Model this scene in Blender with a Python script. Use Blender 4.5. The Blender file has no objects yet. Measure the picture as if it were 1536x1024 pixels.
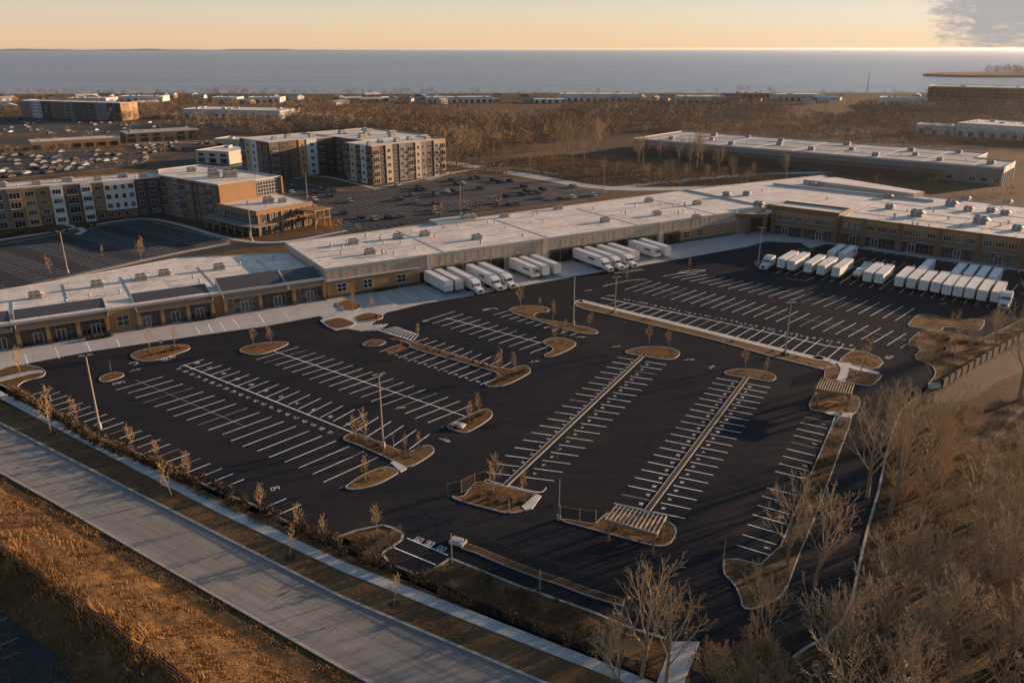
import bpy, math, random
import numpy as np
from mathutils import Vector

HAZE_D, DUST, SKY_S, SUN_E, EXPO = 0.000018, 0.5, 0.08, 5.0, 1.15
CLOUD_C = (2.25, 2.2, 2.25)
random.seed(7)
rng = np.random.default_rng(7)
sc = bpy.context.scene
COL = sc.collection
R = math.radians
PI = math.pi

# ------------------------------------------------------------------ camera geometry
F_PX, HOR, CAMH = 1200.0, 72.0, 60.0
PITCH = math.atan((512 - HOR) / F_PX)
CP, SP = math.cos(PITCH), math.sin(PITCH)


def G(u, v, z=0.0):
    """survey point of the photograph -> point at height z in the place"""
    x = (u - 768) / F_PX
    y = (512 - v) / F_PX
    dy = CP + y * SP
    dz = -SP + y * CP
    t = (z - CAMH) / dz
    return (x * t, dy * t)


CR = {'A': (640, 520, 3.792), 'B': (860, 540, 3.792), 'C': (240, 470, 3.792), 'D': (0, 500, 3.792),
      'E': (480, 430, 3.792), 'F': (860, 370, 4.042), 'T': (1130, 350, 3.783), 'L': (0, 684, 3.0),
      'M': (512, 684, 3.0), 'N': (1024, 684, 3.0), 'S': (1024, 400, 3.0), 'Q': (512, 400, 3.0),
      'W': (560, 270, 5.12), 'V': (512, 90, 3.0), 'K': (0, 240, 5.908), 'X': (1150, 560, 5.12), 'U': (0, 0, 1.0)}


def g(k, x, y, z=0.0):
    a, b, s = CR[k]
    return G(a + x / s, b + y / s, z)


def gl(k, *pts):
    return [g(k, x, y) for x, y in pts]


# ------------------------------------------------------------------ materials
def newmat(name):
    m = bpy.data.materials.new(name)
    m.use_nodes = True
    nt = m.node_tree
    b = nt.nodes['Principled BSDF']
    return m, nt, b


def noise(nt, vec, scale, detail=4.0, rough=0.6, dist=0.0):
    n = nt.nodes.new('ShaderNodeTexNoise')
    n.inputs['Scale'].default_value = scale
    n.inputs['Detail'].default_value = detail
    n.inputs['Roughness'].default_value = rough
    n.inputs['Distortion'].default_value = dist
    nt.links.new(vec, n.inputs['Vector'])
    return n.outputs['Fac']


def ramp(nt, fac, stops):
    r = nt.nodes.new('ShaderNodeValToRGB')
    el = r.color_ramp.elements
    while len(el) < len(stops):
        el.new(0.5)
    for e, (p, c) in zip(el, stops):
        e.position = p
        e.color = (*c, 1) if len(c) == 3 else c
    nt.links.new(fac, r.inputs['Fac'])
    return r.outputs['Color']


def mixc(nt, fac, a, b, mode='MIX'):
    n = nt.nodes.new('ShaderNodeMix')
    n.data_type = 'RGBA'
    n.blend_type = mode
    if isinstance(fac, (int, float)):
        n.inputs[0].default_value = fac
    else:
        nt.links.new(fac, n.inputs[0])
    for i, s in ((6, a), (7, b)):
        if isinstance(s, tuple):
            n.inputs[i].default_value = (*s, 1)
        else:
            nt.links.new(s, n.inputs[i])
    return n.outputs[2]


def mathn(nt, op, a, b=None):
    n = nt.nodes.new('ShaderNodeMath')
    n.operation = op
    for i, s in enumerate((a, b)):
        if s is None:
            continue
        if isinstance(s, (int, float)):
            n.inputs[i].default_value = s
        else:
            nt.links.new(s, n.inputs[i])
    return n.outputs[0]


def coords(nt, rotz=0.0, kind='Object'):
    t = nt.nodes.new('ShaderNodeTexCoord')
    mp = nt.nodes.new('ShaderNodeMapping')
    mp.inputs['Rotation'].default_value = (0, 0, rotz)
    nt.links.new(t.outputs[kind], mp.inputs['Vector'])
    return mp.outputs['Vector']


def bumpn(nt, b, h, strength, dist):
    n = nt.nodes.new('ShaderNodeBump')
    n.inputs['Strength'].default_value = strength
    n.inputs['Distance'].default_value = dist
    nt.links.new(h, n.inputs['Height'])
    nt.links.new(n.outputs['Normal'], b.inputs['Normal'])


def mat(name, c1, c2=None, scale=3.0, rough=0.8, bump=0.0, dist=0.05, big=0.08, metal=0.0, spec=0.3, lo=0.3, hi=0.7):
    m, nt, b = newmat(name)
    b.inputs['Roughness'].default_value = rough
    b.inputs['Metallic'].default_value = metal
    b.inputs['Specular IOR Level'].default_value = spec
    if c2 is None:
        c2 = tuple(x * 0.8 for x in c1)
    v = coords(nt)
    f1 = noise(nt, v, scale)
    f2 = noise(nt, v, scale * big)
    f = mathn(nt, 'MULTIPLY', mathn(nt, 'ADD', f1, f2), 0.5)
    nt.links.new(ramp(nt, f, [(lo, c1), (hi, c2)]), b.inputs['Base Color'])
    if bump:
        bumpn(nt, b, f1, bump, dist)
    return m


def mat_asphalt():
    m, nt, b = newmat('asphalt')
    v = coords(nt)
    f1 = noise(nt, v, 14.0, 3)
    f2 = noise(nt, v, 0.035, 6, 0.62, 1.2)
    f3 = noise(nt, v, 0.5, 4, 0.65)
    base = ramp(nt, f2, [(0.34, (0.010, 0.0145, 0.0225)), (0.47, (0.0165, 0.0195, 0.0255)), (0.56, (0.0225, 0.0230, 0.0265)), (0.68, (0.042, 0.037, 0.034))])
    c = mixc(nt, mathn(nt, 'MULTIPLY', f3, 0.5), base, (0.016, 0.0178, 0.0215))
    c = mixc(nt, mathn(nt, 'MULTIPLY', f1, 0.35), c, (0.031, 0.0325, 0.0365))
    for rz_, k_ in ((R(-52), .55), (R(-28), .42)):
        t2 = nt.nodes.new('ShaderNodeTexCoord')
        m2 = nt.nodes.new('ShaderNodeMapping')
        m2.inputs['Rotation'].default_value = (0, 0, rz_)
        m2.inputs['Scale'].default_value = (0.02, 0.8, 1)
        nt.links.new(t2.outputs['Object'], m2.inputs['Vector'])
        fs = noise(nt, m2.outputs['Vector'], 1.0, 4, 0.6, 0.3)
        c = mixc(nt, mathn(nt, 'MULTIPLY', ramp(nt, fs, [(0.5, (0, 0, 0)), (0.68, (1, 1, 1))]), k_), c, (0.036, 0.031, 0.028))
    # dark crack sealing lines
    vo = nt.nodes.new('ShaderNodeTexVoronoi')
    vo.feature = 'DISTANCE_TO_EDGE'
    vo.inputs['Scale'].default_value = 0.045
    w = nt.nodes.new('ShaderNodeVectorMath')
    w.operation = 'ADD'
    nz = nt.nodes.new('ShaderNodeTexNoise')
    nz.inputs['Scale'].default_value = 0.12
    sclv = nt.nodes.new('ShaderNodeVectorMath')
    sclv.operation = 'SCALE'
    sclv.inputs['Scale'].default_value = 14.0
    nt.links.new(v, nz.inputs['Vector'])
    nt.links.new(nz.outputs['Color'], sclv.inputs[0])
    nt.links.new(v, w.inputs[0])
    nt.links.new(sclv.outputs[0], w.inputs[1])
    nt.links.new(w.outputs[0], vo.inputs['Vector'])
    ln = mathn(nt, 'LESS_THAN', vo.outputs['Distance'], 0.006)
    c = mixc(nt, mathn(nt, 'MULTIPLY', ln, 0.5), c, (0.009, 0.009, 0.009))
    vs = nt.nodes.new('ShaderNodeTexVoronoi')
    vs.inputs['Scale'].default_value = 0.16
    vs.inputs['Randomness'].default_value = 1.0
    nt.links.new(v, vs.inputs['Vector'])
    st = ramp(nt, mathn(nt, 'ADD', vs.outputs['Distance'], mathn(nt, 'MULTIPLY', f3, 0.25)), [(0.16, (1, 1, 1)), (0.27, (0, 0, 0))])
    c = mixc(nt, mathn(nt, 'MULTIPLY', st, 0.6), c, (0.006, 0.006, 0.0065))
    sm = ramp(nt, mathn(nt, 'MULTIPLY', f3, noise(nt, v, 0.17, 3)), [(0.34, (0, 0, 0)), (0.46, (1, 1, 1))])
    c = mixc(nt, mathn(nt, 'MULTIPLY', sm, 0.35), c, (0.05, 0.042, 0.035))
    # paver lane seams
    br = nt.nodes.new('ShaderNodeTexBrick')
    br.inputs['Scale'].default_value = 1.0
    br.inputs['Brick Width'].default_value = 60.0
    br.inputs['Row Height'].default_value = 4.2
    br.inputs['Mortar Size'].default_value = 0.07
    br.inputs['Color1'].default_value = (0, 0, 0, 1)
    br.inputs['Color2'].default_value = (0.2, 0.2, 0.2, 1)
    br.inputs['Mortar'].default_value = (1, 1, 1, 1)
    nt.links.new(coords(nt, R(-52)), br.inputs['Vector'])
    c = mixc(nt, mathn(nt, 'MULTIPLY', br.outputs['Color'], 0.22), c, (0.045, 0.04, 0.036))
    nt.links.new(c, b.inputs['Base Color'])
    rr = ramp(nt, f2, [(0.3, (0.62, 0.62, 0.62)), (0.7, (0.85, 0.85, 0.85))])
    nt.links.new(rr, b.inputs['Roughness'])
    b.inputs['Specular IOR Level'].default_value = 0.015
    bumpn(nt, b, f1, 0.35, 0.01)
    return m


def mat_slabs(name, c1, c2, cm, w, h, rot, mortar=0.05, offset=0.0, streak=0.0):
    m, nt, b = newmat(name)
    v = coords(nt)
    br = nt.nodes.new('ShaderNodeTexBrick')
    br.offset = offset
    br.inputs['Scale'].default_value = 1.0
    br.inputs['Brick Width'].default_value = w
    br.inputs['Row Height'].default_value = h
    br.inputs['Mortar Size'].default_value = mortar
    br.inputs['Color1'].default_value = (*c1, 1)
    br.inputs['Color2'].default_value = (*c2, 1)
    br.inputs['Mortar'].default_value = (*cm, 1)
    nt.links.new(coords(nt, rot), br.inputs['Vector'])
    f = noise(nt, v, 0.35, 5)
    f2 = noise(nt, v, 9.0, 3)
    c = mixc(nt, 0.35, br.outputs['Color'], ramp(nt, f, [(0.3, tuple(x * 0.6 for x in c1)), (0.7, c2)]), 'MIX')
    c = mixc(nt, 0.3, c, ramp(nt, f2, [(0.3, tuple(x * 0.7 for x in c1)), (0.7, tuple(x * 1.1 for x in c2))]))
    if streak:
        t2 = nt.nodes.new('ShaderNodeTexCoord')
        m2 = nt.nodes.new('ShaderNodeMapping')
        m2.inputs['Rotation'].default_value = (0, 0, rot)
        m3 = nt.nodes.new('ShaderNodeMapping')
        m3.inputs['Scale'].default_value = (0.03, 1.1, 1)
        nt.links.new(t2.outputs['Object'], m2.inputs['Vector'])
        nt.links.new(m2.outputs['Vector'], m3.inputs['Vector'])
        fs = noise(nt, m3.outputs['Vector'], 1.0, 5, 0.65, 0.2)
        c = mixc(nt, mathn(nt, 'MULTIPLY', ramp(nt, fs, [(0.42, (0, 0, 0)), (0.66, (1, 1, 1))]), streak), c, tuple(x * 0.45 for x in c1))
    nt.links.new(c, b.inputs['Base Color'])
    b.inputs['Roughness'].default_value = 0.8
    b.inputs['Specular IOR Level'].default_value = 0.25
    bumpn(nt, b, f2, 0.2, 0.01)
    return m


def mat_veg(name, stops, sc1=0.9, sc2=9.0, bump=1.0, dist=0.15, sc0=0.04):
    m, nt, b = newmat(name)
    v = coords(nt)
    f0 = noise(nt, v, sc0, 5, 0.6, 0.5)
    f1 = noise(nt, v, sc1, 6, 0.75)
    f2 = noise(nt, v, sc2, 3, 0.7)
    f = mathn(nt, 'ADD', mathn(nt, 'MULTIPLY', f0, 0.35), mathn(nt, 'ADD', mathn(nt, 'MULTIPLY', f1, 0.4), mathn(nt, 'MULTIPLY', f2, 0.25)))
    nt.links.new(ramp(nt, f, stops), b.inputs['Base Color'])
    b.inputs['Roughness'].default_value = 0.95
    b.inputs['Specular IOR Level'].default_value = 0.1
    bumpn(nt, b, mathn(nt, 'ADD', f1, mathn(nt, 'MULTIPLY', f2, 0.5)), bump, dist)
    return m


def mat_brick(name, c1, c2, cm):
    m, nt, b = newmat(name)
    v = coords(nt)
    f = noise(nt, v, 0.8, 5)
    f2 = noise(nt, v, 12.0, 3)
    w = nt.nodes.new('ShaderNodeTexWave')
    w.bands_direction = 'Z'
    w.inputs['Scale'].default_value = 2.2
    nt.links.new(v, w.inputs['Vector'])
    c = ramp(nt, f2, [(0.3, c1), (0.7, c2)])
    c = mixc(nt, mathn(nt, 'MULTIPLY', f, 0.4), c, tuple(x * 0.6 for x in c1))
    c = mixc(nt, mathn(nt, 'MULTIPLY', mathn(nt, 'GREATER_THAN', w.outputs['Fac'], 0.9), 0.25), c, cm)
    nt.links.new(c, b.inputs['Base Color'])
    b.inputs['Roughness'].default_value = 0.85
    bumpn(nt, b, f2, 0.3, 0.02)
    return m


def mat_seam(name, c1, c2, pitch=0.45, ax='X'):
    m, nt, b = newmat(name)
    v = coords(nt)
    w = nt.nodes.new('ShaderNodeTexWave')
    w.bands_direction = ax
    w.inputs['Scale'].default_value = 0.314 / pitch
    nt.links.new(v, w.inputs['Vector'])
    s = mathn(nt, 'GREATER_THAN', w.outputs['Fac'], 0.93)
    f = noise(nt, v, 0.5, 4)
    c = mixc(nt, f, c1, c2)
    c = mixc(nt, mathn(nt, 'MULTIPLY', s, 0.6), c, tuple(x * 1.8 for x in c2))
    nt.links.new(c, b.inputs['Base Color'])
    b.inputs['Roughness'].default_value = 0.5
    bumpn(nt, b, s, 0.5, 0.05)
    return m


def mat_glass(name, c, rough=0.08):
    m, nt, b = newmat(name)
    v = coords(nt)
    f = noise(nt, v, 0.9, 2)
    oi = nt.nodes.new('ShaderNodeObjectInfo')
    bl = ramp(nt, oi.outputs['Random'], [(0.0, (0, 0, 0)), (0.62, (0, 0, 0)), (0.63, (0.35, 0.35, 0.35)), (0.8, (0.15, 0.15, 0.15)), (0.9, (0.8, 0.8, 0.8))])
    cc = mixc(nt, mathn(nt, 'MULTIPLY', bl, mathn(nt, 'GREATER_THAN', f, 0.45)), ramp(nt, f, [(0.35, c), (0.65, tuple(x * 2.2 for x in c))]), (0.16, 0.15, 0.14))
    nt.links.new(cc, b.inputs['Base Color'])
    b.inputs['Roughness'].default_value = rough
    b.inputs['Specular IOR Level'].default_value = 0.6
    return m


def mat_roof(name, c1, c2, rot=0.0):
    m, nt, b = newmat(name)
    v = coords(nt)
    f = noise(nt, v, 0.12, 5, 0.6, 0.6)
    f2 = noise(nt, v, 1.6, 4)
    br = nt.nodes.new('ShaderNodeTexBrick')
    br.offset = 0.5
    br.inputs['Scale'].default_value = 1.0
    br.inputs['Brick Width'].default_value = 14.0
    br.inputs['Row Height'].default_value = 3.0
    br.inputs['Mortar Size'].default_value = 0.11
    br.inputs['Color1'].default_value = (1, 1, 1, 1)
    br.inputs['Color2'].default_value = (0.86, 0.86, 0.86, 1)
    br.inputs['Mortar'].default_value = (0.42, 0.42, 0.42, 1)
    nt.links.new(coords(nt, rot), br.inputs['Vector'])
    c = ramp(nt, f, [(0.3, c2), (0.62, c1)])
    c = mixc(nt, mathn(nt, 'MULTIPLY', f2, 0.4), c, tuple(x * 0.55 for x in c2))
    pd = ramp(nt, noise(nt, v, 0.22, 4, 0.55, 1.2), [(0.56, (0, 0, 0)), (0.62, (1, 1, 1)), (0.66, (0.35, 0.35, 0.35))])  # ponding stains, also painted to stand in for shade streaks across the roof
    c = mixc(nt, mathn(nt, 'MULTIPLY', pd, 0.45), c, tuple(x * 0.5 for x in c2))
    c = mixc(nt, 0.8, c, br.outputs['Color'], 'MULTIPLY')
    nt.links.new(c, b.inputs['Base Color'])
    b.inputs['Roughness'].default_value = 0.7
    bumpn(nt, b, f, 0.4, 0.25)
    return m


M = {}
M['asphalt'] = mat_asphalt()
M['asphalt_old'] = mat('old_asphalt', (0.012, 0.0135, 0.016), (0.034, 0.034, 0.036), 0.7, 0.85)
ROADROT = R(32.5)
M['road'] = mat_slabs('concrete_road', (0.215, 0.195, 0.18), (0.27, 0.245, 0.225), (0.12, 0.108, 0.10), 4.6, 3.6, ROADROT, 0.07, 0.0, 0.5)
M['walk'] = mat_slabs('sidewalk_concrete', (0.43, 0.41, 0.385), (0.52, 0.5, 0.47), (0.26, 0.24, 0.23), 1.6, 4.0, ROADROT, 0.04)
M['apron'] = mat_slabs('apron_concrete', (0.36, 0.345, 0.33), (0.45, 0.43, 0.41), (0.2, 0.19, 0.18), 4.6, 4.6, R(-31.3), 0.06)
M['kerb'] = mat('kerb_concrete', (0.38, 0.35, 0.32), (0.25, 0.235, 0.215), 1.2, 0.8)
M['paint'] = mat('road_paint', (0.88, 0.88, 0.88), (0.42, 0.42, 0.42), 0.9, 0.7, lo=0.45, hi=0.68)
M['paint_worn'] = mat('worn_paint', (0.42, 0.40, 0.38), (0.12, 0.115, 0.11), 1.5, 0.8, lo=0.4, hi=0.65)
M['paint_yellow'] = mat('yellow_paint', (0.42, 0.27, 0.09), (0.25, 0.19, 0.12), 1.5, 0.7)
M['ground'] = mat_veg('dry_ground', [(0.32, (0.045, 0.028, 0.017)), (0.48, (0.095, 0.059, 0.033)), (0.66, (0.17, 0.105, 0.056))], 0.25, 2.5, 1.0, 0.5, 0.008)
M['verge'] = mat_veg('verge_turf', [(0.33, (0.065, 0.038, 0.020)), (0.5, (0.135, 0.078, 0.038)), (0.66, (0.21, 0.125, 0.055))], 0.5, 10, 0.7, 0.08)
M['bed'] = mat_veg('mulch', [(0.33, (0.045, 0.026, 0.014)), (0.5, (0.13, 0.072, 0.032)), (0.67, (0.26, 0.142, 0.058))], 1.1, 9, 1.0, 0.12)
M['gold'] = mat_veg('golden_grass', [(0.36, (0.03, 0.018, 0.010)), (0.5, (0.10, 0.055, 0.024)), (0.66, (0.30, 0.16, 0.058))], 0.8, 5, 1.0, 0.3)
M['litter'] = mat_veg('leaf_litter', [(0.34, (0.028, 0.019, 0.011)), (0.5, (0.08, 0.052, 0.027)), (0.66, (0.19, 0.125, 0.062))], 0.9, 6, 1.0, 0.3)
M['gravel'] = mat_veg('gravel', [(0.3, (0.085, 0.062, 0.04)), (0.5, (0.16, 0.12, 0.08)), (0.7, (0.27, 0.205, 0.135))], 0.9, 8, 0.8, 0.1)
M['roof'] = mat_roof('membrane_roof', (0.85, 0.745, 0.635), (0.60, 0.525, 0.45))
M['roof_grey'] = mat_roof('grey_membrane_roof', (0.46, 0.43, 0.40), (0.33, 0.31, 0.29))
M['parapet'] = mat('parapet_cap', (0.42, 0.40, 0.37), (0.33, 0.31, 0.29), 1.0, 0.6)
M['beige'] = mat('beige_panel', (0.45, 0.355, 0.265), (0.37, 0.29, 0.215), 0.6, 0.85)
M['beige2'] = mat('pale_panel', (0.47, 0.41, 0.34), (0.40, 0.35, 0.29), 0.6, 0.85)
M['tan'] = mat_brick('tan_brick', (0.27, 0.145, 0.062), (0.36, 0.205, 0.09), (0.3, 0.2, 0.12))
M['brown'] = mat_brick('brown_brick', (0.13, 0.075, 0.045), (0.19, 0.115, 0.07), (0.2, 0.15, 0.1))
M['dark_brick'] = mat_brick('charcoal_brick', (0.065, 0.048, 0.038), (0.10, 0.075, 0.058), (0.11, 0.09, 0.075))
M['orange'] = mat('ochre_panel', (0.29, 0.165, 0.075), (0.22, 0.125, 0.057), 0.7, 0.8)
M['orange2'] = mat('sand_panel', (0.43, 0.27, 0.14), (0.36, 0.22, 0.11), 0.7, 0.8)
M['white'] = mat('white_panel', (0.56, 0.55, 0.53), (0.46, 0.45, 0.44), 0.7, 0.8)
M['grey'] = mat('grey_panel', (0.22, 0.20, 0.185), (0.17, 0.155, 0.145), 0.7, 0.8)
M['metal_roof'] = mat_seam('standing_seam_roof', (0.032, 0.033, 0.036), (0.055, 0.054, 0.055))
M['glass'] = mat_glass('dark_glass', (0.012, 0.014, 0.017))
M['frame'] = mat('window_frame', (0.55, 0.53, 0.5), (0.45, 0.43, 0.41), 2, 0.5)
M['mullion'] = mat('mullion', (0.25, 0.24, 0.23), (0.19, 0.18, 0.17), 2, 0.5)
M['dark'] = mat('dark_metal', (0.022, 0.021, 0.02), (0.035, 0.033, 0.031), 3, 0.55)
M['darkdoor'] = mat('dock_shelter', (0.018, 0.017, 0.016), (0.03, 0.028, 0.026), 2, 0.8)
M['steel'] = mat('galvanised_steel', (0.34, 0.32, 0.30), (0.26, 0.25, 0.23), 2, 0.5, metal=0.3)
M['pole'] = mat('light_pole', (0.36, 0.28, 0.20), (0.28, 0.22, 0.16), 2, 0.5)
M['hvac'] = mat('unit_casing', (0.40, 0.39, 0.37), (0.29, 0.28, 0.27), 1.5, 0.6)
M['trailer'] = mat('trailer_white', (0.66, 0.65, 0.635), (0.44, 0.43, 0.415), 0.9, 0.5, lo=0.4, hi=0.72)
M['trailer_b'] = mat('trailer_dusty', (0.66, 0.63, 0.59), (0.46, 0.43, 0.39), 0.9, 0.55, lo=0.36, hi=0.7)
M['trailer_frame'] = mat('trailer_frame', (0.36, 0.35, 0.34), (0.22, 0.21, 0.2), 2, 0.5)
M['tyre'] = mat('tyre', (0.02, 0.02, 0.02), (0.035, 0.033, 0.03), 3, 0.9)
M['decal_red'] = mat('rust_marking', (0.30, 0.085, 0.05), (0.2, 0.07, 0.05), 2, 0.7)
M['decal_blue'] = mat('dark_marking', (0.06, 0.07, 0.09), (0.09, 0.1, 0.12), 2, 0.7)
M['bark'] = mat('bark', (0.30, 0.225, 0.15), (0.17, 0.125, 0.085), 3, 0.9)
M['twig'] = mat('twigs', (0.48, 0.355, 0.21), (0.23, 0.165, 0.095), 0.7, 0.9)
M['twig_warm'] = mat('russet_twigs', (0.52, 0.34, 0.17), (0.28, 0.175, 0.085), 0.7, 0.9)
M['far_twig2'] = mat('grey_wood_twigs', (0.31, 0.225, 0.145), (0.085, 0.06, 0.04), 0.13, 0.95)
M['far_twig'] = mat('wood_twigs', (0.37, 0.235, 0.13), (0.085, 0.056, 0.034), 0.13, 0.95)
M['leaf'] = mat('dead_leaves', (0.30, 0.155, 0.045), (0.19, 0.09, 0.03), 1.5, 0.9)
M['shrub'] = mat('shrub_leaves', (0.10, 0.062, 0.028), (0.04, 0.027, 0.015), 1.5, 0.9)
M['grass_blade'] = mat('straw', (0.40, 0.21, 0.072), (0.05, 0.028, 0.015), 0.8, 0.9, lo=.42, hi=.6)
M['brush'] = mat('brushwood', (0.25, 0.17, 0.09), (0.085, 0.057, 0.032), 0.3, 0.95)
M['wood'] = mat('weathered_wood', (0.30, 0.185, 0.10), (0.22, 0.13, 0.07), 2, 0.8)
M['slat'] = mat('pale_slats', (0.52, 0.44, 0.36), (0.38, 0.32, 0.26), 2, 0.7)
M['tanslat'] = mat('tan_slats', (0.42, 0.30, 0.19), (0.30, 0.21, 0.13), 2, 0.8)
M['mulch_ring'] = mat('dark_mulch', (0.03, 0.02, 0.014), (0.05, 0.035, 0.022), 5, 0.95, 0.5)
M['wall'] = mat('retaining_block', (0.022, 0.018, 0.015), (0.038, 0.030, 0.024), 1.2, 0.9)


def mat_mesh(name, c, dens):
    """woven wire: a procedural cutout of wires"""
    m, nt, b = newmat(name)
    b.inputs['Base Color'].default_value = (*c, 1)
    b.inputs['Roughness'].default_value = 0.6
    v = coords(nt)
    n = noise(nt, v, 30, 2)
    nt.links.new(mathn(nt, 'LESS_THAN', n, dens), b.inputs['Alpha'])
    return m


M['chain'] = mat_mesh('black_chain_link', (0.02, 0.019, 0.018), 0.48)


def mat_water():
    m, nt, b = newmat('lake_water')
    pass
    b.inputs['Roughness'].default_value = 0.22
    b.inputs['IOR'].default_value = 1.33
    t = nt.nodes.new('ShaderNodeTexCoord')
    mp = nt.nodes.new('ShaderNodeMapping')
    mp.inputs['Rotation'].default_value = (0, 0, R(8))
    mp.inputs['Scale'].default_value = (0.35, 1.0, 1.0)
    nt.links.new(t.outputs['Object'], mp.inputs['Vector'])
    v = mp.outputs['Vector']
    f1 = noise(nt, v, 0.09, 5, 0.65)
    f2 = noise(nt, v, 0.004, 4, 0.6)
    m3 = nt.nodes.new('ShaderNodeMapping')
    m3.inputs['Scale'].default_value = (0.0006, 0.005, 1.0)
    nt.links.new(t.outputs['Object'], m3.inputs['Vector'])
    f3 = noise(nt, m3.outputs['Vector'], 1.0, 7, 0.65, 0.5)
    nt.links.new(ramp(nt, f3, [(0.3, (0.07, 0.095, 0.14)), (0.7, (0.105, 0.13, 0.18))]), b.inputs['Base Color'])
    nt.links.new(ramp(nt, f3, [(0.3, (0.2, 0.2, 0.2)), (0.7, (0.27, 0.27, 0.27))]), b.inputs['Roughness'])
    h = mathn(nt, 'ADD', f1, mathn(nt, 'MULTIPLY', f2, 2.0))
    bumpn(nt, b, h, 1.0, 4.0)
    return m


M['water'] = mat_water()


# ------------------------------------------------------------------ mesh builder
class MB:
    def __init__(s):
        s.v, s.f, s.m = [], [], []

    def face(s, pts, mi=0):
        n = len(s.v)
        s.v += [tuple(p) for p in pts]
        s.f.append(tuple(range(n, n + len(pts))))
        s.m.append(mi)

    def box(s, x0, x1, y0, y1, z0, z1, mi=0, rot=0.0, c=None):
        pts = [(x0, y0), (x1, y0), (x1, y1), (x0, y1)]
        if rot:
            cx, cy = c if c else ((x0 + x1) / 2, (y0 + y1) / 2)
            ca, sa = math.cos(rot), math.sin(rot)
            pts = [(cx + (x - cx) * ca - (y - cy) * sa, cy + (x - cx) * sa + (y - cy) * ca) for x, y in pts]
        s.prism(pts, z0, z1, mi, mi)

    def prism(s, poly, z0, z1, mt=0, ms=0, bottom=True):
        poly = ccw(poly)
        n = len(poly)
        b = len(s.v)
        s.v += [(x, y, z0) for x, y in poly] + [(x, y, z1) for x, y in poly]
        for i in range(n):
            j = (i + 1) % n
            s.f.append((b + i, b + j, b + n + j, b + n + i))
            s.m.append(ms)
        s.f.append(tuple(range(b + n, b + 2 * n)))
        s.m.append(mt)
        if bottom:
            s.f.append(tuple(range(b + n - 1, b - 1, -1)))
            s.m.append(ms)

    def sheet(s, poly, z, mi=0):
        s.face([(x, y, z) for x, y in ccw(poly)], mi)

    def strip(s, pl, w, z, mi=0):
        """flat painted band along a polyline"""
        for (a, b) in zip(pl[:-1], pl[1:]):
            dx, dy = b[0] - a[0], b[1] - a[1]
            L = math.hypot(dx, dy) or 1
            nx, ny = -dy / L * w / 2, dx / L * w / 2
            s.face([(a[0] + nx, a[1] + ny, z), (a[0] - nx, a[1] - ny, z), (b[0] - nx, b[1] - ny, z), (b[0] + nx, b[1] + ny, z)], mi)

    def tube(s, p0, p1, r0, r1, n=6, mi=0, cap=False):
        p0, p1 = Vector(p0), Vector(p1)
        d = (p1 - p0)
        if d.length < 1e-6:
            return
        d.normalize()
        a = d.orthogonal().normalized()
        b2 = d.cross(a)
        k = len(s.v)
        for p, r in ((p0, r0), (p1, r1)):
            for i in range(n):
                t = 2 * PI * i / n
                q = p + (a * math.cos(t) + b2 * math.sin(t)) * r
                s.v.append((q.x, q.y, q.z))
        for i in range(n):
            j = (i + 1) % n
            s.f.append((k + i, k + j, k + n + j, k + n + i))
            s.m.append(mi)
        if cap:
            s.f.append(tuple(range(k + n, k + 2 * n)))
            s.m.append(mi)

    def ring(s, poly, d, z0, z1, mi=0):
        """kerb or parapet: a solid band between the outline and its inset"""
        o = ccw(poly)
        i_ = inset(o, d)
        n = len(o)
        k = len(s.v)
        s.v += [(x, y, z0) for x, y in o] + [(x, y, z1) for x, y in o] + [(x, y, z1) for x, y in i_] + [(x, y, z0) for x, y in i_]
        for a in range(n):
            b = (a + 1) % n
            for r0 in range(3):
                s.f.append((k + r0 * n + a, k + r0 * n + b, k + (r0 + 1) * n + b, k + (r0 + 1) * n + a))
                s.m.append(mi)
        return i_

    def build(s, name, mats, parent=None, loc=None, rz=0.0, smooth=False):
        me = bpy.data.meshes.new(name)
        me.from_pydata(s.v, [], s.f)
        if not isinstance(mats, (list, tuple)):
            mats = [mats]
        for m in mats:
            me.materials.append(m)
        me.polygons.foreach_set('material_index', s.m)
        if smooth:
            me.polygons.foreach_set('use_smooth', [True] * len(s.f))
        me.update()
        o = bpy.data.objects.new(name, me)
        COL.objects.link(o)
        if parent:
            o.parent = parent
        if loc is not None:
            o.location = loc
        o.rotation_euler = (0, 0, rz)
        return o


def area(p):
    return sum(p[i][0] * p[(i + 1) % len(p)][1] - p[(i + 1) % len(p)][0] * p[i][1] for i in range(len(p))) / 2


def ccw(p):
    return list(p) if area(p) > 0 else list(p)[::-1]


def inset(p, d):
    n = len(p)
    out = []
    for i in range(n):
        a, b, c = p[i - 1], p[i], p[(i + 1) % n]
        e1 = (b[0] - a[0], b[1] - a[1])
        e2 = (c[0] - b[0], c[1] - b[1])
        l1 = math.hypot(*e1) or 1
        l2 = math.hypot(*e2) or 1
        n1 = (-e1[1] / l1, e1[0] / l1)
        n2 = (-e2[1] / l2, e2[0] / l2)
        bx, by = n1[0] + n2[0], n1[1] + n2[1]
        q = bx * bx + by * by
        if q < 0.15:
            out.append((b[0] + n1[0] * d, b[1] + n1[1] * d))
            continue
        k = min(2.0 / q, 2.2)
        out.append((b[0] + bx * d * k, b[1] + by * d * k))
    return out


def chaikin(p, it=2, closed=True, q=0.25):
    for _ in range(it):
        o = []
        n = len(p)
        rngi = range(n) if closed else range(n - 1)
        if not closed:
            o.append(p[0])
        for i in rngi:
            a, b = p[i], p[(i + 1) % n]
            o.append((a[0] * (1 - q) + b[0] * q, a[1] * (1 - q) + b[1] * q))
            o.append((a[0] * q + b[0] * (1 - q), a[1] * q + b[1] * (1 - q)))
        if not closed:
            o.append(p[-1])
        p = o
    return p


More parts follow.
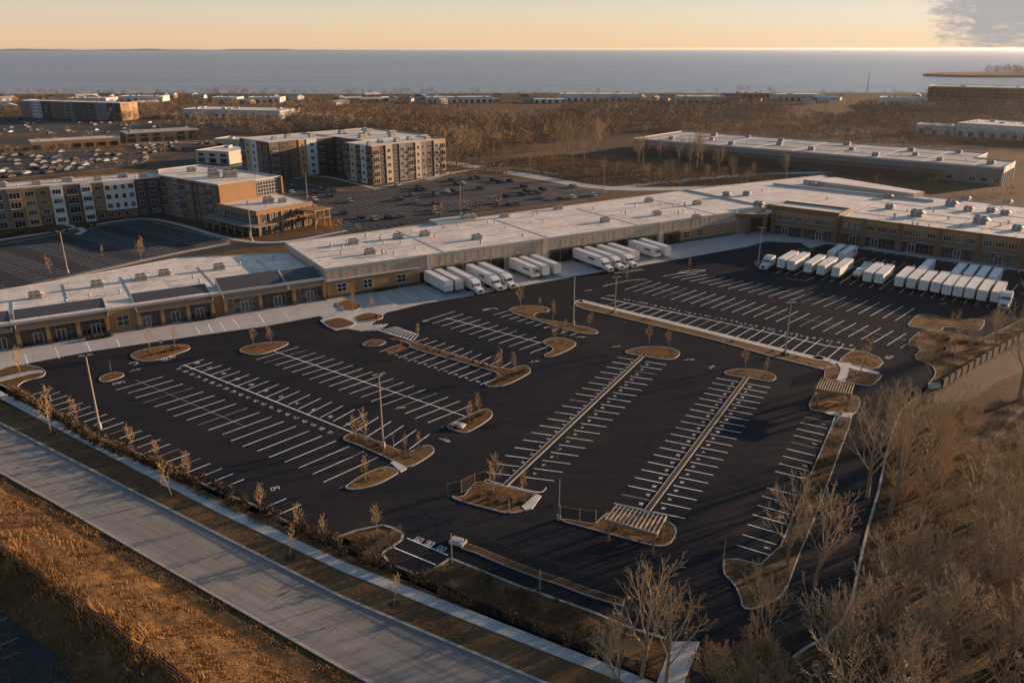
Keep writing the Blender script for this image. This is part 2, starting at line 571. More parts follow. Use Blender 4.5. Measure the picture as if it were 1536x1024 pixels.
def lerp(a, b, t):
    return (a[0] + (b[0] - a[0]) * t, a[1] + (b[1] - a[1]) * t)


def dist(a, b):
    return math.hypot(a[0] - b[0], a[1] - b[1])


def resample(pl, step):
    out = []
    for a, b in zip(pl[:-1], pl[1:]):
        n = max(1, int(round(dist(a, b) / step)))
        out += [lerp(a, b, i / n) for i in range(n)]
    out.append(pl[-1])
    return out


def inpoly(p, poly):
    x, y = p
    r = False
    n = len(poly)
    for i in range(n):
        x0, y0 = poly[i]
        x1, y1 = poly[(i + 1) % n]
        if (y0 > y) != (y1 > y) and x < (x1 - x0) * (y - y0) / (y1 - y0) + x0:
            r = not r
    return r


# ------------------------------------------------------------------ tagging
def tag(o, label=None, cat=None, group=None, kind=None):
    if label:
        o['label'] = label
    if cat:
        o['category'] = cat
    if group:
        o['group'] = group
    if kind:
        o['kind'] = kind
    return o


def thing(name, label, cat, loc, rz=0.0, group=None):
    o = bpy.data.objects.new(name, None)
    COL.objects.link(o)
    o.location = loc
    o.rotation_euler = (0, 0, rz)
    return tag(o, label, cat, group)


def struct(name, mb, m, label=None, cat=None):
    o = mb.build(name, m)
    return tag(o, label, cat, None, 'structure')


KIDS = {}


def dup(root, loc, rz, label, group=None, s=None, cat=None):
    """a copy of a thing with copies of its parts and sub-parts"""
    if root.name not in KIDS:
        KIDS[root.name] = [(c, list(c.children)) for c in root.children]
    r = root.copy()
    COL.objects.link(r)
    r.location = loc
    r.rotation_euler = (0, 0, rz)
    if s is not None:
        r.scale = (s, s, s) if isinstance(s, (int, float)) else s
    r['label'] = label
    if group:
        r['group'] = group
    for ch, gs in KIDS[root.name]:
        c = ch.copy()
        COL.objects.link(c)
        c.parent = r
        for q in gs:
            d = q.copy()
            COL.objects.link(d)
            d.parent = c
    return r


class Proto:
    """the first placement uses the thing itself, later ones copy it"""
    def __init__(s, o):
        s.o, s.used = o, False

    def put(s, loc, rz, label, group=None, sc_=None):
        if not s.used:
            s.used = True
            s.o.location = loc
            s.o.rotation_euler = (0, 0, rz)
            if sc_ is not None:
                s.o.scale = (sc_, sc_, sc_) if isinstance(sc_, (int, float)) else sc_
            tag(s.o, label, None, group)
            KIDS[s.o.name] = [(c, list(c.children)) for c in s.o.children]
            return s.o
        return dup(s.o, loc, rz, label, group, sc_ if sc_ is not None else 1.0)

    def done(s):
        if not s.used:
            for c in list(s.o.children):
                bpy.data.objects.remove(c)
            bpy.data.objects.remove(s.o)


ORD = 'first second third fourth fifth sixth seventh eighth ninth tenth eleventh twelfth thirteenth fourteenth fifteenth sixteenth seventeenth eighteenth nineteenth twentieth'.split()
TENS = {20: 'twenty', 30: 'thirty', 40: 'forty', 50: 'fifty'}


def nth(i):
    i += 1
    if i <= 20:
        return ORD[i - 1]
    t, u = i // 10 * 10, i % 10
    return {30: 'thirtieth', 40: 'fortieth', 50: 'fiftieth'}[i] if u == 0 else TENS[t] + '-' + ORD[u - 1]


# ================================================================== SETTING
Z_ASPH, Z_PAINT, Z_CONC = 0.02, 0.028, 0.05
# ---- ground sheet to the shore
mb = MB()
xs = [-3200, -1600, -900, -500, -250, 0, 250, 500, 900, 1600, 3200]
shore = [(x, 1175 + 14 * math.sin(x * 0.004) + 9 * math.sin(x * 0.013 + 1) - 0.0 * x) for x in range(-3200, 3201, 80)]
poly = [(-3200, -120), (3200, -120)] + shore[::-1]
mb.sheet(poly, 0.0)
struct('ground', mb, M['ground'], 'brown winter ground of fields and scrub running back to the lake shore', 'ground')
mb = MB()
mb.sheet([(-26000, 900), (26000, 900), (26000, 26000), (-26000, 26000)], -1.5)
struct('water', mb, M['water'], 'wide calm lake under the low sun reaching the horizon', 'water')
# shore bank, beach edge
mb = MB()
for a, b in zip(shore[:-1], shore[1:]):
    mb.face([(a[0], a[1], 0.0), (b[0], b[1], 0.0), (b[0], b[1] + 7, -1.6), (a[0], a[1] + 7, -1.6)])
struct('shore_bank', mb, M['gravel'], 'pale stony bank along the lake edge', 'bank')
# headland on the right
mb = MB()
hp = [G(1370, 113.5, -1.5), G(1430, 116, -1.5), G(1560, 116.5, -1.5), G(1800, 118, -1.5), G(1900, 108, -1.5), G(1560, 108.5, -1.5), G(1450, 110.5, -1.5)]
mb.prism(chaikin(hp, 1), -1.6, 3.0)
struct('headland', mb, M['ground'], 'low dark headland reaching into the lake at the right', 'headland')
# far shore hills on the horizon at the left
mb = MB()
for i in range(40):
    x0 = -14500 + i * 300
    h0 = 26 + 10 * math.sin(i * 0.7) + 6 * math.sin(i * 1.9)
    h1 = 26 + 10 * math.sin((i + 1) * 0.7) + 6 * math.sin((i + 1) * 1.9)
    k0, k1 = min(1, (39 - i) / 6), min(1, (38 - i) / 6)
    mb.face([(x0, 19000, -2), (x0 + 300, 19000, -2), (x0 + 300, 19500, h1 * k1), (x0, 19500, h0 * k0)])
    mb.face([(x0, 19500, h0 * k0), (x0 + 300, 19500, h1 * k1), (x0 + 300, 20500, -2), (x0, 20500, -2)])
struct('hills', mb, M['far_twig'], 'faint low far shore on the horizon', 'hills')

# ---- foreground road
road_far = [G(-60, 600), G(0, 636), G(97, 686), G(264, 771), G(512, 897), G(812, 1024), G(1100, 1140)]
road_near = [G(-60, 668), G(0, 707), G(85, 754), G(250, 850), G(512, 999), G(800, 1150), G(1000, 1260)]
mb = MB()
mb.sheet(road_far + road_near[::-1], Z_ASPH)
struct('road', mb, M['road'], 'pale jointed concrete street with dashed yellow centre line', 'road')
mid = [lerp(a, b, 0.5) for a, b in zip(road_far, road_near)]
mb = MB()
midr = resample(mid, 1.0)
for i in range(0, len(midr) - 4, 11):
    mb.strip(midr[i:i + 4], 0.16, Z_PAINT + 0.002, 0 if i < 30 else 1)
struct('lane_markings', mb, [M['paint_worn'], M['paint_yellow']], 'faded dashed centre line of the street', 'road marking')
mb = MB()
for line, sgn in ((road_far, 1), (road_near, -1)):
    for a, b in zip(line[:-1], line[1:]):
        dx, dy = b[0] - a[0], b[1] - a[1]
        L = math.hypot(dx, dy)
        n = (-dy / L * 0.32 * sgn, dx / L * 0.32 * sgn)
        mb.prism([a, b, (b[0] + n[0], b[1] + n[1]), (a[0] + n[0], a[1] + n[1])], 0.0, 0.15)
struct('street_kerbs', mb, M['kerb'], 'concrete kerbs along both sides of the street', 'kerb')
# verge between street and sidewalk, sidewalk
walk_far = [G(-70, 548), G(0, 586), G(170, 672), G(364, 770), G(512, 841), G(720, 921), G(975, 1020), G(1100, 1072)]
walk_near = [G(-70, 560), G(0, 598), G(155, 679), G(330, 770), G(512, 856), G(700, 931), G(929, 1020), G(1080, 1085)]
mb = MB()
mb.sheet([lerp(a, b, 0.0) for a, b in zip(road_far, road_far)] + walk_near[::-1], 0.012)
struct('verge', mb, M['verge'], 'dull brown mown turf between the street and the sidewalk', 'verge')
mb = MB()
mb.prism(walk_far + walk_near[::-1], 0.0, 0.06)
mb.prism([G(985, 1024), G(1008, 962), G(1050, 962), G(1022, 1034)], 0.0, 0.064)
struct('sidewalk', mb, M['walk'], 'pale concrete sidewalk beside the street', 'sidewalk')

# ---- big asphalt lot
asph = [G(-60, 566), G(0, 576), G(29, 584), G(100, 626), G(158, 660), G(219, 684), G(264, 705), G(330, 737), G(380, 756), G(420, 776), G(467, 800),
        G(482, 810), G(500, 807), G(535, 795), G(575, 787), G(589, 791), G(606, 800), G(604, 810), G(575, 830), G(586, 845), G(622, 859), G(642, 858), G(674, 837),
        G(680, 838), G(779, 878), G(892, 918), G(925, 932), G(950, 942), G(1000, 957), G(1030, 985), G(1040, 1060), G(1180, 1060), G(1188, 985), G(1207, 971),
        G(1240, 952), G(1262, 930), G(1276, 898), G(1286, 850), G(1300, 790), G(1315, 740), G(1328, 680), G(1338, 645), G(1350, 615), G(1372, 598), G(1400, 580), G(1536, 490), G(1620, 440), G(1620, 400),
        G(1536, 400), G(1300, 366), G(1240, 352), G(1130, 362), G(860, 410), G(700, 440), G(580, 466), G(470, 470), G(300, 495), G(0, 548)]
mb = MB()
mb.sheet(asph, Z_ASPH)
struct('parking_lot', mb, M['asphalt'], 'large empty dark asphalt parking lot with fresh white stall lines', 'parking lot')

# ---- concrete aprons
mb = MB()
ap = [G(-70, 575), G(0, 555), G(43, 545), G(84, 537), G(137, 527), G(300, 503), G(395, 490), G(480, 474), G(500, 490), G(545, 497), G(580, 469), G(638, 455), G(697, 446), G(767, 432), G(860, 415),
      G(1000, 392), G(1122, 370), G(1150, 362), G(1180, 364), G(1200, 364), G(1215, 373), G(1240, 366), G(1295, 374), G(1418, 392), G(1540, 408), G(1640, 424), G(1640, 395), G(1536, 385), G(1290, 360), G(1190, 340), G(1100, 350), G(490, 440), G(0, 515), G(-70, 528)]
mb.sheet(ap, Z_CONC)
struct('pavement', mb, M['apron'], 'pale concrete apron in front of the shops and loading docks', 'pavement')


ISL = []


def island(name, poly, label, bedm='bed', smooth=2, kerb=True, h=0.15, kw=0.18):
    poly = ccw(poly)
    if smooth:
        poly = chaikin(poly, smooth)
    m = MB()
    inn = inset(poly, kw if kerb else 0.05)
    m.prism(inn, 0.0, h - 0.02, 0, 0)
    if bedm == 'bed':
        ISL.append(inn)
    o = struct(name, m, M[bedm], label, 'planting bed')
    if kerb:
        k = MB()
        k.ring(poly, kw, 0.0, h, 0)
        k.build('kerb', M['kerb'], o)
    return o


island('traffic_island', gl('D', (735, 130), (760, 110), (840, 85), (1000, 64), (1070, 66), (1088, 88), (1040, 108), (920, 148), (850, 162), (785, 160)), 'long grassy island with two young trees near the shop forecourt at the left')
island('traffic_island', gl('D', (555, 265), (585, 240), (650, 220), (708, 228), (705, 247), (640, 268), (590, 280)), 'smallest oval island beside the tall lamp at the left')
island('traffic_island', gl('C', (445, 215), (470, 195), (540, 176), (630, 163), (722, 163), (738, 176), (640, 218), (550, 242), (480, 228)), 'island at the head of the second stall row from the left')
island('traffic_island', gl('D', (-300, 280), (-10, 212), (90, 180), (190, 183), (258, 208), (262, 232), (235, 252), (150, 268), (108, 292), (100, 318), (140, 348), (60, 322), (-20, 285), (-150, 300)), 'corner bed with a path at the far left end of the lot')
island('traffic_island', gl('E', (120, 868), (160, 838), (205, 830), (350, 888), (490, 948), (510, 940), (600, 900), (640, 908), (655, 935), (630, 962), (500, 1040), (440, 1005), (300, 937), (180, 888)), 'long bent island with the tall middle lamp standing in it')
island('traffic_island', gl('C', (1050, 985), (1150, 918), (1285, 866), (1360, 895), (1358, 912), (1235, 978), (1120, 1006), (1060, 1000)), 'small island across a path from the middle lamp')
island('traffic_island', gl('E', (718, 792), (830, 738), (935, 692), (972, 703), (988, 730), (955, 765), (850, 828), (805, 833), (728, 806)), 'pointed island with a pale slab on its near corner')
island('traffic_island', gl('E', (425, 300), (470, 308), (560, 322), (800, 398), (1065, 478), (1150, 447), (1182, 452), (1206, 480), (1172, 508), (1060, 563), (980, 573), (930, 562), (960, 540), (1050, 503), (830, 437), (500, 348), (520, 330)), 'long L-shaped island ending in a pair of young trees', smooth=1)
island('traffic_island', gl('E', (232, 330), (300, 298), (365, 308), (382, 318), (330, 342), (255, 340)), 'narrow island below the hatched crossing')
island('traffic_island', gl('E', (385, 300), (430, 292), (460, 306), (455, 330), (500, 350), (405, 388), (365, 368), (430, 340), (470, 325)), 'triangular brown patch beside the hatched crossing', kerb=False, smooth=0, h=0.08)
island('traffic_island', gl('E', (1070, 135), (1110, 114), (1180, 108), (1270, 111), (1312, 129), (1292, 147), (1230, 150), (1212, 170), (1250, 187)) + gl('Q', (980, 248), (1060, 265), (1130, 278), (1162, 295), (1140, 307), (1075, 301), (960, 268), (870, 242), (770, 210), (752, 195)), 'hooked island with three young trees near the dock drive', smooth=2)
island('traffic_island', gl('Q', (890, 340), (960, 316), (1030, 330), (1064, 345), (1040, 367), (1000, 387), (940, 410), (900, 402), (968, 372)), 'small bed closing the stall row nearest the dock drive', smooth=2)
island('traffic_island', gl('F', (295, 645), (350, 622), (430, 606), (560, 608), (632, 628), (654, 650), (607, 690), (520, 682), (430, 667)), 'rounded bed at the far end of the left numbered double row')
island('traffic_island', gl('F', (890, 775), (960, 743), (1060, 743), (1160, 753), (1222, 778), (1236, 800), (1192, 823), (1090, 803)), 'rounded bed at the far end of the right numbered double row')
island('traffic_island', gl('A', (125, 850), (205, 858), (240, 810), (285, 762), (420, 790), (600, 832), (655, 848), (610, 890), (555, 938), (465, 953), (330, 918), (200, 883)), 'broad gravelly bed at the near end of the left numbered double row', smooth=1)
island('traffic_island', gl('M', (985, 282), (1060, 292), (1140, 308), (1165, 280), (1205, 250), (1380, 262), (1470, 290), (1515, 328), (1492, 387), (1450, 410), (1390, 402), (1290, 375), (1180, 345), (1060, 312), (1000, 297)), 'bed beneath the pale slatted pergola', smooth=1)
island('traffic_island', gl('S', (715, 408), (780, 368), (915, 420), (872, 467), (780, 448), (700, 432)), 'brown bed at the near corner of the right lot', smooth=1)
island('traffic_island', gl('S', (742, 460), (885, 488), (903, 490), (850, 542), (770, 528), (700, 515), (738, 480)), 'bed with one dark sapling beside the right pergola path', smooth=1)
island('traffic_island', gl('S', (640, 458), (652, 450), (712, 446), (716, 462), (695, 520), (632, 508)), 'narrow bed left of the pergola path', smooth=1)
island('traffic_island', gl('S', (556, 642), (598, 560), (640, 565), (770, 578), (806, 600), (775, 675), (700, 665), (630, 655)), 'bare bed under the small pergola at the right', smooth=1)
island('traffic_island', gl('S', (1005, 268), (1035, 235), (1062, 215), (1130, 218), (1210, 240), (1355, 238), (1362, 255), (1340, 287), (1310, 292), (1180, 268), (1160, 295), (1060, 278)), 'bed closing the far right stall row', smooth=1)
island('planting_bed', gl('S', (995, 350), (1085, 278), (1180, 296), (1340, 326), (1400, 300), (1536, 235), (1620, 190), (1620, 250), (1536, 305), (1185, 520), (1145, 535), (1090, 540), (1142, 485), (1120, 442), (1030, 410), (1082, 368)), 'wide brown bank between the right lot and the dark wall', smooth=1)
island('planting_bed', [G(1254, 623), G(1204, 737), G(1157, 851), G(1088, 834), G(1082, 858), G(1100, 875), G(1110, 895), G(1113, 913), G(1130, 915), G(1160, 904), G(1180, 886), G(1196, 840), G(1231, 757), G(1260, 677), G(1279, 628), G(1271, 630)], 'long dark bed between the right stalls and the driveway', 'litter', smooth=1, kw=0.16)
# plantings between lot edge and sidewalk
edge = asph[2:30]
mb = MB()
mb.sheet([G(-60, 575)] + edge + [G(1040, 1060)] + walk_far[::-1][:-1] + [G(-70, 540)], 0.016)
struct('planting_strip', mb, M['bed'], 'rough brown planting strip between the lot and the sidewalk', 'planting bed')
mb = MB()
for a, b in zip(asph[2:28], asph[3:29]):
    dx, dy = b[0] - a[0], b[1] - a[1]
    L = math.hypot(dx, dy)
    n = (dy / L * 0.3, -dx / L * 0.3)
    mb.prism([a, b, (b[0] + n[0], b[1] + n[1]), (a[0] + n[0], a[1] + n[1])], 0.0, 0.15)
for line in ([G(u, v) for u, v in ((1188, 985), (1207, 971), (1240, 952), (1262, 930), (1276, 898), (1286, 850), (1300, 790), (1315, 740), (1328, 680), (1338, 645), (1350, 615), (1372, 598))],):
    for a, b in zip(line[:-1], line[1:]):
        dx, dy = b[0] - a[0], b[1] - a[1]
        L = math.hypot(dx, dy)
        n = (dy / L * 0.32, -dx / L * 0.32)
        mb.prism([a, b, (b[0] + n[0], b[1] + n[1]), (a[0] + n[0], a[1] + n[1])], 0.0, 0.16)
struct('lot_kerbs', mb, M['kerb'], 'concrete kerbs round the edge of the parking lot and driveway', 'kerb')
# median with sidewalk between the two lots
med_near = gl('F', (4, 345), (20, 362), (60, 378), (250, 422), (500, 482), (850, 567), (1200, 667), (1536, 752)) + gl('S', (560, 435), (640, 462))
med_far = gl('F', (4, 338), (20, 327), (60, 325), (280, 380), (620, 460), (1100, 580), (1536, 685)) + gl('S', (600, 398), (705, 430), (720, 445))
mb = MB()
mb.prism(chaikin(med_near, 1, False) + chaikin(med_far, 1, False)[::-1], 0.0, 0.12)
o = struct('median', mb, M['bed'], 'long brown median between the two lots', 'median')
mb = MB()
mb.ring(med_near + med_far[::-1], 0.3, 0.0, 0.15)
mb.build('kerb', M['kerb'], o)
mb = MB()
far2 = chaikin(med_far, 1, False)
for a, b in zip(far2[:-1], far2[1:]):
    dx, dy = b[0] - a[0], b[1] - a[1]
    L = math.hypot(dx, dy) or 1
    n = (dy / L * 1.9, -dx / L * 1.9)
    if n[1] > 0:
        n = (-n[0], -n[1])
    mb.prism([a, b, (b[0] + n[0], b[1] + n[1]), (a[0] + n[0], a[1] + n[1])], 0.1, 0.17)
mb.prism(chaikin(gl('S', (690, 432), (735, 440), (750, 470), (738, 500), (726, 525), (688, 520), (706, 480), (712, 460)), 1), 0.0, 0.19)
mb.prism(gl('S', (735, 440), (885, 478), (880, 488), (735, 456)), 0.0, 0.185)
mb.prism(gl('S', (660, 655), (765, 660), (760, 685), (640, 662)), 0.0, 0.19)
mb.prism(gl('C', (1310, 850), (1335, 845), (1405, 885), (1370, 905)), 0.0, 0.19)
mb.prism(gl('A', (540, 912), (618, 845), (652, 852), (600, 925), (560, 935)), 0.0, 0.19)
mb.prism(gl('D', (-20, 258), (60, 240), (170, 215), (235, 210), (250, 225), (170, 235), (60, 262), (-20, 282)), 0.0, 0.19)
mb.prism(gl('E', (0, 195), (60, 170), (95, 155), (180, 120), (250, 150), (190, 165), (215, 210), (170, 220), (190, 230), (90, 250), (40, 230)), 0.0, 0.17)
struct('footpaths', mb, M['walk'], 'pale concrete footpaths along the median and between the beds', 'path')
island('traffic_island', gl('E', (8, 205), (60, 188), (120, 178), (200, 208), (195, 222), (110, 245), (60, 238)), 'paved corner bed with signs near the office entrance', smooth=1, h=0.22)
island('traffic_island', gl('E', (85, 98), (150, 76), (190, 82), (245, 120), (200, 138), (130, 140)), 'teardrop bed by the office entrance', smooth=1, h=0.22)
island('traffic_island', gl('E', (188, 178), (260, 150), (345, 158), (365, 178), (320, 195), (215, 205)), 'bed with a young tree by the office entrance', smooth=1, h=0.22)
# numbered-row spines
for k, a, b, lab in (('A', (1240, 42), (440, 795), 'left'), ('B', (990, 95), (412, 868), 'right')):
    p, q = g(k, *a), g(k, *b)
    dx, dy = q[0] - p[0], q[1] - p[1]
    L = math.hypot(dx, dy)
    n = (-dy / L * 0.45, dx / L * 0.45)
    pol = [(p[0] + n[0], p[1] + n[1]), (p[0] - n[0], p[1] - n[1]), (q[0] - n[0], q[1] - n[1]), (q[0] + n[0], q[1] + n[1])]
    island('planting_spine', pol, 'thin planted spine down the %s numbered double row' % lab, 'mulch_ring', smooth=0, kw=0.13)
# strip beneath the drive fence
fb = [(550, 388), (620, 412), (690, 442), (750, 466), (820, 492), (890, 520), (965, 542), (1040, 570), (1115, 598), (1195, 622), (1275, 645)]
fence_base = gl('M', *fb)
pol = fence_base + [(x - 0.3, y - 1.3) for x, y in fence_base[::-1]]
island('planting_bed', pol, 'narrow gravel strip under the black drive fence', 'bed', smooth=0, kw=0.12)

# ---- embankment at the near left
mb = MB()
fl = [G(-420, 560, 2.2), G(-200, 690, 2.2), G(-80, 758, 2.2), G(0, 812, 2.2), G(72, 864, 2.2), G(167, 930, 2.2), G(233, 980, 2.2), G(317, 1040, 2.2), G(460, 1160, 2.2)]
fl = chaikin(fl, 1, False)


def offs(pl, d):
    out = []
    for i, p in enumerate(pl):
        a, b = pl[max(0, i - 1)], pl[min(len(pl) - 1, i + 1)]
        dx, dy = b[0] - a[0], b[1] - a[1]
        L = math.hypot(dx, dy)
        out.append((p[0] - dy / L * d, p[1] + dx / L * d))
    return out


BERM = fl


def berm_h(t):  # profile across
    return max(0.0, 2.2 * (1 - max(0, t) / 8.0) if t > 0 else 2.2 * (1 + t / 5.0))


rows = []
for d in [8.6, 8, 7.4, 7, 6.8, 6.5, 5.7, 5, 4.2, 3.5, 2.7, 2, 1, 0, -1, -2, -3, -4, -5, -6]:
    r = resample(offs(fl, d), 1.5)
    rows.append([offs(fl, d), d])
cols = len(fl)
NX = 240
for ri in range(len(rows)):
    pl = rows[ri][0]
    cum = [0]
    for a, b in zip(pl[:-1], pl[1:]):
        cum.append(cum[-1] + dist(a, b))
    out = []
    for i in range(NX):
        t = cum[-1] * i / (NX - 1)
        j = max(k for k in range(len(cum)) if cum[k] <= t + 1e-9)
        j = min(j, len(pl) - 2)
        q = lerp(pl[j], pl[j + 1], (t - cum[j]) / (cum[j + 1] - cum[j]))
        d = rows[ri][1]
        hz = berm_h(d)
        if 0.05 < hz:
            hz += 0.16 * math.sin(q[0] * .9 + math.sin(q[1])) * math.sin(q[1] * 1.1) + rng.normal() * .05
        out.append((q[0], q[1], max(hz, 0.01) if d < 8.4 and d > -6 else 0.004))
    rows[ri] = out
for r0, r1 in zip(rows[:-1], rows[1:]):
    for i in range(NX - 1):
        mb.face([r0[i], r1[i], r1[i + 1], r0[i + 1]])
for f_ in (): pass
o = struct('embankment', mb, M['gold'], 'golden dry grass embankment on the near side of the street', 'embankment')
o.data.polygons.foreach_set('use_smooth', [True] * len(o.data.polygons))
mb = MB()
mb.sheet(offs(fl, 14.5) + offs(fl, 7.0)[::-1], 0.006)
struct('earth_strip', mb, M['litter'], 'bare brown strip between the near kerb and the embankment', 'ground')
mb = MB()
mb.sheet([G(-60, 860), G(20, 880), G(105, 1010), G(150, 1100), G(-60, 1200)], 0.02)
struct('near_lot', mb, M['asphalt_old'], 'dark weathered asphalt in the near left corner', 'parking lot')
mb = MB()
for x0, y0, x1, y1 in ((0, 640, 25, 628), (5, 700, 70, 675), (-10, 745, 30, 725), (0, 850, 80, 815), (10, 910, 90, 880)):
    mb.strip([g('L', x0, y0), g('L', x1, y1)], 0.12, Z_PAINT)
struct('near_lot_markings', mb, M['paint_worn'], 'worn white lines in the near left corner lot', 'road marking')

# ---- right hand leaf-litter floor, gravel track
mb = MB()
mb.sheet([G(1188, 985), G(1207, 973), G(1240, 954), G(1263, 932), G(1278, 898), G(1288, 850), G(1302, 790), G(1317, 740), G(1330, 680), G(1340, 645), G(1352, 616), G(1374, 600), G(1420, 606), G(1700, 500), G(2100, 800), G(1900, 1400), G(1180, 1400)], 0.01)
struct('woodland_floor', mb, M['litter'], 'brown leaf-littered ground under the bare trees at the right', 'ground')
mb = MB()
mb.sheet(gl('S', (1095, 590), (1170, 560), (1290, 470), (1536, 345), (1750, 235), (1750, 380), (1536, 470), (1420, 515), (1290, 600), (1200, 612), (1110, 612)), 0.022)
mb.sheet(chaikin(gl('S', (1425, 735), (1432, 730), (1480, 670), (1536, 620), (1700, 560), (1700, 575), (1540, 640), (1490, 690), (1440, 760), (1400, 800), (1385, 830), (1370, 900), (1350, 990), (1335, 1080), (1322, 1080), (1345, 960), (1362, 880), (1385, 800)), 1), 0.024)
struct('gravel_track', mb, M['gravel'], 'pale gravel track and trail through the trees at the right', 'track')

# ================================================================== MARKINGS
mk = MB()      # bright paint
wk = MB()      # worn paint
LW = 0.15
DIG = {'0': [(0, 0), (1, 0), (1, 2), (0, 2), (0, 0)], '1': [(.5, 0), (.5, 2)], '2': [(0, 2), (1, 2), (1, 1), (0, 1), (0, 0), (1, 0)],
       '3': [(0, 2), (1, 2), (1, 1), (0.2, 1), (1, 1), (1, 0), (0, 0)], '4': [(0, 2), (0, 1), (1, 1), (1, 2), (1, 0)], '6': [(1, 2), (0, 2), (0, 0), (1, 0), (1, 1), (0, 1)],
       '8': [(0, 0), (1, 0), (1, 2), (0, 2), (0, 0), (0, 1), (1, 1)], '9': [(1, 1), (0, 1), (0, 2), (1, 2), (1, 0)], '7': [(0, 2), (1, 2), (0.4, 0)], '5': [(1, 2), (0, 2), (0, 1), (1, 1), (1, 0), (0, 0)]}


def glyph(mbx, ch, p, ax, ay, s, w=0.085):
    """painted character at p; ax along, ay up, unit vectors"""
    pl = [(p[0] + (x * ax[0] + y * ay[0]) * s, p[1] + (x * ax[1] + y * ay[1]) * s) for x, y in DIG[ch]]
    mbx.strip(pl, w, Z_PAINT)


def number(mbx, txt, c, ax, ay, s=0.42):
    n = len(txt)
    x0 = -(n * 1.5 - 0.5) / 2 * s
    for i, ch in enumerate(txt):
        q = (c[0] + ax[0] * (x0 + i * 1.5 * s) - ay[0] * s, c[1] + ax[1] * (x0 + i * 1.5 * s) - ay[1] * s)
        glyph(mbx, ch, q, ax, ay, s)


def unit(a, b):
    L = dist(a, b) or 1
    return ((b[0] - a[0]) / L, (b[1] - a[1]) / L)


def row(a0, a1, b0, b1, n, nums=None, skip=(), worn=0.06, jit=0.0):
    """n stall lines from a to b, the ends running a0->a1 and b0->b1"""
    for i in range(n):
        if i in skip:
            continue
        t = i / (n - 1)
        a, b = lerp(a0, a1, t), lerp(b0, b1, t)
        if jit:
            a = lerp(a, b, random.uniform(-jit, jit))
        (wk if random.random() < worn else mk).strip([a, b], LW, Z_PAINT)
        if nums is not None and i < n - 1:
            t2 = (i + 0.5) / (n - 1)
            a, b = lerp(a0, a1, t2), lerp(b0, b1, t2)
            ay = unit(b, a)
            ax = (ay[1], -ay[0])
            number(mk, str(nums + i * (1 if nums < 60 else 1))[-2:], lerp(a, b, 0.14), ax, ay, 0.27)


def cline(pts, w=LW, m=None):
    (m or mk).strip(pts, w, Z_PAINT + 0.003)


# numbered double rows on the right of the near lot
def spine_rows(k, sp0, sp1, l0, l1, r0, r1, n, base):
    s0, s1 = g(k, *sp0), g(k, *sp1)
    L0, L1, R0, R1 = g(k, *l0), g(k, *l1), g(k, *r0), g(k, *r1)
    for (e0, e1, bs) in ((L0, L1, base), (R0, R1, base + 20)):
        for i in range(n):
            t = i / (n - 1)
            e = lerp(e0, e1, t)
            m_ = lerp(lerp(L0, L1, t), lerp(R0, R1, t), 0.5)
            u = unit(m_, e)
            a = (m_[0] + u[0] * 0.75, m_[1] + u[1] * 0.75)
            (wk if random.random() < 0.05 else mk).strip([a, e], LW, Z_PAINT)
            if i < n - 1:
                t2 = (i + 0.5) / (n - 1)
                m2 = lerp(lerp(L0, L1, t2), lerp(R0, R1, t2), 0.5)
                ay = (-u[0], -u[1])
                number(mk, str((bs + i) % 100), (m2[0] + u[0] * 1.6, m2[1] + u[1] * 1.6), (ay[1], -ay[0]), ay, 0.22)


spine_rows('A', (1235, 40), (440, 795), (1085, 60), (340, 713), (1365, 103), (725, 762), 19, 10)
mk.strip(chaikin(gl('A', (330, 768), (340, 750), (360, 765), (470, 790), (600, 822), (655, 828), (675, 812), (680, 800)), 1, False), LW, Z_PAINT)
spine_rows('B', (985, 95), (415, 865), (812, 102), (232, 813), (1120, 157), (635, 900), 20, 40)
# single row along the right bed
row(g('B', 1308, 320), g('N', 245, 400), g('X', 490, 375), g('N', 400, 447), 17, None, skip=(9,))
for i in range(0, 16, 3):
    t2 = (i + 0.5) / 16
    a, b = lerp(g('X', 490, 375), g('N', 400, 447), t2), lerp(g('B', 1308, 320), g('N', 245, 400), t2)
    ay = unit(b, a)
    number(mk, str(i // 3 + 1), lerp(a, b, 0.2), (ay[1], -ay[0]), ay, 0.3)
cline([g('X', 530, 328), g('N', 400, 500)], 0.2)
# left half of the near lot
row(g('D', 172, 353), g('D', 1250, 884), g('D', 300, 313), g('D', 1390, 828), 22, None, worn=0.12, jit=0.08)
row(g('L', 1190, 232), g('L', 1255, 262), g('L', 1288, 190), g('L', 1355, 218), 2)
row(g('D', 665, 320), g('C', 1025, 992), g('D', 930, 245), g('C', 1330, 848), 20, None, worn=0.12, jit=0.05)
cline([g('D', 770, 265), g('C', 480, 640)], 0.1, wk)
row(g('C', 122, 300), g('E', 500, 930), g('C', 250, 262), g('E', 623, 838), 22, None, worn=0.1, jit=0.06)
cline([g('C', 135, 293), g('C', 1110, 683)], 0.2)
for i in range(21):
    t = (i + 0.4) / 21.6
    p = lerp(g('C', 120, 300), g('C', 1060, 690), t)
    u = unit(g('C', 135, 293), g('C', 1110, 683))
    nrm = (u[1], -u[0])
    ay = (-nrm[0], -nrm[1])
    number(mk, str((31 + i) % 100), (p[0] + nrm[0] * 1.0, p[1] + nrm[1] * 1.0), (ay[1], -ay[0]), ay, 0.36)
    if i % 2 == 0:
        number(mk, str((60 + i) % 100), (p[0] - nrm[0] * 3.0, p[1] - nrm[1] * 3.0), (-ay[1], ay[0]), nrm, 0.34)
row(g('C', 550, 262), g('E', 620, 770), g('C', 788, 191), g('E', 865, 672), 18, None, jit=0.04)
cline([g('C', 640, 212), g('E', 830, 738)], 0.17)
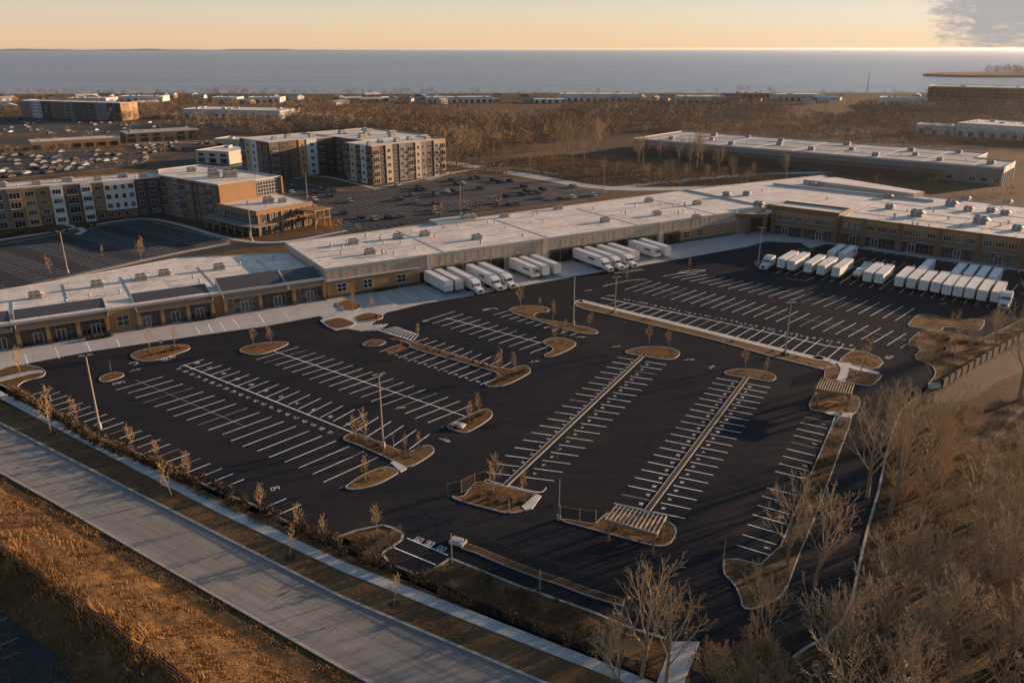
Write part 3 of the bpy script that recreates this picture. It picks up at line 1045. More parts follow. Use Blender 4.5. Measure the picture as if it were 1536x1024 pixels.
row(g('E', 695, 798), g('E', 690, 800), g('E', 800, 752), g('E', 800, 752), 2)
row(g('E', 340, 370), g('E', 912, 556), g('E', 470, 322), g('E', 1035, 508), 11, 11)
row(g('E', 520, 322), g('E', 1020, 468), g('E', 615, 292), g('E', 1085, 430), 10, 21)
row(g('E', 590, 195), g('E', 1195, 377), g('E', 770, 140), g('E', 1345, 322), 12, None)
cline([g('E', 715, 177), g('E', 1265, 322)], 0.17)
row(g('Q', 683, 217), g('Q', 1030, 310), g('Q', 755, 198), g('Q', 1095, 285), 10, None)
# right lot
row(G(994, 414.5), G(1343, 481), G(1033, 407.6), G(1372, 462), 23, None)
cline([g('F', 690, 165), G(1360, 470)], 0.12, wk)
row(g('F', 312, 262), g('S', 982, 365), g('F', 475, 207), g('S', 1065, 312), 26, None)
cline([g('F', 350, 222), G(1360, 510)], 0.12, wk)
row(g('F', 190, 357), g('S', 703, 430), g('F', 275, 330), g('S', 778, 362), 24, None, worn=0.15)
cline([g('F', 170, 310), g('F', 620, 400), g('F', 1000, 480), g('F', 1536, 600), g('S', 775, 375)], 0.24)
for i in range(44):
    t = (i + 0.5) / 44
    p = lerp(g('F', 300, 322), g('S', 775, 362), t)
    u = unit(g('F', 170, 310), g('S', 775, 375))
    q = (p[0] + random.uniform(-0.3, 0.3), p[1] + 0.6 + random.uniform(-0.2, 0.5))
    number(mk, random.choice('0246897'), q, u, (-u[1], u[0]), random.uniform(0.3, 0.5))
# tractor-trailer stalls
row(g('T', 130, 225), g('T', 1390, 430), g('T', 268, 150), g('T', 1500, 290), 23, None)
row(g('T', 560, 172), g('T', 860, 225), g('T', 640, 135), g('T', 920, 175), 6, None)
row(g('T', 680, 108), g('T', 1500, 225), g('T', 700, 98), g('T', 1515, 210), 13, None)
cline(gl('T', (180, 255), (300, 270), (340, 250)), 0.14)
# hatched crossing
hx = gl('E', (340, 250), (430, 228), (560, 272), (530, 308))
mk.strip(hx + [hx[0]], 0.2, Z_PAINT)
for i in range(1, 10):
    t = i / 10
    mk.strip([lerp(hx[0], hx[3], t), lerp(hx[1], hx[2], t)], 0.24, Z_PAINT + 0.003)
for i in range(6):
    a, b = lerp(g('E', 240, 250), g('E', 330, 250), i / 5), lerp(g('E', 300, 215), g('E', 385, 212), i / 5)
    mk.strip([a, b], 0.22, Z_PAINT)
mk.strip([g('E', 240, 245), g('E', 385, 212)], 0.2, Z_PAINT + 0.003)
# three-stall bay by the fence
for a, b in (((235, 410), (425, 488)), ((295, 368), (480, 445))):
    mk.strip([g('M', *a), g('M', *b)], 0.15, Z_PAINT)
for (x, y), t in (((350, 375), '6'), ((398, 392), '8'), ((452, 415), '0')):
    u = unit(g('M', 295, 368), g('M', 480, 445))
    number(mk, t + '0', g('M', x, y), u, (-u[1], u[0]), 0.42)
# arrows and painted symbols


def arrow(c, ang, s=0.85):
    ca, sa = math.cos(ang), math.sin(ang)
    T = lambda x, y: (c[0] + (x * ca - y * sa) * s, c[1] + (x * sa + y * ca) * s)
    wk.strip([T(-1.4, 0), T(0.4, 0)], 0.28 * s, Z_PAINT)
    wk.sheet([T(0.4, -0.55), T(1.5, 0), T(0.4, 0.55)], Z_PAINT)
    wk.strip([T(-0.6, 0), T(-0.1, 0.8)], 0.22 * s, Z_PAINT + 0.003)


for k, x, y, a in (('E', 1220, 426, 0.5), ('E', 710, 872, -0.6), ('F', 840, 730, 1.0), ('F', 705, 685, 0.2), ('D', 770, 208, 0.8), ('F', 260, 605, 0.3), ('F', 90, 265, 0.4), ('T', 1075, 400, 0.2),
                   ('T', 330, 97, 0.7), ('T', 270, 88, 0.2), ('S', 420, 30, 0.4), ('F', 225, 298, 0.1), ('E', 455, 690, 0.4), ('F', 45, 548, 0.1), ('S', 930, 405, 0.3), ('S', 760, 412, 0.5)):
    arrow(g(k, x, y), a)
for k, x, y in (('D', 660, 285), ('D', 690, 278), ('D', 950, 150), ('D', 980, 135), ('E', 950, 130), ('C', 25, 262), ('S', 925, 410), ('C', 655, 995), ('E', 600, 195)):
    number(mk, random.choice(['0', '6', '8']) + random.choice(['4', '0', '9']), g(k, x, y), (0.9, 0.43), (-0.43, 0.9), 0.45)
mk.strip(chaikin(gl('E', (925, 135), (950, 125), (1000, 122), (1010, 128)), 2, False), 0.18, Z_PAINT)
mk.strip(chaikin(gl('D', (735, 172), (770, 160), (790, 170), (760, 180)), 2, False), 0.2, Z_PAINT)
mk.strip(gl('F', (240, 155), (330, 140), (425, 138), (340, 152), (250, 160)), 0.2, Z_PAINT)
mk.strip(chaikin(gl('F', (180, 240), (300, 210), (400, 198), (445, 200)), 1, False), 0.2, Z_PAINT)
mk.strip(chaikin(gl('F', (635, 160), (660, 150), (740, 142), (800, 140), (795, 148), (690, 160), (640, 162)), 1, False), 0.2, Z_PAINT)
# apron lines (forecourt and dock)
ap_l = []
for a, b in (((188, 570), (215, 645)), ((425, 517), (457, 603)), ((660, 470), (697, 550)), ((895, 455), (920, 512))):
    ap_l.append([(0 + a[0] / 5.12, 420 + a[1] / 5.12), (0 + b[0] / 5.12, 420 + b[1] / 5.12)])
for a, b in (((200, 75), (228, 118)), ((275, 62), (297, 108)), ((340, 50), (372, 98)), ((410, 30), (455, 85)), ((560, 0), (595, 58)), ((705, 0), (742, 38))):
    ap_l.append([(240 + a[0] / 3.792, 470 + a[1] / 3.792), (240 + b[0] / 3.792, 470 + b[1] / 3.792)])
am = MB()
for a, b in ap_l:
    am.strip([G(*a), G(*b)], 0.2, Z_CONC + 0.008)
for i in range(5):
    a = lerp(g('W', 50, 885), g('W', 345, 830), i / 4)
    b = lerp(g('W', 180, 970), g('W', 500, 900), i / 4)
    am.strip([a, b], 0.18, Z_CONC + 0.008, 1 if i % 2 else 0)
for i in range(26):
    a = lerp(g('W', 1440, 660), G(1120, 352), i / 25)
    b = lerp(g('W', 1560, 720), G(1165, 364), i / 25)
    if i % 2 == 0:
        am.strip([a, b], 0.15, Z_CONC + 0.008, 1)
struct('apron_markings', am, [M['paint'], M['paint_worn']], 'white bay lines on the concrete apron', 'road marking')
struct('stall_markings', mk, M['paint'], 'fresh white stall lines, numbers and arrows on the asphalt', 'road marking')
struct('worn_markings', wk, M['paint_worn'], 'faded stall lines on the asphalt', 'road marking')

# ================================================================== BUILDINGS
WIN = {}


def window_mesh(w, h, cols, rows, fr=0.09, glass='glass', frame='frame'):
    key = (w, h, cols, rows, fr, glass, frame)
    if key not in WIN:
        m = MB()
        m.box(-w / 2 + fr, w / 2 - fr, -0.03, 0.0, fr, h - fr, 1)
        xs_ = [-w / 2 + (w - fr) * i / cols for i in range(cols + 1)]
        for x in xs_:
            m.box(x, x + fr, -0.09, 0.0, 0, h, 0)
        for i in range(rows + 1):
            z = (h - fr) * i / rows
            for a in xs_[:-1]:
                m.box(a + fr, a + (w - fr) / cols, -0.085, 0.0, z, z + fr, 0)
        o = m.build('window', [M[frame], M[glass]])
        WIN[key] = o.data
        bpy.data.objects.remove(o)
    return WIN[key]


def put_win(parent, w, h, cols, rows, x, y, z, rz=0.0, name='window', **kw):
    o = bpy.data.objects.new(name, window_mesh(w, h, cols, rows, **kw))
    COL.objects.link(o)
    o.parent = parent
    o.location = (x, y, z)
    o.rotation_euler = (0, 0, rz)
    return o


def flat_roof(parent, poly, z, m='roof', ph=0.45, name='roof', cap='parapet'):
    mb = MB()
    p = ccw(poly)
    mb.prism(inset(p, 0.25), z - 0.3, z, 0, 0)
    mb.ring(p, 0.28, z - 0.35, z + ph, 1)
    return mb.build(name, [M[m], M[cap]], parent)


def wall_block(parent, poly, z, m, name='wall'):
    mb = MB()
    mb.prism(inset(ccw(poly), 0.06), 0.0, z - 0.33, 0, 0)
    return mb.build(name, M[m], parent)


def rect(x0, x1, y0, y1):
    return [(x0, y0), (x1, y0), (x1, y1), (x0, y1)]


BAL = {}


def put_balcony(parent, w, x, y, z, rz):
    if w not in BAL:
        m = MB()
        m.box(-w / 2, w / 2, -1.1, -0.02, 0, 0.16, 0)
        m.box(-w / 2, w / 2, -1.1, -1.04, 1.05, 1.12, 1)
        n = int(w / 0.3)
        for i in range(n + 1):
            xx = -w / 2 + (w - 0.04) * i / n
            m.box(xx, xx + 0.04, -1.09, -1.05, 0.16, 1.05, 1)
        for sx in (-w / 2, w / 2 - 0.05):
            m.box(sx, sx + 0.05, -1.03, -0.02, 1.05, 1.12, 1)
        o = m.build('balcony', [M['parapet'], M['dark']])
        BAL[w] = o.data
        bpy.data.objects.remove(o)
    o = bpy.data.objects.new('balcony', BAL[w])
    COL.objects.link(o)
    o.parent = parent
    o.location = (x, y, z)
    o.rotation_euler = (0, 0, rz)


def facade(parent, p0, p1, mods, floors, fh, top, base=0.0):
    """cladding bays with windows along p0->p1 (outward side on the right of travel)"""
    ang = math.atan2(p1[1] - p0[1], p1[0] - p0[0])
    L = dist(p0, p1)
    tot = sum(m[0] for m in mods)
    ux, uy = math.cos(ang), math.sin(ang)
    nx, ny = uy, -ux
    t = 0.0
    for w, mname, typ, depth in mods:
        w = w * L / tot
        x0, x1 = t, t + w
        t += w
        mb = MB()
        zb = base + (fh if typ.endswith('_up') else 0)
        a = (p0[0] + ux * (x0 + 0.02), p0[1] + uy * (x0 + 0.02))
        b = (p0[0] + ux * (x1 - 0.02), p0[1] + uy * (x1 - 0.02))
        mb.prism([a, b, (b[0] + nx * depth, b[1] + ny * depth), (a[0] + nx * depth, a[1] + ny * depth)], zb, top + random.uniform(0.05, 0.35))
        mb.build('cladding', M[mname], parent)
        cx = (x0 + x1) / 2
        ty = typ.replace('_up', '')
        for k in range(floors):
            z = base + k * fh + 0.85
            at = lambda s, d: (p0[0] + ux * s + nx * d, p0[1] + uy * s + ny * d)
            dpt = depth if not (typ.endswith('_up') and k == 0) else 0.0
            if ty == 'w1':
                q = at(cx, dpt); put_win(parent, 1.1, 1.6, 1, 1, q[0], q[1], z, ang)
            elif ty == 'w2':
                q = at(cx, dpt); put_win(parent, 1.9, 1.6, 2, 1, q[0], q[1], z, ang)
            elif ty == 'w3':
                q = at(cx, dpt); put_win(parent, 2.8, 1.65, 3, 1, q[0], q[1], z, ang)
            elif ty == 'ww':
                n = max(2, int(w / 2.6))
                for i in range(n):
                    q = at(x0 + w * (i + 0.5) / n, dpt)
                    put_win(parent, 1.25, 1.75, 1, 1, q[0], q[1], z - 0.05, ang) if i % 3 else put_win(parent, 1.7, 1.75, 2, 1, q[0], q[1], z - 0.05, ang)
            elif ty == 'b':
                q = at(cx, dpt)
                ww = round(min(3.4, w - 0.6), 1)
                put_win(parent, ww, 2.2, 3, 1, q[0], q[1], z - 0.6, ang)
                if k:
                    put_balcony(parent, round(ww + 0.4, 1), q[0], q[1], z - 0.85, ang)


# ---- apartment block at the left: long wing, short wing, two-storey end
ANG_E = R(32.4)
EO = G(0, 345)
E_ = thing('apartment_building', 'four storey apartment block of ochre, white and brown bays, bent round a small lot', 'apartment building', (*EO, 0), ANG_E)
wing = rect(-26, 62, 0, 16)
wall_block(E_, wing, 13.6, 'brown')
flat_roof(E_, wing, 13.6)
facade(E_, (-26, 0), (54, 0), [(7, 'grey', 'b', .3), (5, 'brown', 'w3', .1), (6, 'orange', 'w2', .4), (6, 'grey', 'b', .2), (6.3, 'grey', 'b', .1), (4.8, 'orange', 'b', .5), (4.4, 'orange2', 'w3', .3), (4.3, 'orange', 'w2_up', .55),
                           (4.2, 'white', 'w3', .8), (5.7, 'brown', 'b', .1), (3.5, 'white', 'w3', .8), (4.0, 'orange', 'w2_up', .5), (10.6, 'white', 'ww_up', .75), (4.3, 'dark_brick', 'w2', .2), (4.5, 'dark_brick', 'w3', .3)], 4, 3.35, 13.6)
# short wing turns along the street grid
wa = -69.5
wd = (math.cos(R(wa)), math.sin(R(wa)))
wn = (-wd[1], wd[0])
p0 = (54.3, 1.0)
W2 = lambda s, d: (p0[0] + wd[0] * s + wn[0] * d, p0[1] + wd[1] * s + wn[1] * d)
pol = [W2(0.5, 0), W2(38.5, 0), W2(38.5, 27), W2(-14, 27), W2(-14, 8)]
wall_block(E_, pol, 14.3, 'dark_brick')
flat_roof(E_, pol, 14.3)
facade(E_, W2(1, 0), W2(38.5, 0), [(4, 'dark_brick', 'b', .1), (4, 'brown', 'w2', .3), (3.5, 'grey', 'w3', .4), (4, 'dark_brick', 'b', .1), (4.5, 'brown', 'w2', .5), (3.5, 'dark_brick', 'w1', .2), (4.5, 'brown', 'w2', .4), (3, 'grey', 'b', .1), (4, 'brown', 'w1', .45)], 4, 3.4, 14.3)
mb = MB()
a, b = W2(38.5, 0), W2(38.5, 15.5)
n2 = wd
mb.prism([a, b, (b[0] + n2[0] * .3, b[1] + n2[1] * .3), (a[0] + n2[0] * .3, a[1] + n2[1] * .3)], 6.5, 14.5)
mb.build('cladding', M['orange'], E_)
q = W2(38.5, 21)
put_win(E_, 10.0, 5.2, 8, 4, q[0] + n2[0] * .05, q[1] + n2[1] * .05, 8.4, R(wa + 90), fr=0.12)
mb = MB()
a, b = W2(38.5, 26.3), W2(38.5, 27.0)
mb.prism([a, b, (b[0] + n2[0] * 1.0, b[1] + n2[1] * 1.0), (a[0] + n2[0] * 1.0, a[1] + n2[1] * 1.0)], 0, 14.6)
mb.build('fin', M['orange'], E_)
# two-storey end with porch
low = [W2(38.6, -1.2), W2(62, -2.0), W2(62, 22), W2(38.6, 27)]
wall_block(E_, low, 8.0, 'dark_brick')
flat_roof(E_, low, 8.0, ph=0.3, cap='orange')
mb = MB()
a, b = W2(38.6, -1.2), W2(62, -2.0)
for z0, z1 in ((6.9, 7.7),):
    mb.prism([W2(38.7, -1.5), W2(62.2, -2.3), W2(62.2, -1.9), W2(38.7, -1.1)], z0, z1)
    mb.prism([W2(62.01, -2.3), W2(62.35, -2.3), W2(62.35, 22), W2(62.01, 22)], z0, z1)
for i in range(6):
    d = -2.0 + 24 * i / 5
    mb.prism([W2(61.9, d), W2(62.6, d), W2(62.6, d + .6), W2(61.9, d + .6)], 0, 6.9)
mb.prism([W2(61.9, -2), W2(62.5, -2), W2(62.5, 22), W2(61.9, 22)], 3.4, 4.1)
mb.build('porch_frame', M['orange'], E_)
for i in range(5):
    q = W2(62.02, 0.6 + 24 * (i + 0.4) / 5)
    put_win(E_, 3.6, 2.6, 4, 1, q[0], q[1], 4.2, R(wa + 90))
    put_win(E_, 3.6, 3.0, 4, 1, q[0], q[1], 0.3, R(wa + 90))
for i in range(6):
    q = W2(40.5 + 3.7 * i, -1.25 - 0.034 * 3.7 * i)
    put_win(E_, 3.0, 2.2, 3, 1, q[0], q[1], 4.5, R(wa))
    put_win(E_, 3.0, 2.9, 3, 1, q[0], q[1], 0.4, R(wa))
mb = MB()
mb.prism([W2(36, -1.6), W2(63, -2.4), W2(66, 3), W2(66, -6), W2(60, -7.5), W2(36, -6)], 3.7, 4.05)
for i in range(7):
    s = 37 + 4.2 * i
    mb.prism([W2(s, -5.9), W2(s + .35, -5.9), W2(s + .35, -5.5), W2(s, -5.5)], 0, 3.7)
mb.build('porch', M['grey'], E_)
mb = MB()
mb.prism([W2(62.6, 14), W2(70, 16), W2(70, 24), W2(62.6, 23)], 6.2, 6.6)
for s, d in ((69, 16.5), (69, 23), (66, 23)):
    mb.prism([W2(s, d), W2(s + .4, d), W2(s + .4, d + .4), W2(s, d + .4)], 0, 6.2)
mb.prism([W2(63, 16), W2(70, 16.4), W2(70, 23.5), W2(63, 23)], 3.4, 3.7)
mb.build('terrace', M['orange'], E_)

# ---- second apartment block in the middle distance
FO = G(560, 277)
Fb = thing('apartment_building', 'five storey brown and cream apartment block with a dark courtyard, in the middle distance', 'apartment building', (*FO, 0), R(45.5))
b1, b2, b3 = rect(0, 45, 0, 21), rect(12, 52, 21.3, 76), rect(-25, 11.7, 48, 76)
for p in (b1, b2, b3):
    wall_block(Fb, p, 17.2, 'brown')
    flat_roof(Fb, p, 17.2, ph=0.5)
facade(Fb, (0, 0), (45, 0), [(4.5, 'orange', 'b', .4), (3.5, 'dark_brick', 'w1', .1), (4, 'beige', 'w2', .5), (4.2, 'dark_brick', 'w2', .1), (4, 'grey', 'w2', .4), (6, 'brown', 'b', .15), (3.5, 'beige', 'w1', .5), (3.5, 'grey', 'w1', .3), (5, 'brown', 'w2', .1), (3.5, 'beige', 'w2', .5), (4.5, 'orange2', 'b', .3)], 5, 3.3, 17.2)
facade(Fb, (0, 21), (0, 0), [(4, 'dark_brick', 'b', .1), (4.5, 'beige', 'w2', .5), (4, 'dark_brick', 'b', .1), (4, 'white', 'w2', .4), (4, 'brown', 'b', .2)], 5, 3.3, 17.2)
facade(Fb, (12, 48), (12, 21.3), [(5, 'dark_brick', 'w2', .1), (5, 'brown', 'b', .1), (5, 'dark_brick', 'w2', .2), (6, 'brown', 'w3', .1)], 5, 3.3, 17.2)
facade(Fb, (-25, 48), (11.7, 48), [(5, 'brown', 'b', .2), (5, 'dark_brick', 'w2', .3), (5, 'brown', 'w2', .1), (4, 'orange2', 'w1', .4), (5.5, 'white', 'w2', .7), (5, 'dark_brick', 'b', .1), (5, 'dark_brick', 'w2', .1)], 5, 3.3, 17.2)
facade(Fb, (-25, 76), (-25, 48), [(5, 'dark_brick', 'b', .2), (5, 'beige', 'w2', .4), (6, 'white', 'w2', .3), (5, 'brown', 'w2', .2), (6, 'dark_brick', 'b', .3)], 5, 3.3, 17.2)

# ---- far left apartment block
GO = G(35, 176)
Gb = thing('apartment_building', 'distant five storey dark apartment block with a sunlit gold end wall', 'apartment building', (*GO, 0), R(-19.2))
p = rect(0, 115, 0, 20)
wall_block(Gb, p, 14.5, 'brown')
flat_roof(Gb, p, 14.5)
facade(Gb, (0, 0), (115, 0), [(8, 'grey', 'w2', .3), (7, 'white', 'ww', .6), (7, 'dark_brick', 'b', .2), (9, 'brown', 'ww', .4), (7, 'grey', 'b', .2), (9, 'dark_brick', 'ww', .5), (7, 'brown', 'b', .1), (8, 'grey', 'w3', .5), (9, 'dark_brick', 'w2', .2)], 5, 2.85, 14.5)
facade(Gb, (115, 0), (115, 20), [(9, 'orange', 'w2', .3), (9, 'orange2', 'w2', .3)], 5, 2.85, 14.5)

# ---- the long warehouse with loading docks
WO = G(490, 448)
ANG_W = R(31.3)
Wb = thing('warehouse', 'very long beige warehouse with a pale flat roof and a row of dark loading docks', 'warehouse', (*WO, 0), ANG_W)
wp = [(0, 0), (145, 0), (146, 0.8), (160, 0.8), (160, 42), (0, 34)]
wall_block(Wb, wp, 7.6, 'beige')
flat_roof(Wb, wp, 7.6, ph=0.25)
mb = MB()
for x in (29, 66.5, 111):
    mb.box(x - 0.75, x + 0.75, -0.35, -0.001, 0, 7.7)
mb.build('pilaster', M['beige2'], Wb)
mb = MB()
mb.box(0.2, 25.5, -0.7, -0.002, 0.9, 4.6, 0)
mb.box(0.2, 25.5, -0.75, -0.002, 0.0, 0.9, 1)
mb.box(0.0, 25.8, -0.95, -0.002, 4.6, 4.85, 2)
mb.build('brick_base', [M['tan'], M['dark_brick'], M['parapet']], Wb)
mb = MB()
mb.box(118.5, 144.5, -0.4, -0.002, 0.9, 4.4, 0)
mb.box(118.5, 144.5, -0.45, -0.002, 0.0, 0.9, 1)
mb.build('brick_base', [M['tan'], M['dark_brick'], M['parapet']], Wb)
for x, y in ((4, -.7), (11, -.7), (20.5, -.7), (122, -.4), (128, -.4), (137, -.4)):
    put_win(Wb, 2.6, 2.2, 2, 2, x, y - 0.002, 1.5)
# narrow ribs in the wall panels
mb = MB()
for i in range(36):
    x = 2 + i * 4.0
    if all(abs(x - q) > 1.2 for q in (29, 66.5, 111)):
        mb.box(x, x + 0.09, -0.03, -0.001, 4.9, 7.2)
mb.build('panel_joint', M['grey'], Wb)
# doors
dm = MB()
dm.box(-1.75, -1.2, -0.6, -0.003, 0.0, 4.0, 0)
dm.box(1.2, 1.75, -0.6, -0.003, 0.0, 4.0, 0)
dm.box(-1.2, 1.2, -0.6, -0.003, 3.3, 4.0, 0)
dm.box(-1.2, 1.2, -0.1, -0.003, 1.0, 3.3, 1)
dm.box(-1.2, 1.2, -0.35, -0.003, 0.0, 1.0, 0)
dm.box(-0.25, 0.25, -0.25, -0.003, 4.55, 4.85, 2)
o = dm.build('dock_door', [M['darkdoor'], M['dark'], M['frame']], Wb)
o2 = MB()
DOORS = [32.5, 37.0, 41.6, 46.2, 50.5, 57.0, 70.0, 74.2, 78.4, 82.6, 86.8, 90.8, 95.0, 99.2, 103.4, 107.6, 114.5, 117.4]
o.location = (DOORS[0], 0, 0)
for x in DOORS[1:]:
    c = o.copy()
    COL.objects.link(c)
    c.parent = Wb
    c.location = (x, 0, 0)
for x, w in ((27.2, 2.2),):
    put_win(Wb, w, 3.0, 1, 1, x, -0.002, 0.1, name='door', frame='brown', glass='dark')
mb = MB()
for x in (0.02, 34, 68, 102, 136):
    mb.box(x, x + 0.35, 0.35, 33.5, 7.6, 7.68)
for y in (12, 24):
    for k in range(4):
        mb.box(0.4 + k * 34, 33.9 + k * 34, y, y + 0.3, 7.6, 7.67)
mb.build('roof_joint', M['parapet'], Wb)
mb = MB()
mb.box(48, 62, 33, 39.5, 7.602, 8.5)
mb.build('roof_curb', M['parapet'], Wb)

# ---- retail strip at the left with dark seam roofs
RT = thing('retail_strip', 'low brick shop row with dark seamed awning roofs at the left of the lot', 'shop row', (*WO, 0), ANG_W)
wall_block(RT, [(-110, 0), (-0.2, 0), (-0.2, 31.5), (-28, 41), (-56, 33), (-110, 21)], 5.4, 'tan')
flat_roof(RT, [(-110, 0), (-0.2, 0), (-0.2, 31.5), (-28, 41), (-56, 33), (-110, 21)], 5.4, ph=0.2)
mb = MB()
for x in (-10, -25.3, -44, -57, -68, -90):
    mb.box(x, x + 0.3, 7.2, 28 if x > -60 else 19, 5.402, 5.5)
mb.build('roof_joint', M['parapet'], RT)
for (x0, x1, zt) in ((-25.3, -9.8, 7.4), (-9.6, -0.4, 7.1), (-44.3, -27.6, 6.5), (-67.8, -50.0, 6.5), (-92, -68.4, 6.5)):
    mb = MB()
    ze = 4.4
    mb.face([(x0, -1.6, ze), (x1, -1.6, ze), (x1, 6.8, zt), (x0, 6.8, zt)], 0)
    mb.face([(x0, -1.6, ze - 0.35), (x0, -1.6, ze), (x0, 6.8, zt), (x0, 6.8, 5.2), (x0, 0, 5.2), (x0, -0.05, ze - 0.35)], 1)
    mb.face([(x1, -1.6, ze), (x1, -1.6, ze - 0.35), (x1, -0.05, ze - 0.35), (x1, 0, 5.2), (x1, 6.8, 5.2), (x1, 6.8, zt)], 1)
    mb.face([(x1, 6.8, 5.2), (x0, 6.8, 5.2), (x0, 6.8, zt), (x1, 6.8, zt)], 1)
    mb.face([(x0, -1.6, ze - 0.35), (x1, -1.6, ze - 0.35), (x1, -1.6, ze), (x0, -1.6, ze)], 2)
    mb.face([(x0, -0.05, ze - 0.35), (x1, -0.05, ze - 0.35), (x1, -1.6, ze - 0.35), (x0, -1.6, ze - 0.35)], 2)
    for xx in (x0, x1 - 0.18):
        mb.face([(xx, -1.6, ze + 0.06), (xx + 0.18, -1.6, ze + 0.06), (xx + 0.18, 6.8, zt + 0.06), (xx, 6.8, zt + 0.06)], 1)
        mb.face([(xx, -1.6, ze), (xx, -1.6, ze + .06), (xx, 6.8, zt + 0.06), (xx, 6.8, zt)], 1)
    mb.build('awning_roof', [M['metal_roof'], M['parapet'], M['orange']], RT)
piers = [-0.8, -8.5, -16.8, -25.0, -27.9, -33.4, -39.0, -44.0, -50.4, -56.2, -62.0, -67.6, -74.5, -81.5, -88.5]
for x in piers:
    mb = MB()
    mb.box(x - 0.45, x + 0.45, -1.45, -0.62, 0.0, 1.2, 1)
    mb.box(x - 0.38, x + 0.38, -1.38, -0.68, 1.2, 4.04, 0)
    mb.build('pier', [M['tan'], M['dark_brick']], RT)
for a, b in zip(piers[:-1], piers[1:]):
    w = abs(a - b)
    if w < 4:
        continue
    if abs((a + b) / 2 + 47.2) < 2:
        put_win(RT, 2.6, 2.4, 2, 2, (a + b) / 2, -0.01, 1.2)
        continue
    put_win(RT, round(w - 1.0, 1), 3.5, 5, 2, (a + b) / 2, -0.01, 0.15, name='storefront', fr=.055, frame='mullion')
    put_win(RT, 1.9, 2.6, 2, 1, (a + b) / 2 + random.uniform(-1, 1), -0.11, 0.12, name='door', fr=0.12)

# ---- right shop building: deep roof, two-storey brick front
RO = G(1190, 355)
ANG_R = R(-39.8)
RB = thing('retail_building', 'wide two storey brown brick shop building with a huge pale roof at the right', 'shop building', (*RO, 0), ANG_R)


def w2r(x, y):
    ca, sa = math.cos(ANG_W), math.sin(ANG_W)
    wx, wy = WO[0] + x * ca - y * sa - RO[0], WO[1] + x * sa + y * ca - RO[1]
    cb, sb = math.cos(ANG_R), math.sin(ANG_R)
    return (wx * cb + wy * sb, -wx * sb + wy * cb)


RZ = 7.9
deep = [(14.6, 1.0), (100, 1.0), (100, 62), (58, 62), (24, 63), (-16, 80), w2r(239, 39.5), w2r(160.2, 42.2), w2r(160.2, 8), (-14, 10.5), (13.9, 10.5)]
wall_block(RB, deep, RZ, 'brown')
flat_roof(RB, deep, RZ, ph=0.2)
mb = MB()
mb.box(14.6, 100, 0.72, 0.999, 0.0, 8.8)
mb.build('front_parapet', M['brown'], RB)
fr = rect(-8, 14.3, -0.6, 10.3)
wall_block(RB, fr, 9.3, 'brown')
flat_roof(RB, fr, 9.3, ph=0.6, cap='brown')
cw = [(-33, 6), (-20, -14.5), (-12.4, -9.2), (-12.4, 2), (-8.2, 9.9), (-14.5, 10.2), (-38, 28)]
cw = [(-27.5, 3.2), (-18.5, -10.5), (-8.2, -3.5), (-8.2, 10.3), (-14.5, 10.3), (-31, 21)]
flat_roof(RB, cw, 6.2, ph=0.9, name='canopy', cap='brown')
mb = MB()
for x, y in ((-18.3, -9.6), (-13.5, -6.4), (-26.3, 2.8), (-9.2, -3.0)):
    mb.box(x - 0.6, x + 0.6, y - 0.6, y + 0.6, 0, 5.84)
mb.build('column', M['brown'], RB)
wall_block(RB, [(-24, 5), (-17, -4), (-10, 2), (-8.3, 10), (-15, 10), (-30, 20)], 6.1, 'dark_brick')
# brick front bays: piers, upper windows, awnings, shopfronts
xs_ = [-8, -0.5, 7, 14.3]
bays = [(-7.6, 13.9, -0.6, 9.3)]
PX = [14.6, 22, 33, 44.3, 55, 66, 77, 88, 99]
for x in PX:
    mb = MB()
    mb.box(x - 0.55, x + 0.55, 0.3, 0.719, 0, 8.95, 0)
    mb.build('pier', M['brown'], RB)
for x in (-7.5, 13.9):
    mb = MB()
    mb.box(x - 0.5, x + 0.5, -1.1, -0.541, 0, 9.95, 0)
    mb.build('pier', M['brown'], RB)
mb = MB()
for x0, x1, y in [(-6.9, 13.3, -0.54)] + [(a + 0.6, b - 0.6, 0.72) for a, b in zip(PX[:-1], PX[1:])]:
    mb.box(x0, x1, y - 0.35, y - 0.001, 7.2, 8.2, 0)
mb.build('brick_band', M['tan'], RB)
for x0, x1, y in [(-6.9, 3.0, -0.55), (3.0, 13.2, -0.55)] + [(a + 0.6, b - 0.6, 0.71) for a, b in zip(PX[:-1], PX[1:])]:
    cx, w = (x0 + x1) / 2, x1 - x0
    for i in range(3):
        put_win(RB, round(w / 3 - 0.9, 1), 1.7, 3, 1, x0 + w * (i + 0.5) / 3, y - 0.01, 5.2)
    mb = MB()
    mb.box(x0 + 0.3, x1 - 0.3, y - 1.7, y - 0.02, 3.7, 3.95)
    mb.build('awning', M['grey'], RB)
    put_win(RB, round(w * 0.92, 1), 3.1, 7, 2, cx, y - 0.012, 0.2, name='storefront', fr=.055, frame='mullion')
    put_win(RB, 2.2, 2.8, 2, 1, cx + random.uniform(-2, 2), y - 0.12, 0.15, name='door', fr=0.14)
mb = MB()
mb.box(-30, 30, 52, 53, RZ + .002, RZ + .8)
mb.box(14.6, 15.0, 14, 52, RZ + .002, RZ + .12)
for y in (14, 27, 40):
    mb.box(15.2, 99, y, y + 0.3, RZ + .002, RZ + .1)
for x in (31, 47, 63, 80):
    mb.box(x, x + 0.3, 1.5, 13.8, RZ + .002, RZ + .1)
    mb.box(x, x + 0.3, 14.4, 26.9, RZ + .002, RZ + .09)
    mb.box(x, x + 0.3, 27.4, 39.9, RZ + .002, RZ + .09)
for x in (-10, 0):
    mb.box(x, x + 0.3, 11, 51, RZ + .002, RZ + .1)
mb.build('roof_joint', M['parapet'], RB)
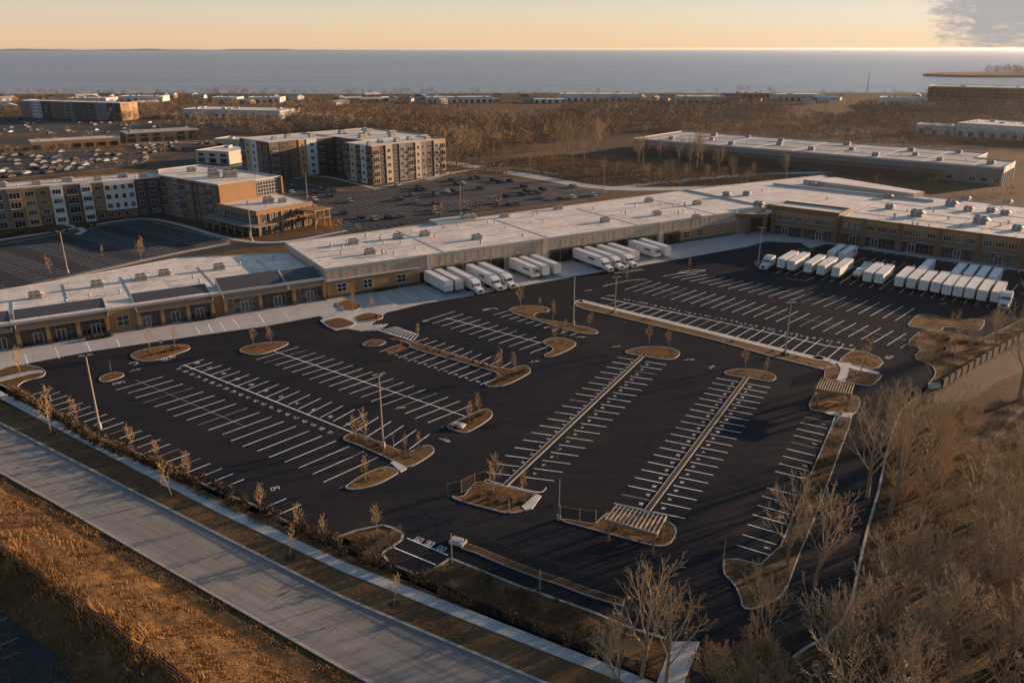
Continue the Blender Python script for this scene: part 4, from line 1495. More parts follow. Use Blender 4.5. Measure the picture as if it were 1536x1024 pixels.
up = [(-22, 63.5), (22, 56.5), (24, 63), (-14, 78)]
mb = MB()
mb.prism(up, RZ + .01, RZ + 1.7, 0, 1)
mb.build('raised_roof', [M['roof'], M['beige']], RB)

# ---- big box behind
DO = G(1500, 278)
DB = thing('big_box_store', 'long grey-roofed big box store behind the shops with a dark lower front', 'store', (*DO, 0), R(-40.1))
dp = [(-200, 0), (0, 0), (0, 30), (-18, 34), (-18, 60), (-200, 62)]
wall_block(DB, dp, 7.6, 'grey')
flat_roof(DB, dp, 7.6, 'roof_grey', ph=0.5)
mb = MB()
mb.box(-192, -26, -9, -0.1, 0, 4.6, 0)
mb.box(-192, -25.9, -9.4, -9.001, 4.0, 4.9, 1)
mb.build('front_block', [M['dark_brick'], M['brown']], DB)
mb = MB()
mb.box(-25.98, -25.7, -9, -0.1, 0, 4.55)
mb.build('end_wall', M['orange'], DB)
mb = MB()
mb.box(0.06, 0.5, -0.6, 26, 5.6, 8.6, 0)
mb.box(0.5, 0.62, 2, 12, 6.0, 8.2, 1)
mb.box(0.5, 0.62, 14, 23, 6.0, 8.2, 1)
for i in range(5):
    mb.box(0.06, 0.9, -0.4 + 6 * i, 0.3 + 6 * i, 0, 5.6, 0)
mb.build('sign_band', [M['beige2'], M['white']], DB)
mb = MB()
for x in range(-190, 0, 22):
    mb.box(x, x + 0.4, 0.6, 58 if x < -20 else 29, 7.61, 7.75)
for x in range(-189, -20, 22):
    mb.box(x, x + 21.3, 18, 18.4, 7.61, 7.75)
    mb.box(x, x + 21.3, 40, 40.4, 7.61, 7.75)
mb.build('roof_joint', M['parapet'], DB)
for x in range(-22, -1, 5):
    put_win(DB, 2.6, 2.0, 2, 1, x, -0.01, 1.0)

# ---- smaller buildings in the distance
FAR_B = [
    ('strip_mall', 'low tan strip mall with arched bays beyond the left lots', 48, 226, 182, 218, 5.0, 16, 'tan', 'roof', 1),
    ('strip_mall', 'dark strip mall with brown gables right of the low tan mall', 190, 215, 300, 208, 6.5, 16, 'dark_brick', 'roof_grey', 1),
    ('office_block', 'small pale two storey office left of the middle apartments', 295, 244, 345, 247, 6.5, 26, 'beige2', 'roof', 1),
    ('office_block', 'low office with a pale band behind the small pale office', 322, 222, 372, 224, 5.5, 18, 'beige', 'roof', 1),
    ('industrial_building', 'white flat industrial building among the trees at left', 275, 176, 420, 179, 7.0, 40, 'white', 'roof', 0),
    ('industrial_building', 'grey low industrial building half hidden right of the white one', 430, 184, 522, 184, 5.5, 30, 'grey', 'roof_grey', 0),
    ('industrial_building', 'pale roofed shed near the shore, left of centre', 640, 155, 740, 154, 6.0, 30, 'white', 'roof', 0),
    ('industrial_building', 'long white shed near the shore, right of centre', 840, 152, 962, 152, 8.0, 40, 'white', 'roof', 0),
    ('industrial_building', 'small white shed in front of the long white shore shed', 800, 155, 850, 155, 4.0, 30, 'white', 'roof', 0),
    ('industrial_building', 'long low white depot at the edge of the right wood', 1020, 155, 1090, 155, 7.0, 36, 'white', 'roof', 0),
    ('industrial_building', 'brown brick shed behind the long low depot', 1112, 147, 1165, 147, 6.0, 30, 'tan', 'roof', 0),
    ('industrial_building', 'cream shed beside the brown shore shed', 1166, 151, 1238, 151, 7.0, 34, 'beige2', 'roof', 0),
    ('industrial_building', 'white warehouse left of the huge brown hall', 1318, 158, 1390, 160, 8.0, 40, 'white', 'roof', 0),
    ('industrial_building', 'small white shed before the huge brown hall', 1432, 158, 1476, 158, 6.0, 20, 'white', 'roof', 0),
    ('industrial_building', 'huge brown hall on the shore at the right edge', 1388, 158, 1640, 166, 20.0, 60, 'brown', 'roof_grey', 1),
    ('industrial_building', 'white low complex with stepped roofs at the right edge', 1372, 201, 1430, 204, 6.5, 26, 'white', 'roof', 0),
    ('industrial_building', 'largest white complex at the right edge behind the big box store', 1432, 204, 1600, 216, 9.0, 46, 'white', 'roof', 0),
    ('industrial_building', 'small pale shed by the shore at the far left', 100, 156, 160, 156, 6.0, 30, 'white', 'roof', 0),
    ('industrial_building', 'pale shed by the shore above the white industrial building', 178, 153, 240, 153, 6.0, 30, 'white', 'roof', 0),
    ('industrial_building', 'low pale shed between the left shore trees', 318, 154, 356, 154, 5.5, 26, 'white', 'roof', 0),
    ('industrial_building', 'second low pale shed between the left shore trees', 372, 154, 420, 154, 5.5, 26, 'white', 'roof', 0),
]
for nm, lab, u0, v0, u1, v1, h, dep, wm, rm, win in FAR_B:
    a, b = G(u0, v0), G(u1, v1)
    L = dist(a, b)
    ang = math.atan2(b[1] - a[1], b[0] - a[0])
    T = thing(nm, lab, nm.replace('_', ' '), (*a, 0), ang)
    p = rect(0, L, 0, dep)
    wall_block(T, p, h, wm)
    flat_roof(T, p, h, rm, ph=0.4)
    n = max(3, int(L / 7))
    for i in range(n):
        x = L * (i + 0.5) / n
        mb = MB()
        if win and h > 15:
            for k in range(5):
                mb.box(x - 2.6, x + 2.6, -0.1, 0.05, 1.5 + k * 3.7, 3.6 + k * 3.7)
            mb.build('window_stack', M['glass'], T)
        elif win:
            mb.box(x - 2.2, x + 2.2, -0.1, 0.05, 0.4, 2.9)
            mb.build('window', M['glass'], T)
            if h > 6:
                mb = MB()
                mb.box(x - 1.8, x + 1.8, -0.1, 0.05, 3.9, 5.4)
                mb.build('window', M['glass'], T)
        else:
            mb.box(x - 1.6, x + 1.6, -0.1, 0.05, 0.2, 3.4)
            mb.build('dock_door', M['dark'], T)
    for i in range(max(2, int(L / 14))):
        x, y = random.uniform(3, L - 5), random.uniform(dep * .2, dep * .75)
        mb = MB()
        mb.box(x, x + random.uniform(1.5, 4), y, y + 2.2, h + 0.001, h + random.uniform(0.7, 1.6))
        mb.build('roof_plant', M['hvac'], T)
# gables of the dark mall
T = thing('radio_mast', 'thin lattice mast on the shore behind the brown shed', 'mast', (*G(1300, 139), 0))
mb = MB()
for sx, sy in ((-1, -1), (1, -1), (0, 1)):
    mb.tube((sx * 1.2, sy * 1.2, 0), (sx * 0.2, sy * 0.2, 26), 0.25, 0.15, 4)
for k in range(8):
    z = k * 3.2
    r = 1.2 - k * 0.12
    mb.tube((-r, -r, z), (r, -r, z + 3.2), 0.1, 0.1, 3)
    mb.tube((r, -r, z), (0, r, z + 3.2), 0.1, 0.1, 3)
    mb.tube((0, r, z), (-r, -r, z + 3.2), 0.1, 0.1, 3)
mb.build('lattice', M['steel'], T)

# ---- rooftop units
def make_unit():
    o = thing('rooftop_unit', 'unit', 'rooftop unit', (0, 0, 0))
    m = MB()
    m.box(-1.25, 1.25, -0.9, 0.9, 0.25, 1.45)
    m.box(-1.25, -0.4, -0.95, -0.901, 0.5, 1.2, 1)
    m.box(0.1, 1.1, -0.95, -0.901, 0.5, 1.2, 1)
    m.build('casing', [M['hvac'], M['grey']], o)
    m = MB()
    m.box(-1.35, 1.35, -1.0, 1.0, 0.0, 0.249)
    m.build('base', M['grey'], o)
    m = MB()
    for x in (-0.6, 0.6):
        m.tube((x, 0, 1.45), (x, 0, 1.62), 0.48, 0.48, 10, 0, True)
    m.build('fan', M['dark'], o)
    m = MB()
    m.face([(1.25, -0.8, 1.3), (1.25, 0.8, 1.3), (1.9, 0.8, 0.8), (1.9, -0.8, 0.8)])
    m.face([(1.25, -0.8, 1.3), (1.9, -0.8, 0.8), (1.25, -0.8, 0.6)])
    m.face([(1.25, 0.8, 1.3), (1.25, 0.8, 0.6), (1.9, 0.8, 0.8)])
    m.build('hood', M['hvac'], o)
    return o


unitP = Proto(make_unit())


def make_vent():
    o = thing('roof_vent', 'vent', 'roof vent', (0, 0, 0))
    m = MB()
    m.tube((0, 0, 0), (0, 0, 0.7), 0.18, 0.18, 8, 0, True)
    m.build('pipe', M['steel'], o)
    m = MB()
    m.tube((0, 0, 0.7), (0, 0, 1.0), 0.42, 0.3, 8, 0, True)
    m.build('cap', M['hvac'], o)
    return o


ventP = Proto(make_vent())


def roof_units(frame_o, ang, z, spots, where, vents=()):
    ca, sa = math.cos(ang), math.sin(ang)
    for P_, lst, kind in ((unitP, spots, 'rooftop unit'), (ventP, vents, 'small roof vent')):
        lst = sorted(lst)
        for i, s in enumerate(lst):
            x, y = s[0], s[1]
            k = s[2] if len(s) > 2 else 1.0
            P_.put((frame_o[0] + x * ca - y * sa, frame_o[1] + x * sa + y * ca, z), ang, '%s %s from the left on the %s' % (nth(i), ('grey boxy ' if 'unit' in kind else '') + kind, where),
                   '%ss on the %s' % (kind, where), k)


def loc2(o, ang, u, v, z):
    x, y = G(u, v, z)
    dx, dy = x - o[0], y - o[1]
    return dx * math.cos(ang) + dy * math.sin(ang), -dx * math.sin(ang) + dy * math.cos(ang)


def pxs(o, ang, z, pts):
    return [loc2(o, ang, *p[:2], z) + tuple(p[2:]) for p in pts]


wu = [(597, 358), (637, 354), (715, 359), (756, 326), (837, 314), (907, 333), (985, 323), (973, 303), (555, 381), (530, 366), (1045, 307), (1044, 329), (702, 331, 1.6)]
roof_units(WO, ANG_W, 7.6, pxs(WO, ANG_W, 7.6, wu), 'warehouse roof', pxs(WO, ANG_W, 7.6, [(665, 344), (732, 336), (742, 336), (800, 325), (806, 323), (580, 382), (591, 383), (890, 315), (512, 382), (953, 310), (1010, 311), (570, 360)]) + [(x_, y_, random.uniform(.6, 1.3)) for x_, y_ in [(random.uniform(4, 140), random.uniform(3, 33)) for _ in range(34)]])
ru = [(53, 447), (146, 430), (247, 413), (329, 404), (212, 420)]
roof_units(WO, ANG_W, 5.4, pxs(WO, ANG_W, 5.4, ru), 'left shop row roof', pxs(WO, ANG_W, 5.4, [(100, 455), (135, 447), (290, 418), (360, 398), (300, 424), (180, 440), (410, 390)]))
bu = [(1219, 279), (1332, 297), (1334, 313), (1375, 324, 1.4), (1426, 309, 1.3), (1448, 300), (1486, 318), (1470, 335, 1.5), (1507, 322), (1090, 294), (1120, 293), (1138, 310, 1.2), (1452, 316), (1510, 305), (1525, 345)]
roof_units(RO, ANG_R, RZ, pxs(RO, ANG_R, RZ, bu), 'right shop building roof', pxs(RO, ANG_R, RZ, [(1143, 287), (1259, 286), (1150, 311), (1310, 300), (1360, 318), (1400, 318), (1422, 330), (1440, 340), (1395, 300), (1480, 300), (1500, 340), (1350, 300), (1290, 290), (1240, 300)]) + [(x_, y_, random.uniform(.6, 1.4)) for x_, y_ in [(random.uniform(16, 95), random.uniform(3, 58)) for _ in range(26)]])
eu = [(-20, 8, 1.2), (-8, 6, 1.0), (3, 9, 1.3), (14, 7, 1.1), (24, 9, 1.3), (34, 6, 1), (43, 10, 1.2), (50, 8, 1)]
roof_units(EO, ANG_E, 13.6, eu, 'long wing of the left apartments', [(8, 5), (20, 11), (30, 8), (47, 5)])
e2 = [W2(s, d) + (k,) for s, d, k in ((18, 12, 1.5), (24, 15, 1.8), (8, 18, 1.2), (0, 14, 1.2))]
roof_units(EO, ANG_E, 14.3, e2, 'short wing of the left apartments', [W2(12, 8), W2(30, 8), W2(33, 20)])
roof_units(EO, ANG_E, 8.0, [W2(50, 12) + (1.3,), W2(54, 15) + (1,)], 'two storey apartment end', [W2(46, 6), W2(57, 6)])
fu = [(5, 8), (14, 12), (22, 9, 1.2), (32, 12), (40, 8), (20, 35, 1.4), (30, 45, 1.3), (25, 60, 1.4), (38, 55, 1.5), (45, 68), (35, 30, 1.3), (-15, 60), (-5, 64, 1.2), (5, 58), (42, 40, 1.4)]
roof_units(FO, R(45.5), 17.2, fu, 'middle apartment roof')
du = [(-180, 12, 1.2), (-160, 25, 1), (-140, 10, 1.2), (-118, 26, 1.2), (-95, 14, 1.2), (-78, 28, 1), (-60, 10, 1.2), (-45, 26, 1), (-30, 12, 1), (-8, 14, 1.2), (-170, 48, 1.3), (-125, 45, 1.1), (-88, 50, 1.3), (-52, 44, 1.2), (-150, 54, 1), (-30, 50, 1.1)]
roof_units(DO, R(-40.1), 7.6, du, 'big box store roof', [(-170, 30), (-130, 20), (-105, 32), (-70, 20), (-50, 18), (-20, 20)])

# ================================================================== LAMPS
def make_lamp():
    o = thing('lamp_post', 'lamp', 'lamp post', (0, 0, 0))
    m = MB()
    m.tube((0, 0, 0), (0, 0, 1.0), 0.36, 0.33, 12, 0, True)
    m.build('base', M['kerb'], o)
    m = MB()
    m.tube((0, 0, 1.0), (0, 0, 11.9), 0.17, 0.10, 8, 0, True)
    m.build('pole', M['pole'], o)
    for sx in (-1, 1):
        m = MB()
        m.box(sx * 0.62 - 0.42, sx * 0.62 + 0.42, -0.2, 0.2, 11.85, 12.0)
        h = m.build('lamp_head', M['steel'], o)
        m = MB()
        m.box(min(sx * 0.1, sx * 0.2), max(sx * 0.1, sx * 0.2), -0.05, 0.05, 11.86, 11.94)
        m.build('arm', M['steel'], h)
    return o


lampP = Proto(make_lamp())
LAMPS = [(150, 643, 1.10, 0.5, 'tall twin-headed lamp at the left edge of the lot by the hedge'), (575, 672, 1.06, 0.5, 'twin-headed lamp in the bent island in the middle of the lot'),
         (860, 488, 1.0, 0.5, 'twin-headed lamp in the hooked island near the dock drive'), (1177, 532, .95, 0.2, 'twin-headed lamp on the median before the right lot'),
         (922, 470, .75, 0.2, 'shorter lamp near the far end of the median'), (1137, 397, .92, 0.2, 'lamp on the small island beside the parked trailers'),
         (691, 322, 1.0, 0.3, 'lamp behind the warehouse roof by the middle lot'), (795, 262, 1.0, .3, 'lamp by the road beside the middle field, left one'), (905, 290, 1.0, .3, 'lamp by the road corner beyond the warehouse'),
         (102, 410, 1.0, .5, 'lamp on the verge of the left apartment lot'), (378, 362, 1.0, .5, 'lamp before the porch of the left apartments'), (461, 297, .9, .3, 'lamp between the two apartment blocks'), (1178, 277, 1.1, .3, 'lamp behind the right shop roof'),
         (386, 200, 1.3, .3, 'lamp beside the far left mall road'), (741, 250, 1.1, .3, 'lamp by the wood edge road')]
for u, v, s, rz, lab in LAMPS:
    lampP.put((*G(u, v), 0.1), rz, lab, 'lamp posts', (1, 1, s))

# ================================================================== TRAILERS AND TRUCKS
def make_trailer(body='trailer', decal=None):
    o = thing('box_trailer', 't', 'trailer', (0, 0, 0))      # x forward, rear doors at x=0
    L = 13.4
    m = MB()
    m.box(0.06, L, -1.27, 1.27, 1.15, 4.0, 0)
    for i in range(1, 12):
        x = L * i / 12
        for sy in (-1.285, 1.271):
            m.box(x, x + 0.05, sy, sy + 0.014, 1.3, 3.9, 1)
    if decal:
        for sy in (-1.291, 1.286):
            m.box(8.2, 11.4, sy, sy + 0.005, 2.5, 3.2, 2)
    m.build('body', [M[body], M['trailer_frame'], M[decal or 'trailer_frame']], o)
    m = MB()
    for sy in (-1.29, 1.22):
        m.box(0.1, L, sy, sy + 0.07, 1.02, 1.149, 0)
        m.box(0.1, L, sy, sy + 0.07, 4.001, 4.06, 0)
    for x in (0.0, L - 0.05):
        m.box(x, x + 0.08, -1.29, 1.29, 4.061, 4.12, 0)
    m.box(0.4, L - 0.5, -0.5, 0.5, 0.95, 1.149, 0)
    m.build('rail', M['trailer_frame'], o)
    m = MB()
    m.box(0.0, 0.06, -1.2, -0.02, 1.25, 3.9, 0)
    m.box(0.0, 0.06, 0.02, 1.2, 1.25, 3.9, 0)
    for y in (-0.8, -0.3, 0.3, 0.8):
        m.box(-0.04, 0.0, y - 0.025, y + 0.025, 1.3, 3.85, 1)
    m.build('door', [M[body], M['trailer_frame']], o)
    m = MB()
    m.box(-0.02, 0.08, -1.1, 1.1, 0.5, 0.62)
    for y in (-0.7, 0.7):
        m.box(0.0, 0.08, y - 0.05, y + 0.05, 0.62, 1.0)
    m.build('bumper', M['dark'], o)
    for x in (1.4, 2.7):
        for y in (-1.0, 1.0):
            m = MB()
            m.tube((x, y - 0.25, 0.5), (x, y + 0.25, 0.5), 0.5, 0.5, 12, 0, True)
            m.tube((x, y + 0.25, 0.5), (x, y - 0.25, 0.5), 0.5, 0.5, 12, 0, True)
            m.build('wheel', M['tyre'], o)
    if decal == 'decal_blue':
        m = MB()
        m.box(L + 0.001, L + 0.5, -0.95, 0.95, 2.3, 3.9, 0)
        m.box(L + 0.501, L + 0.52, -0.7, 0.7, 2.6, 3.3, 1)
        m.build('cooling_unit', [M['hvac'], M['dark']], o)
    for y in (-0.8, 0.8):
        m = MB()
        m.box(10.2, 10.4, y - 0.08, y + 0.08, 0.05, 1.0)
        m.box(10.05, 10.55, y - 0.16, y + 0.16, 0.0, 0.06)
        m.build('landing_leg', M['dark'], o)
    return o


def make_tractor():
    o = thing('truck_tractor', 't', 'truck', (0, 0, 0))      # x forward, fifth wheel at 0
    m = MB()
    m.prism([(0.9, 0.0), (0.9, 0)], 0, 0) if False else None
    # sleeper + cab as one shell
    prof = [(0.8, 1.1), (4.0, 1.1), (4.0, 2.05), (3.75, 2.95), (3.1, 3.55), (1.7, 3.75), (0.8, 3.7)]
    for y in (-1.2, 1.2):
        pts = [(x, y, z) for x, z in prof]
        m.face(pts if y < 0 else pts[::-1])
    for (a, b) in zip(prof, prof[1:] + prof[:1]):
        m.face([(a[0], -1.2, a[1]), (a[0], 1.2, a[1]), (b[0], 1.2, b[1]), (b[0], -1.2, b[1])])
    m.build('cab', M['trailer'], o)
    m = MB()
    hood = [(4.0, 0.75), (5.9, 0.75), (5.95, 1.55), (5.6, 1.8), (4.0, 2.0)]
    for y in (-0.95, 0.95):
        pts = [(x, y, z) for x, z in hood]
        m.face(pts if y < 0 else pts[::-1])
    for (a, b) in zip(hood, hood[1:] + hood[:1]):
        m.face([(a[0], -0.95, a[1]), (a[0], 0.95, a[1]), (b[0], 0.95, b[1]), (b[0], -0.95, b[1])])
    for sy in (-1.2, 0.96):
        m.box(4.4, 5.8, sy, sy + 0.24, 0.7, 1.2)
    m.build('hood', M['trailer'], o)
    m = MB()
    m.face([(4.02, -1.0, 2.15), (4.02, 1.0, 2.15), (3.79, 1.0, 2.88), (3.79, -1.0, 2.88)])
    m.build('windscreen', M['glass'], o)
    for y in (-1.215, 1.215):
        m = MB()
        q = [(3.0, y, 2.15), (3.9, y, 2.15), (3.65, y, 2.85), (3.0, y, 2.85)]
        m.face(q if y < 0 else q[::-1])
        m.build('side_window', M['glass'], o)
    m = MB()
    m.box(5.951, 6.0, -0.55, 0.55, 0.85, 1.5)
    m.build('grille', M['dark'], o)
    m = MB()
    m.box(5.9, 6.15, -1.15, 1.15, 0.4, 0.74)
    m.build('bumper', M['steel'], o)
    for y in (-0.8, 0.8):
        m = MB()
        m.box(5.96, 6.02, y - 0.13, y + 0.13, 1.0, 1.2)
        m.build('headlight', M['frame'], o)
    m = MB()
    m.box(-1.4, 4.3, -0.45, 0.45, 0.75, 1.05)
    m.build('chassis', M['dark'], o)
    for x, y in ((5.0, -1.0), (5.0, 1.0), (0.3, -0.95), (0.3, 0.95), (-1.0, -0.95), (-1.0, 0.95)):
        m = MB()
        m.tube((x, y - 0.22, 0.5), (x, y + 0.22, 0.5), 0.5, 0.5, 12, 0, True)
        m.tube((x, y + 0.22, 0.5), (x, y - 0.22, 0.5), 0.5, 0.5, 12, 0, True)
        m.build('wheel', M['tyre'], o)
    for y in (-1.45, 1.45):
        m = MB()
        m.box(3.75, 3.85, y - 0.13, y + 0.13, 2.0, 2.6)
        m.box(3.77, 3.82, min(y, y - math.copysign(0.25, y)), max(y, y - math.copysign(0.25, y)), 2.55, 2.6)
        m.build('mirror', M['dark'], o)
    return o


TRP = [Proto(make_trailer('trailer')), Proto(make_trailer('trailer_b', 'decal_red')), Proto(make_trailer('trailer', 'decal_blue'))]
tractP = Proto(make_tractor())
out_a = ANG_W - PI / 2
DK = [(('W', 562, 872), 0, 0), (('W', 656, 866), 1, 0), (('W', 745, 845), 0, 1), (('W', 893, 820), 2, 1), (('W', 993, 805), 0, 1), (('W', 1218, 757), 2, 0), (('W', 1302, 748), 0, 0), (('W', 1386, 732), 1, 0),
      (('V', 1135, 930), 2, 1), (('V', 1192, 925), 1, 1), (('V', 1240, 912), 0, 1), (('V', 1302, 908), 1, 0), (('V', 1390, 890), 2, 0), (('V', 1435, 882), 0, 0)]
for i, (pp, kind, tr) in enumerate(DK):
    p = g(*pp)
    # slide to the dock face: front end stays, rear meets the door
    dx, dy = p[0] - WO[0], p[1] - WO[1]
    s = dx * math.cos(ANG_W) + dy * math.sin(ANG_W)
    x0 = (WO[0] + s * math.cos(ANG_W) + 0.75 * math.cos(out_a), WO[1] + s * math.sin(ANG_W) + 0.75 * math.sin(out_a))
    TRP[kind].put((*x0, Z_CONC), out_a, '%s white trailer from the left at the warehouse docks, %s' % (nth(i), 'truck attached' if tr else 'without truck'), 'trailers at the warehouse docks', (0.95, 0.9, 0.92))
    if tr:
        q = (x0[0] + math.cos(out_a) * 11.7, x0[1] + math.sin(out_a) * 11.7)
        tractP.put((*q, Z_CONC), out_a, 'white truck tractor coupled to the %s dock trailer from the left' % nth(i), 'truck tractors', 0.92)
lot_dir = math.atan2(*(lambda a, b: (b[1] - a[1], b[0] - a[0]))(g('T', 490, 262), g('T', 567, 205)))
FRONT = [(150, 214, 0), (207, 227, 2), (302, 241, 2), (375, 253, 0), (460, 266, 2), (638, 293, 2), (703, 303, 0), (817, 321, 2), (885, 331, 1), (955, 343, 2), (1023, 354, 0), (1087, 369, 0), (1150, 379, 1), (1215, 389, 2), (1285, 402, 1), (1362, 412, 1)]
for i, (x, y, k) in enumerate(FRONT):
    p = g('T', x, y)
    TRP[k].put((*p, Z_ASPH), lot_dir, '%s white box trailer from the left in the front row of the trailer lot' % nth(i), 'trailers in the front row of the trailer lot', ((0.92, 1.0, .96)[i % 3], 0.84, 0.88))
BACK = [(432, 172, 1), (497, 180, 2), (948, 268, 0), (1133, 292, 0), (1203, 303, 0), (1273, 312, 2), (1343, 322, 0)]
for i, (x, y, k) in enumerate(BACK):
    p = g('T', x, y)
    TRP[k].put((*p, Z_ASPH), lot_dir, '%s white box trailer from the left in the back row of the trailer lot' % nth(i), 'trailers in the back row of the trailer lot', (0.92, 0.84, 0.88))
for p_ in TRP:
    p_.done()
tractP.put((*g('T', 1432, 402), Z_ASPH), lot_dir + PI, 'white truck tractor parked at the right end of the front trailer row', 'truck tractors')
tractP.put((*g('T', 105, 190), Z_ASPH), lot_dir + PI * 0.97, 'white truck tractor parked at the left end of the front trailer row', 'truck tractors')
# flatbed in the gap of the front row
fbT = thing('flatbed_trailer', 'rusty low flatbed trailer in the gap of the front trailer row', 'trailer', (*g('T', 575, 272), Z_ASPH), lot_dir)
m = MB(); m.box(0, 12.5, -1.25, 1.25, 1.3, 1.5); m.build('deck', M['wood'], fbT)
m = MB(); m.box(0.3, 12, -0.5, 0.5, 1.0, 1.29); m.build('frame', M['dark'], fbT)
m = MB(); m.box(12.4, 12.55, -1.25, 1.25, 1.501, 2.9); m.build('headboard', M['trailer_b'], fbT)
m = MB()
for i in range(4):
    m.box(1 + i * 2.8, 3.4 + i * 2.8, -1.0, 1.0, 1.501, 2.2 + 0.25 * (i % 2))
m.build('load', M['trailer_b'], fbT)
for x in (1.4, 2.7):
    for y in (-1.0, 1.0):
        m = MB(); m.tube((x, y - 0.25, 0.5), (x, y + 0.25, 0.5), 0.5, 0.5, 12, 0, True); m.tube((x, y + .25, .5), (x, y - .25, .5), .5, .5, 12, 0, True); m.build('wheel', M['tyre'], fbT)
pol = chaikin(gl('T', (0, 160), (40, 150), (75, 185), (65, 205), (20, 190)), 2)
island('traffic_island', pol, 'small island carrying the lamp at the left end of the trailer lot', smooth=0)

# ================================================================== CARS
def make_car(paint, name='parked_car'):
    o = thing(name, 'car', 'car', (0, 0, 0))
    m = MB()
    prof = [(-2.2, .35), (2.2, .35), (2.25, .8), (1.3, .98), (.6, 1.45), (-1.2, 1.48), (-2.0, 1.0), (-2.25, .9)]
    for y in (-.88, .88):
        pts = [(x, y * (0.86 if z > 1.2 else 1), z) for x, z in prof]
        m.face(pts if y < 0 else pts[::-1], 0)
    for i, (a, b) in enumerate(zip(prof, prof[1:] + prof[:1])):
        ya, yb = .88 * (0.86 if a[1] > 1.2 else 1), .88 * (0.86 if b[1] > 1.2 else 1)
        m.face([(a[0], -ya, a[1]), (a[0], ya, a[1]), (b[0], yb, b[1]), (b[0], -yb, b[1])], 1 if i in (3, 5) else 0)
    for y in (-.885, .885):
        s = 0.93
        q = [(1.0, y, 1.0), (.55, y * .87, 1.38), (-1.15, y * .87, 1.40), (-1.7, y, 1.02)]
        m.face(q if y > 0 else q[::-1], 1)
    for x in (-1.4, 1.4):
        for y in (-.8, .8):
            m.tube((x, y - .12, .33), (x, y + .12, .33), .33, .33, 8, 2, True)
            m.tube((x, y + .12, .33), (x, y - .12, .33), .33, .33, 8, 2, True)
    m.build('body', [paint, M['glass'], M['tyre']], o)
    return o


CARC = {'white': (0.55, 0.54, 0.53), 'silver': (0.25, 0.25, 0.255), 'black': (0.02, 0.02, 0.022), 'blue': (0.04, 0.055, 0.085), 'grey': (0.13, 0.13, 0.135)}
CARP = {}
for n_, c_ in CARC.items():
    mm = mat('car_paint_' + n_, c_, tuple(x * .85 for x in c_), 2, 0.55, spec=0.15)
    CARP[n_] = Proto(make_car(mm))


def fill_lot(area_px, where, a_dir, rows_, ncol, p_fill, zoff=Z_ASPH):
    poly = [G(*p) for p in area_px]
    cx = sum(p[0] for p in poly) / len(poly)
    cy = sum(p[1] for p in poly) / len(poly)
    ca, sa = math.cos(a_dir), math.sin(a_dir)
    paint = MB()
    k = 0
    for r in range(-rows_, rows_ + 1):
        for c in range(-ncol, ncol + 1):
            for side in (0, 1):
                lx, ly = c * 2.8, r * 17.0 + (2.9 if side else -2.9)
                p = (cx + lx * ca - ly * sa, cy + lx * sa + ly * ca)
                if not inpoly(p, poly):
                    continue
                l0 = (p[0] - 1.4 * ca - 2.6 * -sa, p[1] - 1.4 * sa - 2.6 * ca)
                l1 = (p[0] - 1.4 * ca + 2.6 * -sa, p[1] - 1.4 * sa + 2.6 * ca)
                paint.strip([l0, l1], 0.10 if p_fill == 0 else 0.16, Z_PAINT)
                if random.random() < p_fill:
                    n_ = random.choice(['white', 'silver', 'black', 'grey', 'grey', 'grey', 'black', 'black', 'blue'])
                    CARP[n_].put((p[0], p[1], zoff), a_dir + (PI / 2 if random.random() < .5 else -PI / 2), 'small %s car parked in %s' % (n_, where), '%s cars parked in %s' % (n_, where))
    return paint


lots = MB()
LOT_MID = [(430, 268), (515, 286), (560, 284), (640, 271), (705, 261), (800, 273), (912, 288), (880, 298), (700, 320), (560, 346), (515, 352), (505, 330), (430, 303)]
LOT_EL = [(-60, 385), (0, 367), (120, 346), (212, 329), (345, 362), (250, 380), (180, 396), (100, 414), (0, 437), (-60, 450)]
LOT_FL = [(-60, 262), (0, 268), (120, 258), (218, 246), (222, 236), (150, 226), (40, 230), (-60, 238)]
LOT_FL2 = [(215, 232), (300, 220), (325, 215), (250, 214), (180, 221)]
LOT_FAR = [(-60, 190), (30, 178), (180, 184), (330, 184), (400, 196), (200, 200), (60, 202), (-60, 206)]
for q in (LOT_MID, LOT_EL, LOT_FL, LOT_FL2, LOT_FAR):
    lots.sheet([G(*p) for p in q], Z_ASPH)
lots.sheet([G(*p) for p in ((95, 427), (180, 409), (300, 384), (367, 372), (417, 369), (520, 352), (520, 346), (417, 360), (340, 366), (280, 382), (127, 414))], 0.016)
lots.sheet([G(*p) for p in ((-60, 222), (150, 208), (330, 206), (430, 208), (430, 203), (330, 202), (140, 203), (-60, 214))], 0.017)
lots.sheet([G(*p) for p in ((225, 236), (300, 226), (372, 236), (372, 248), (440, 262), (430, 268), (340, 262), (290, 262), (250, 252))], 0.018)
struct('far_lots', lots, M['asphalt_old'], 'dark asphalt lots and drives around the apartment buildings', 'parking lot')
pm = fill_lot(LOT_MID, 'the lot behind the warehouse', R(31.3), 4, 34, 0.13)
pm2 = fill_lot(LOT_FL, 'the busy lot beyond the left apartments', R(-20), 5, 40, 0.24)
pm3 = fill_lot(LOT_FL2, 'the small lot by the dark mall', R(-10), 2, 20, 0.2)
pm5 = fill_lot(LOT_FAR, 'the far lots beyond the malls', R(-15), 6, 60, 0.07)
pm4 = fill_lot(LOT_EL, 'the left apartment lot', R(-37), 3, 14, 0.0)
fp = MB()
struct('near_apartment_markings', pm4, M['paint'], 'white stall lines in the left apartment lot', 'road marking')
for q in (pm, pm2, pm3, pm5):
    b = len(fp.v)
    fp.v += q.v
    fp.f += [tuple(i + b for i in f) for f in q.f]
    fp.m += q.m
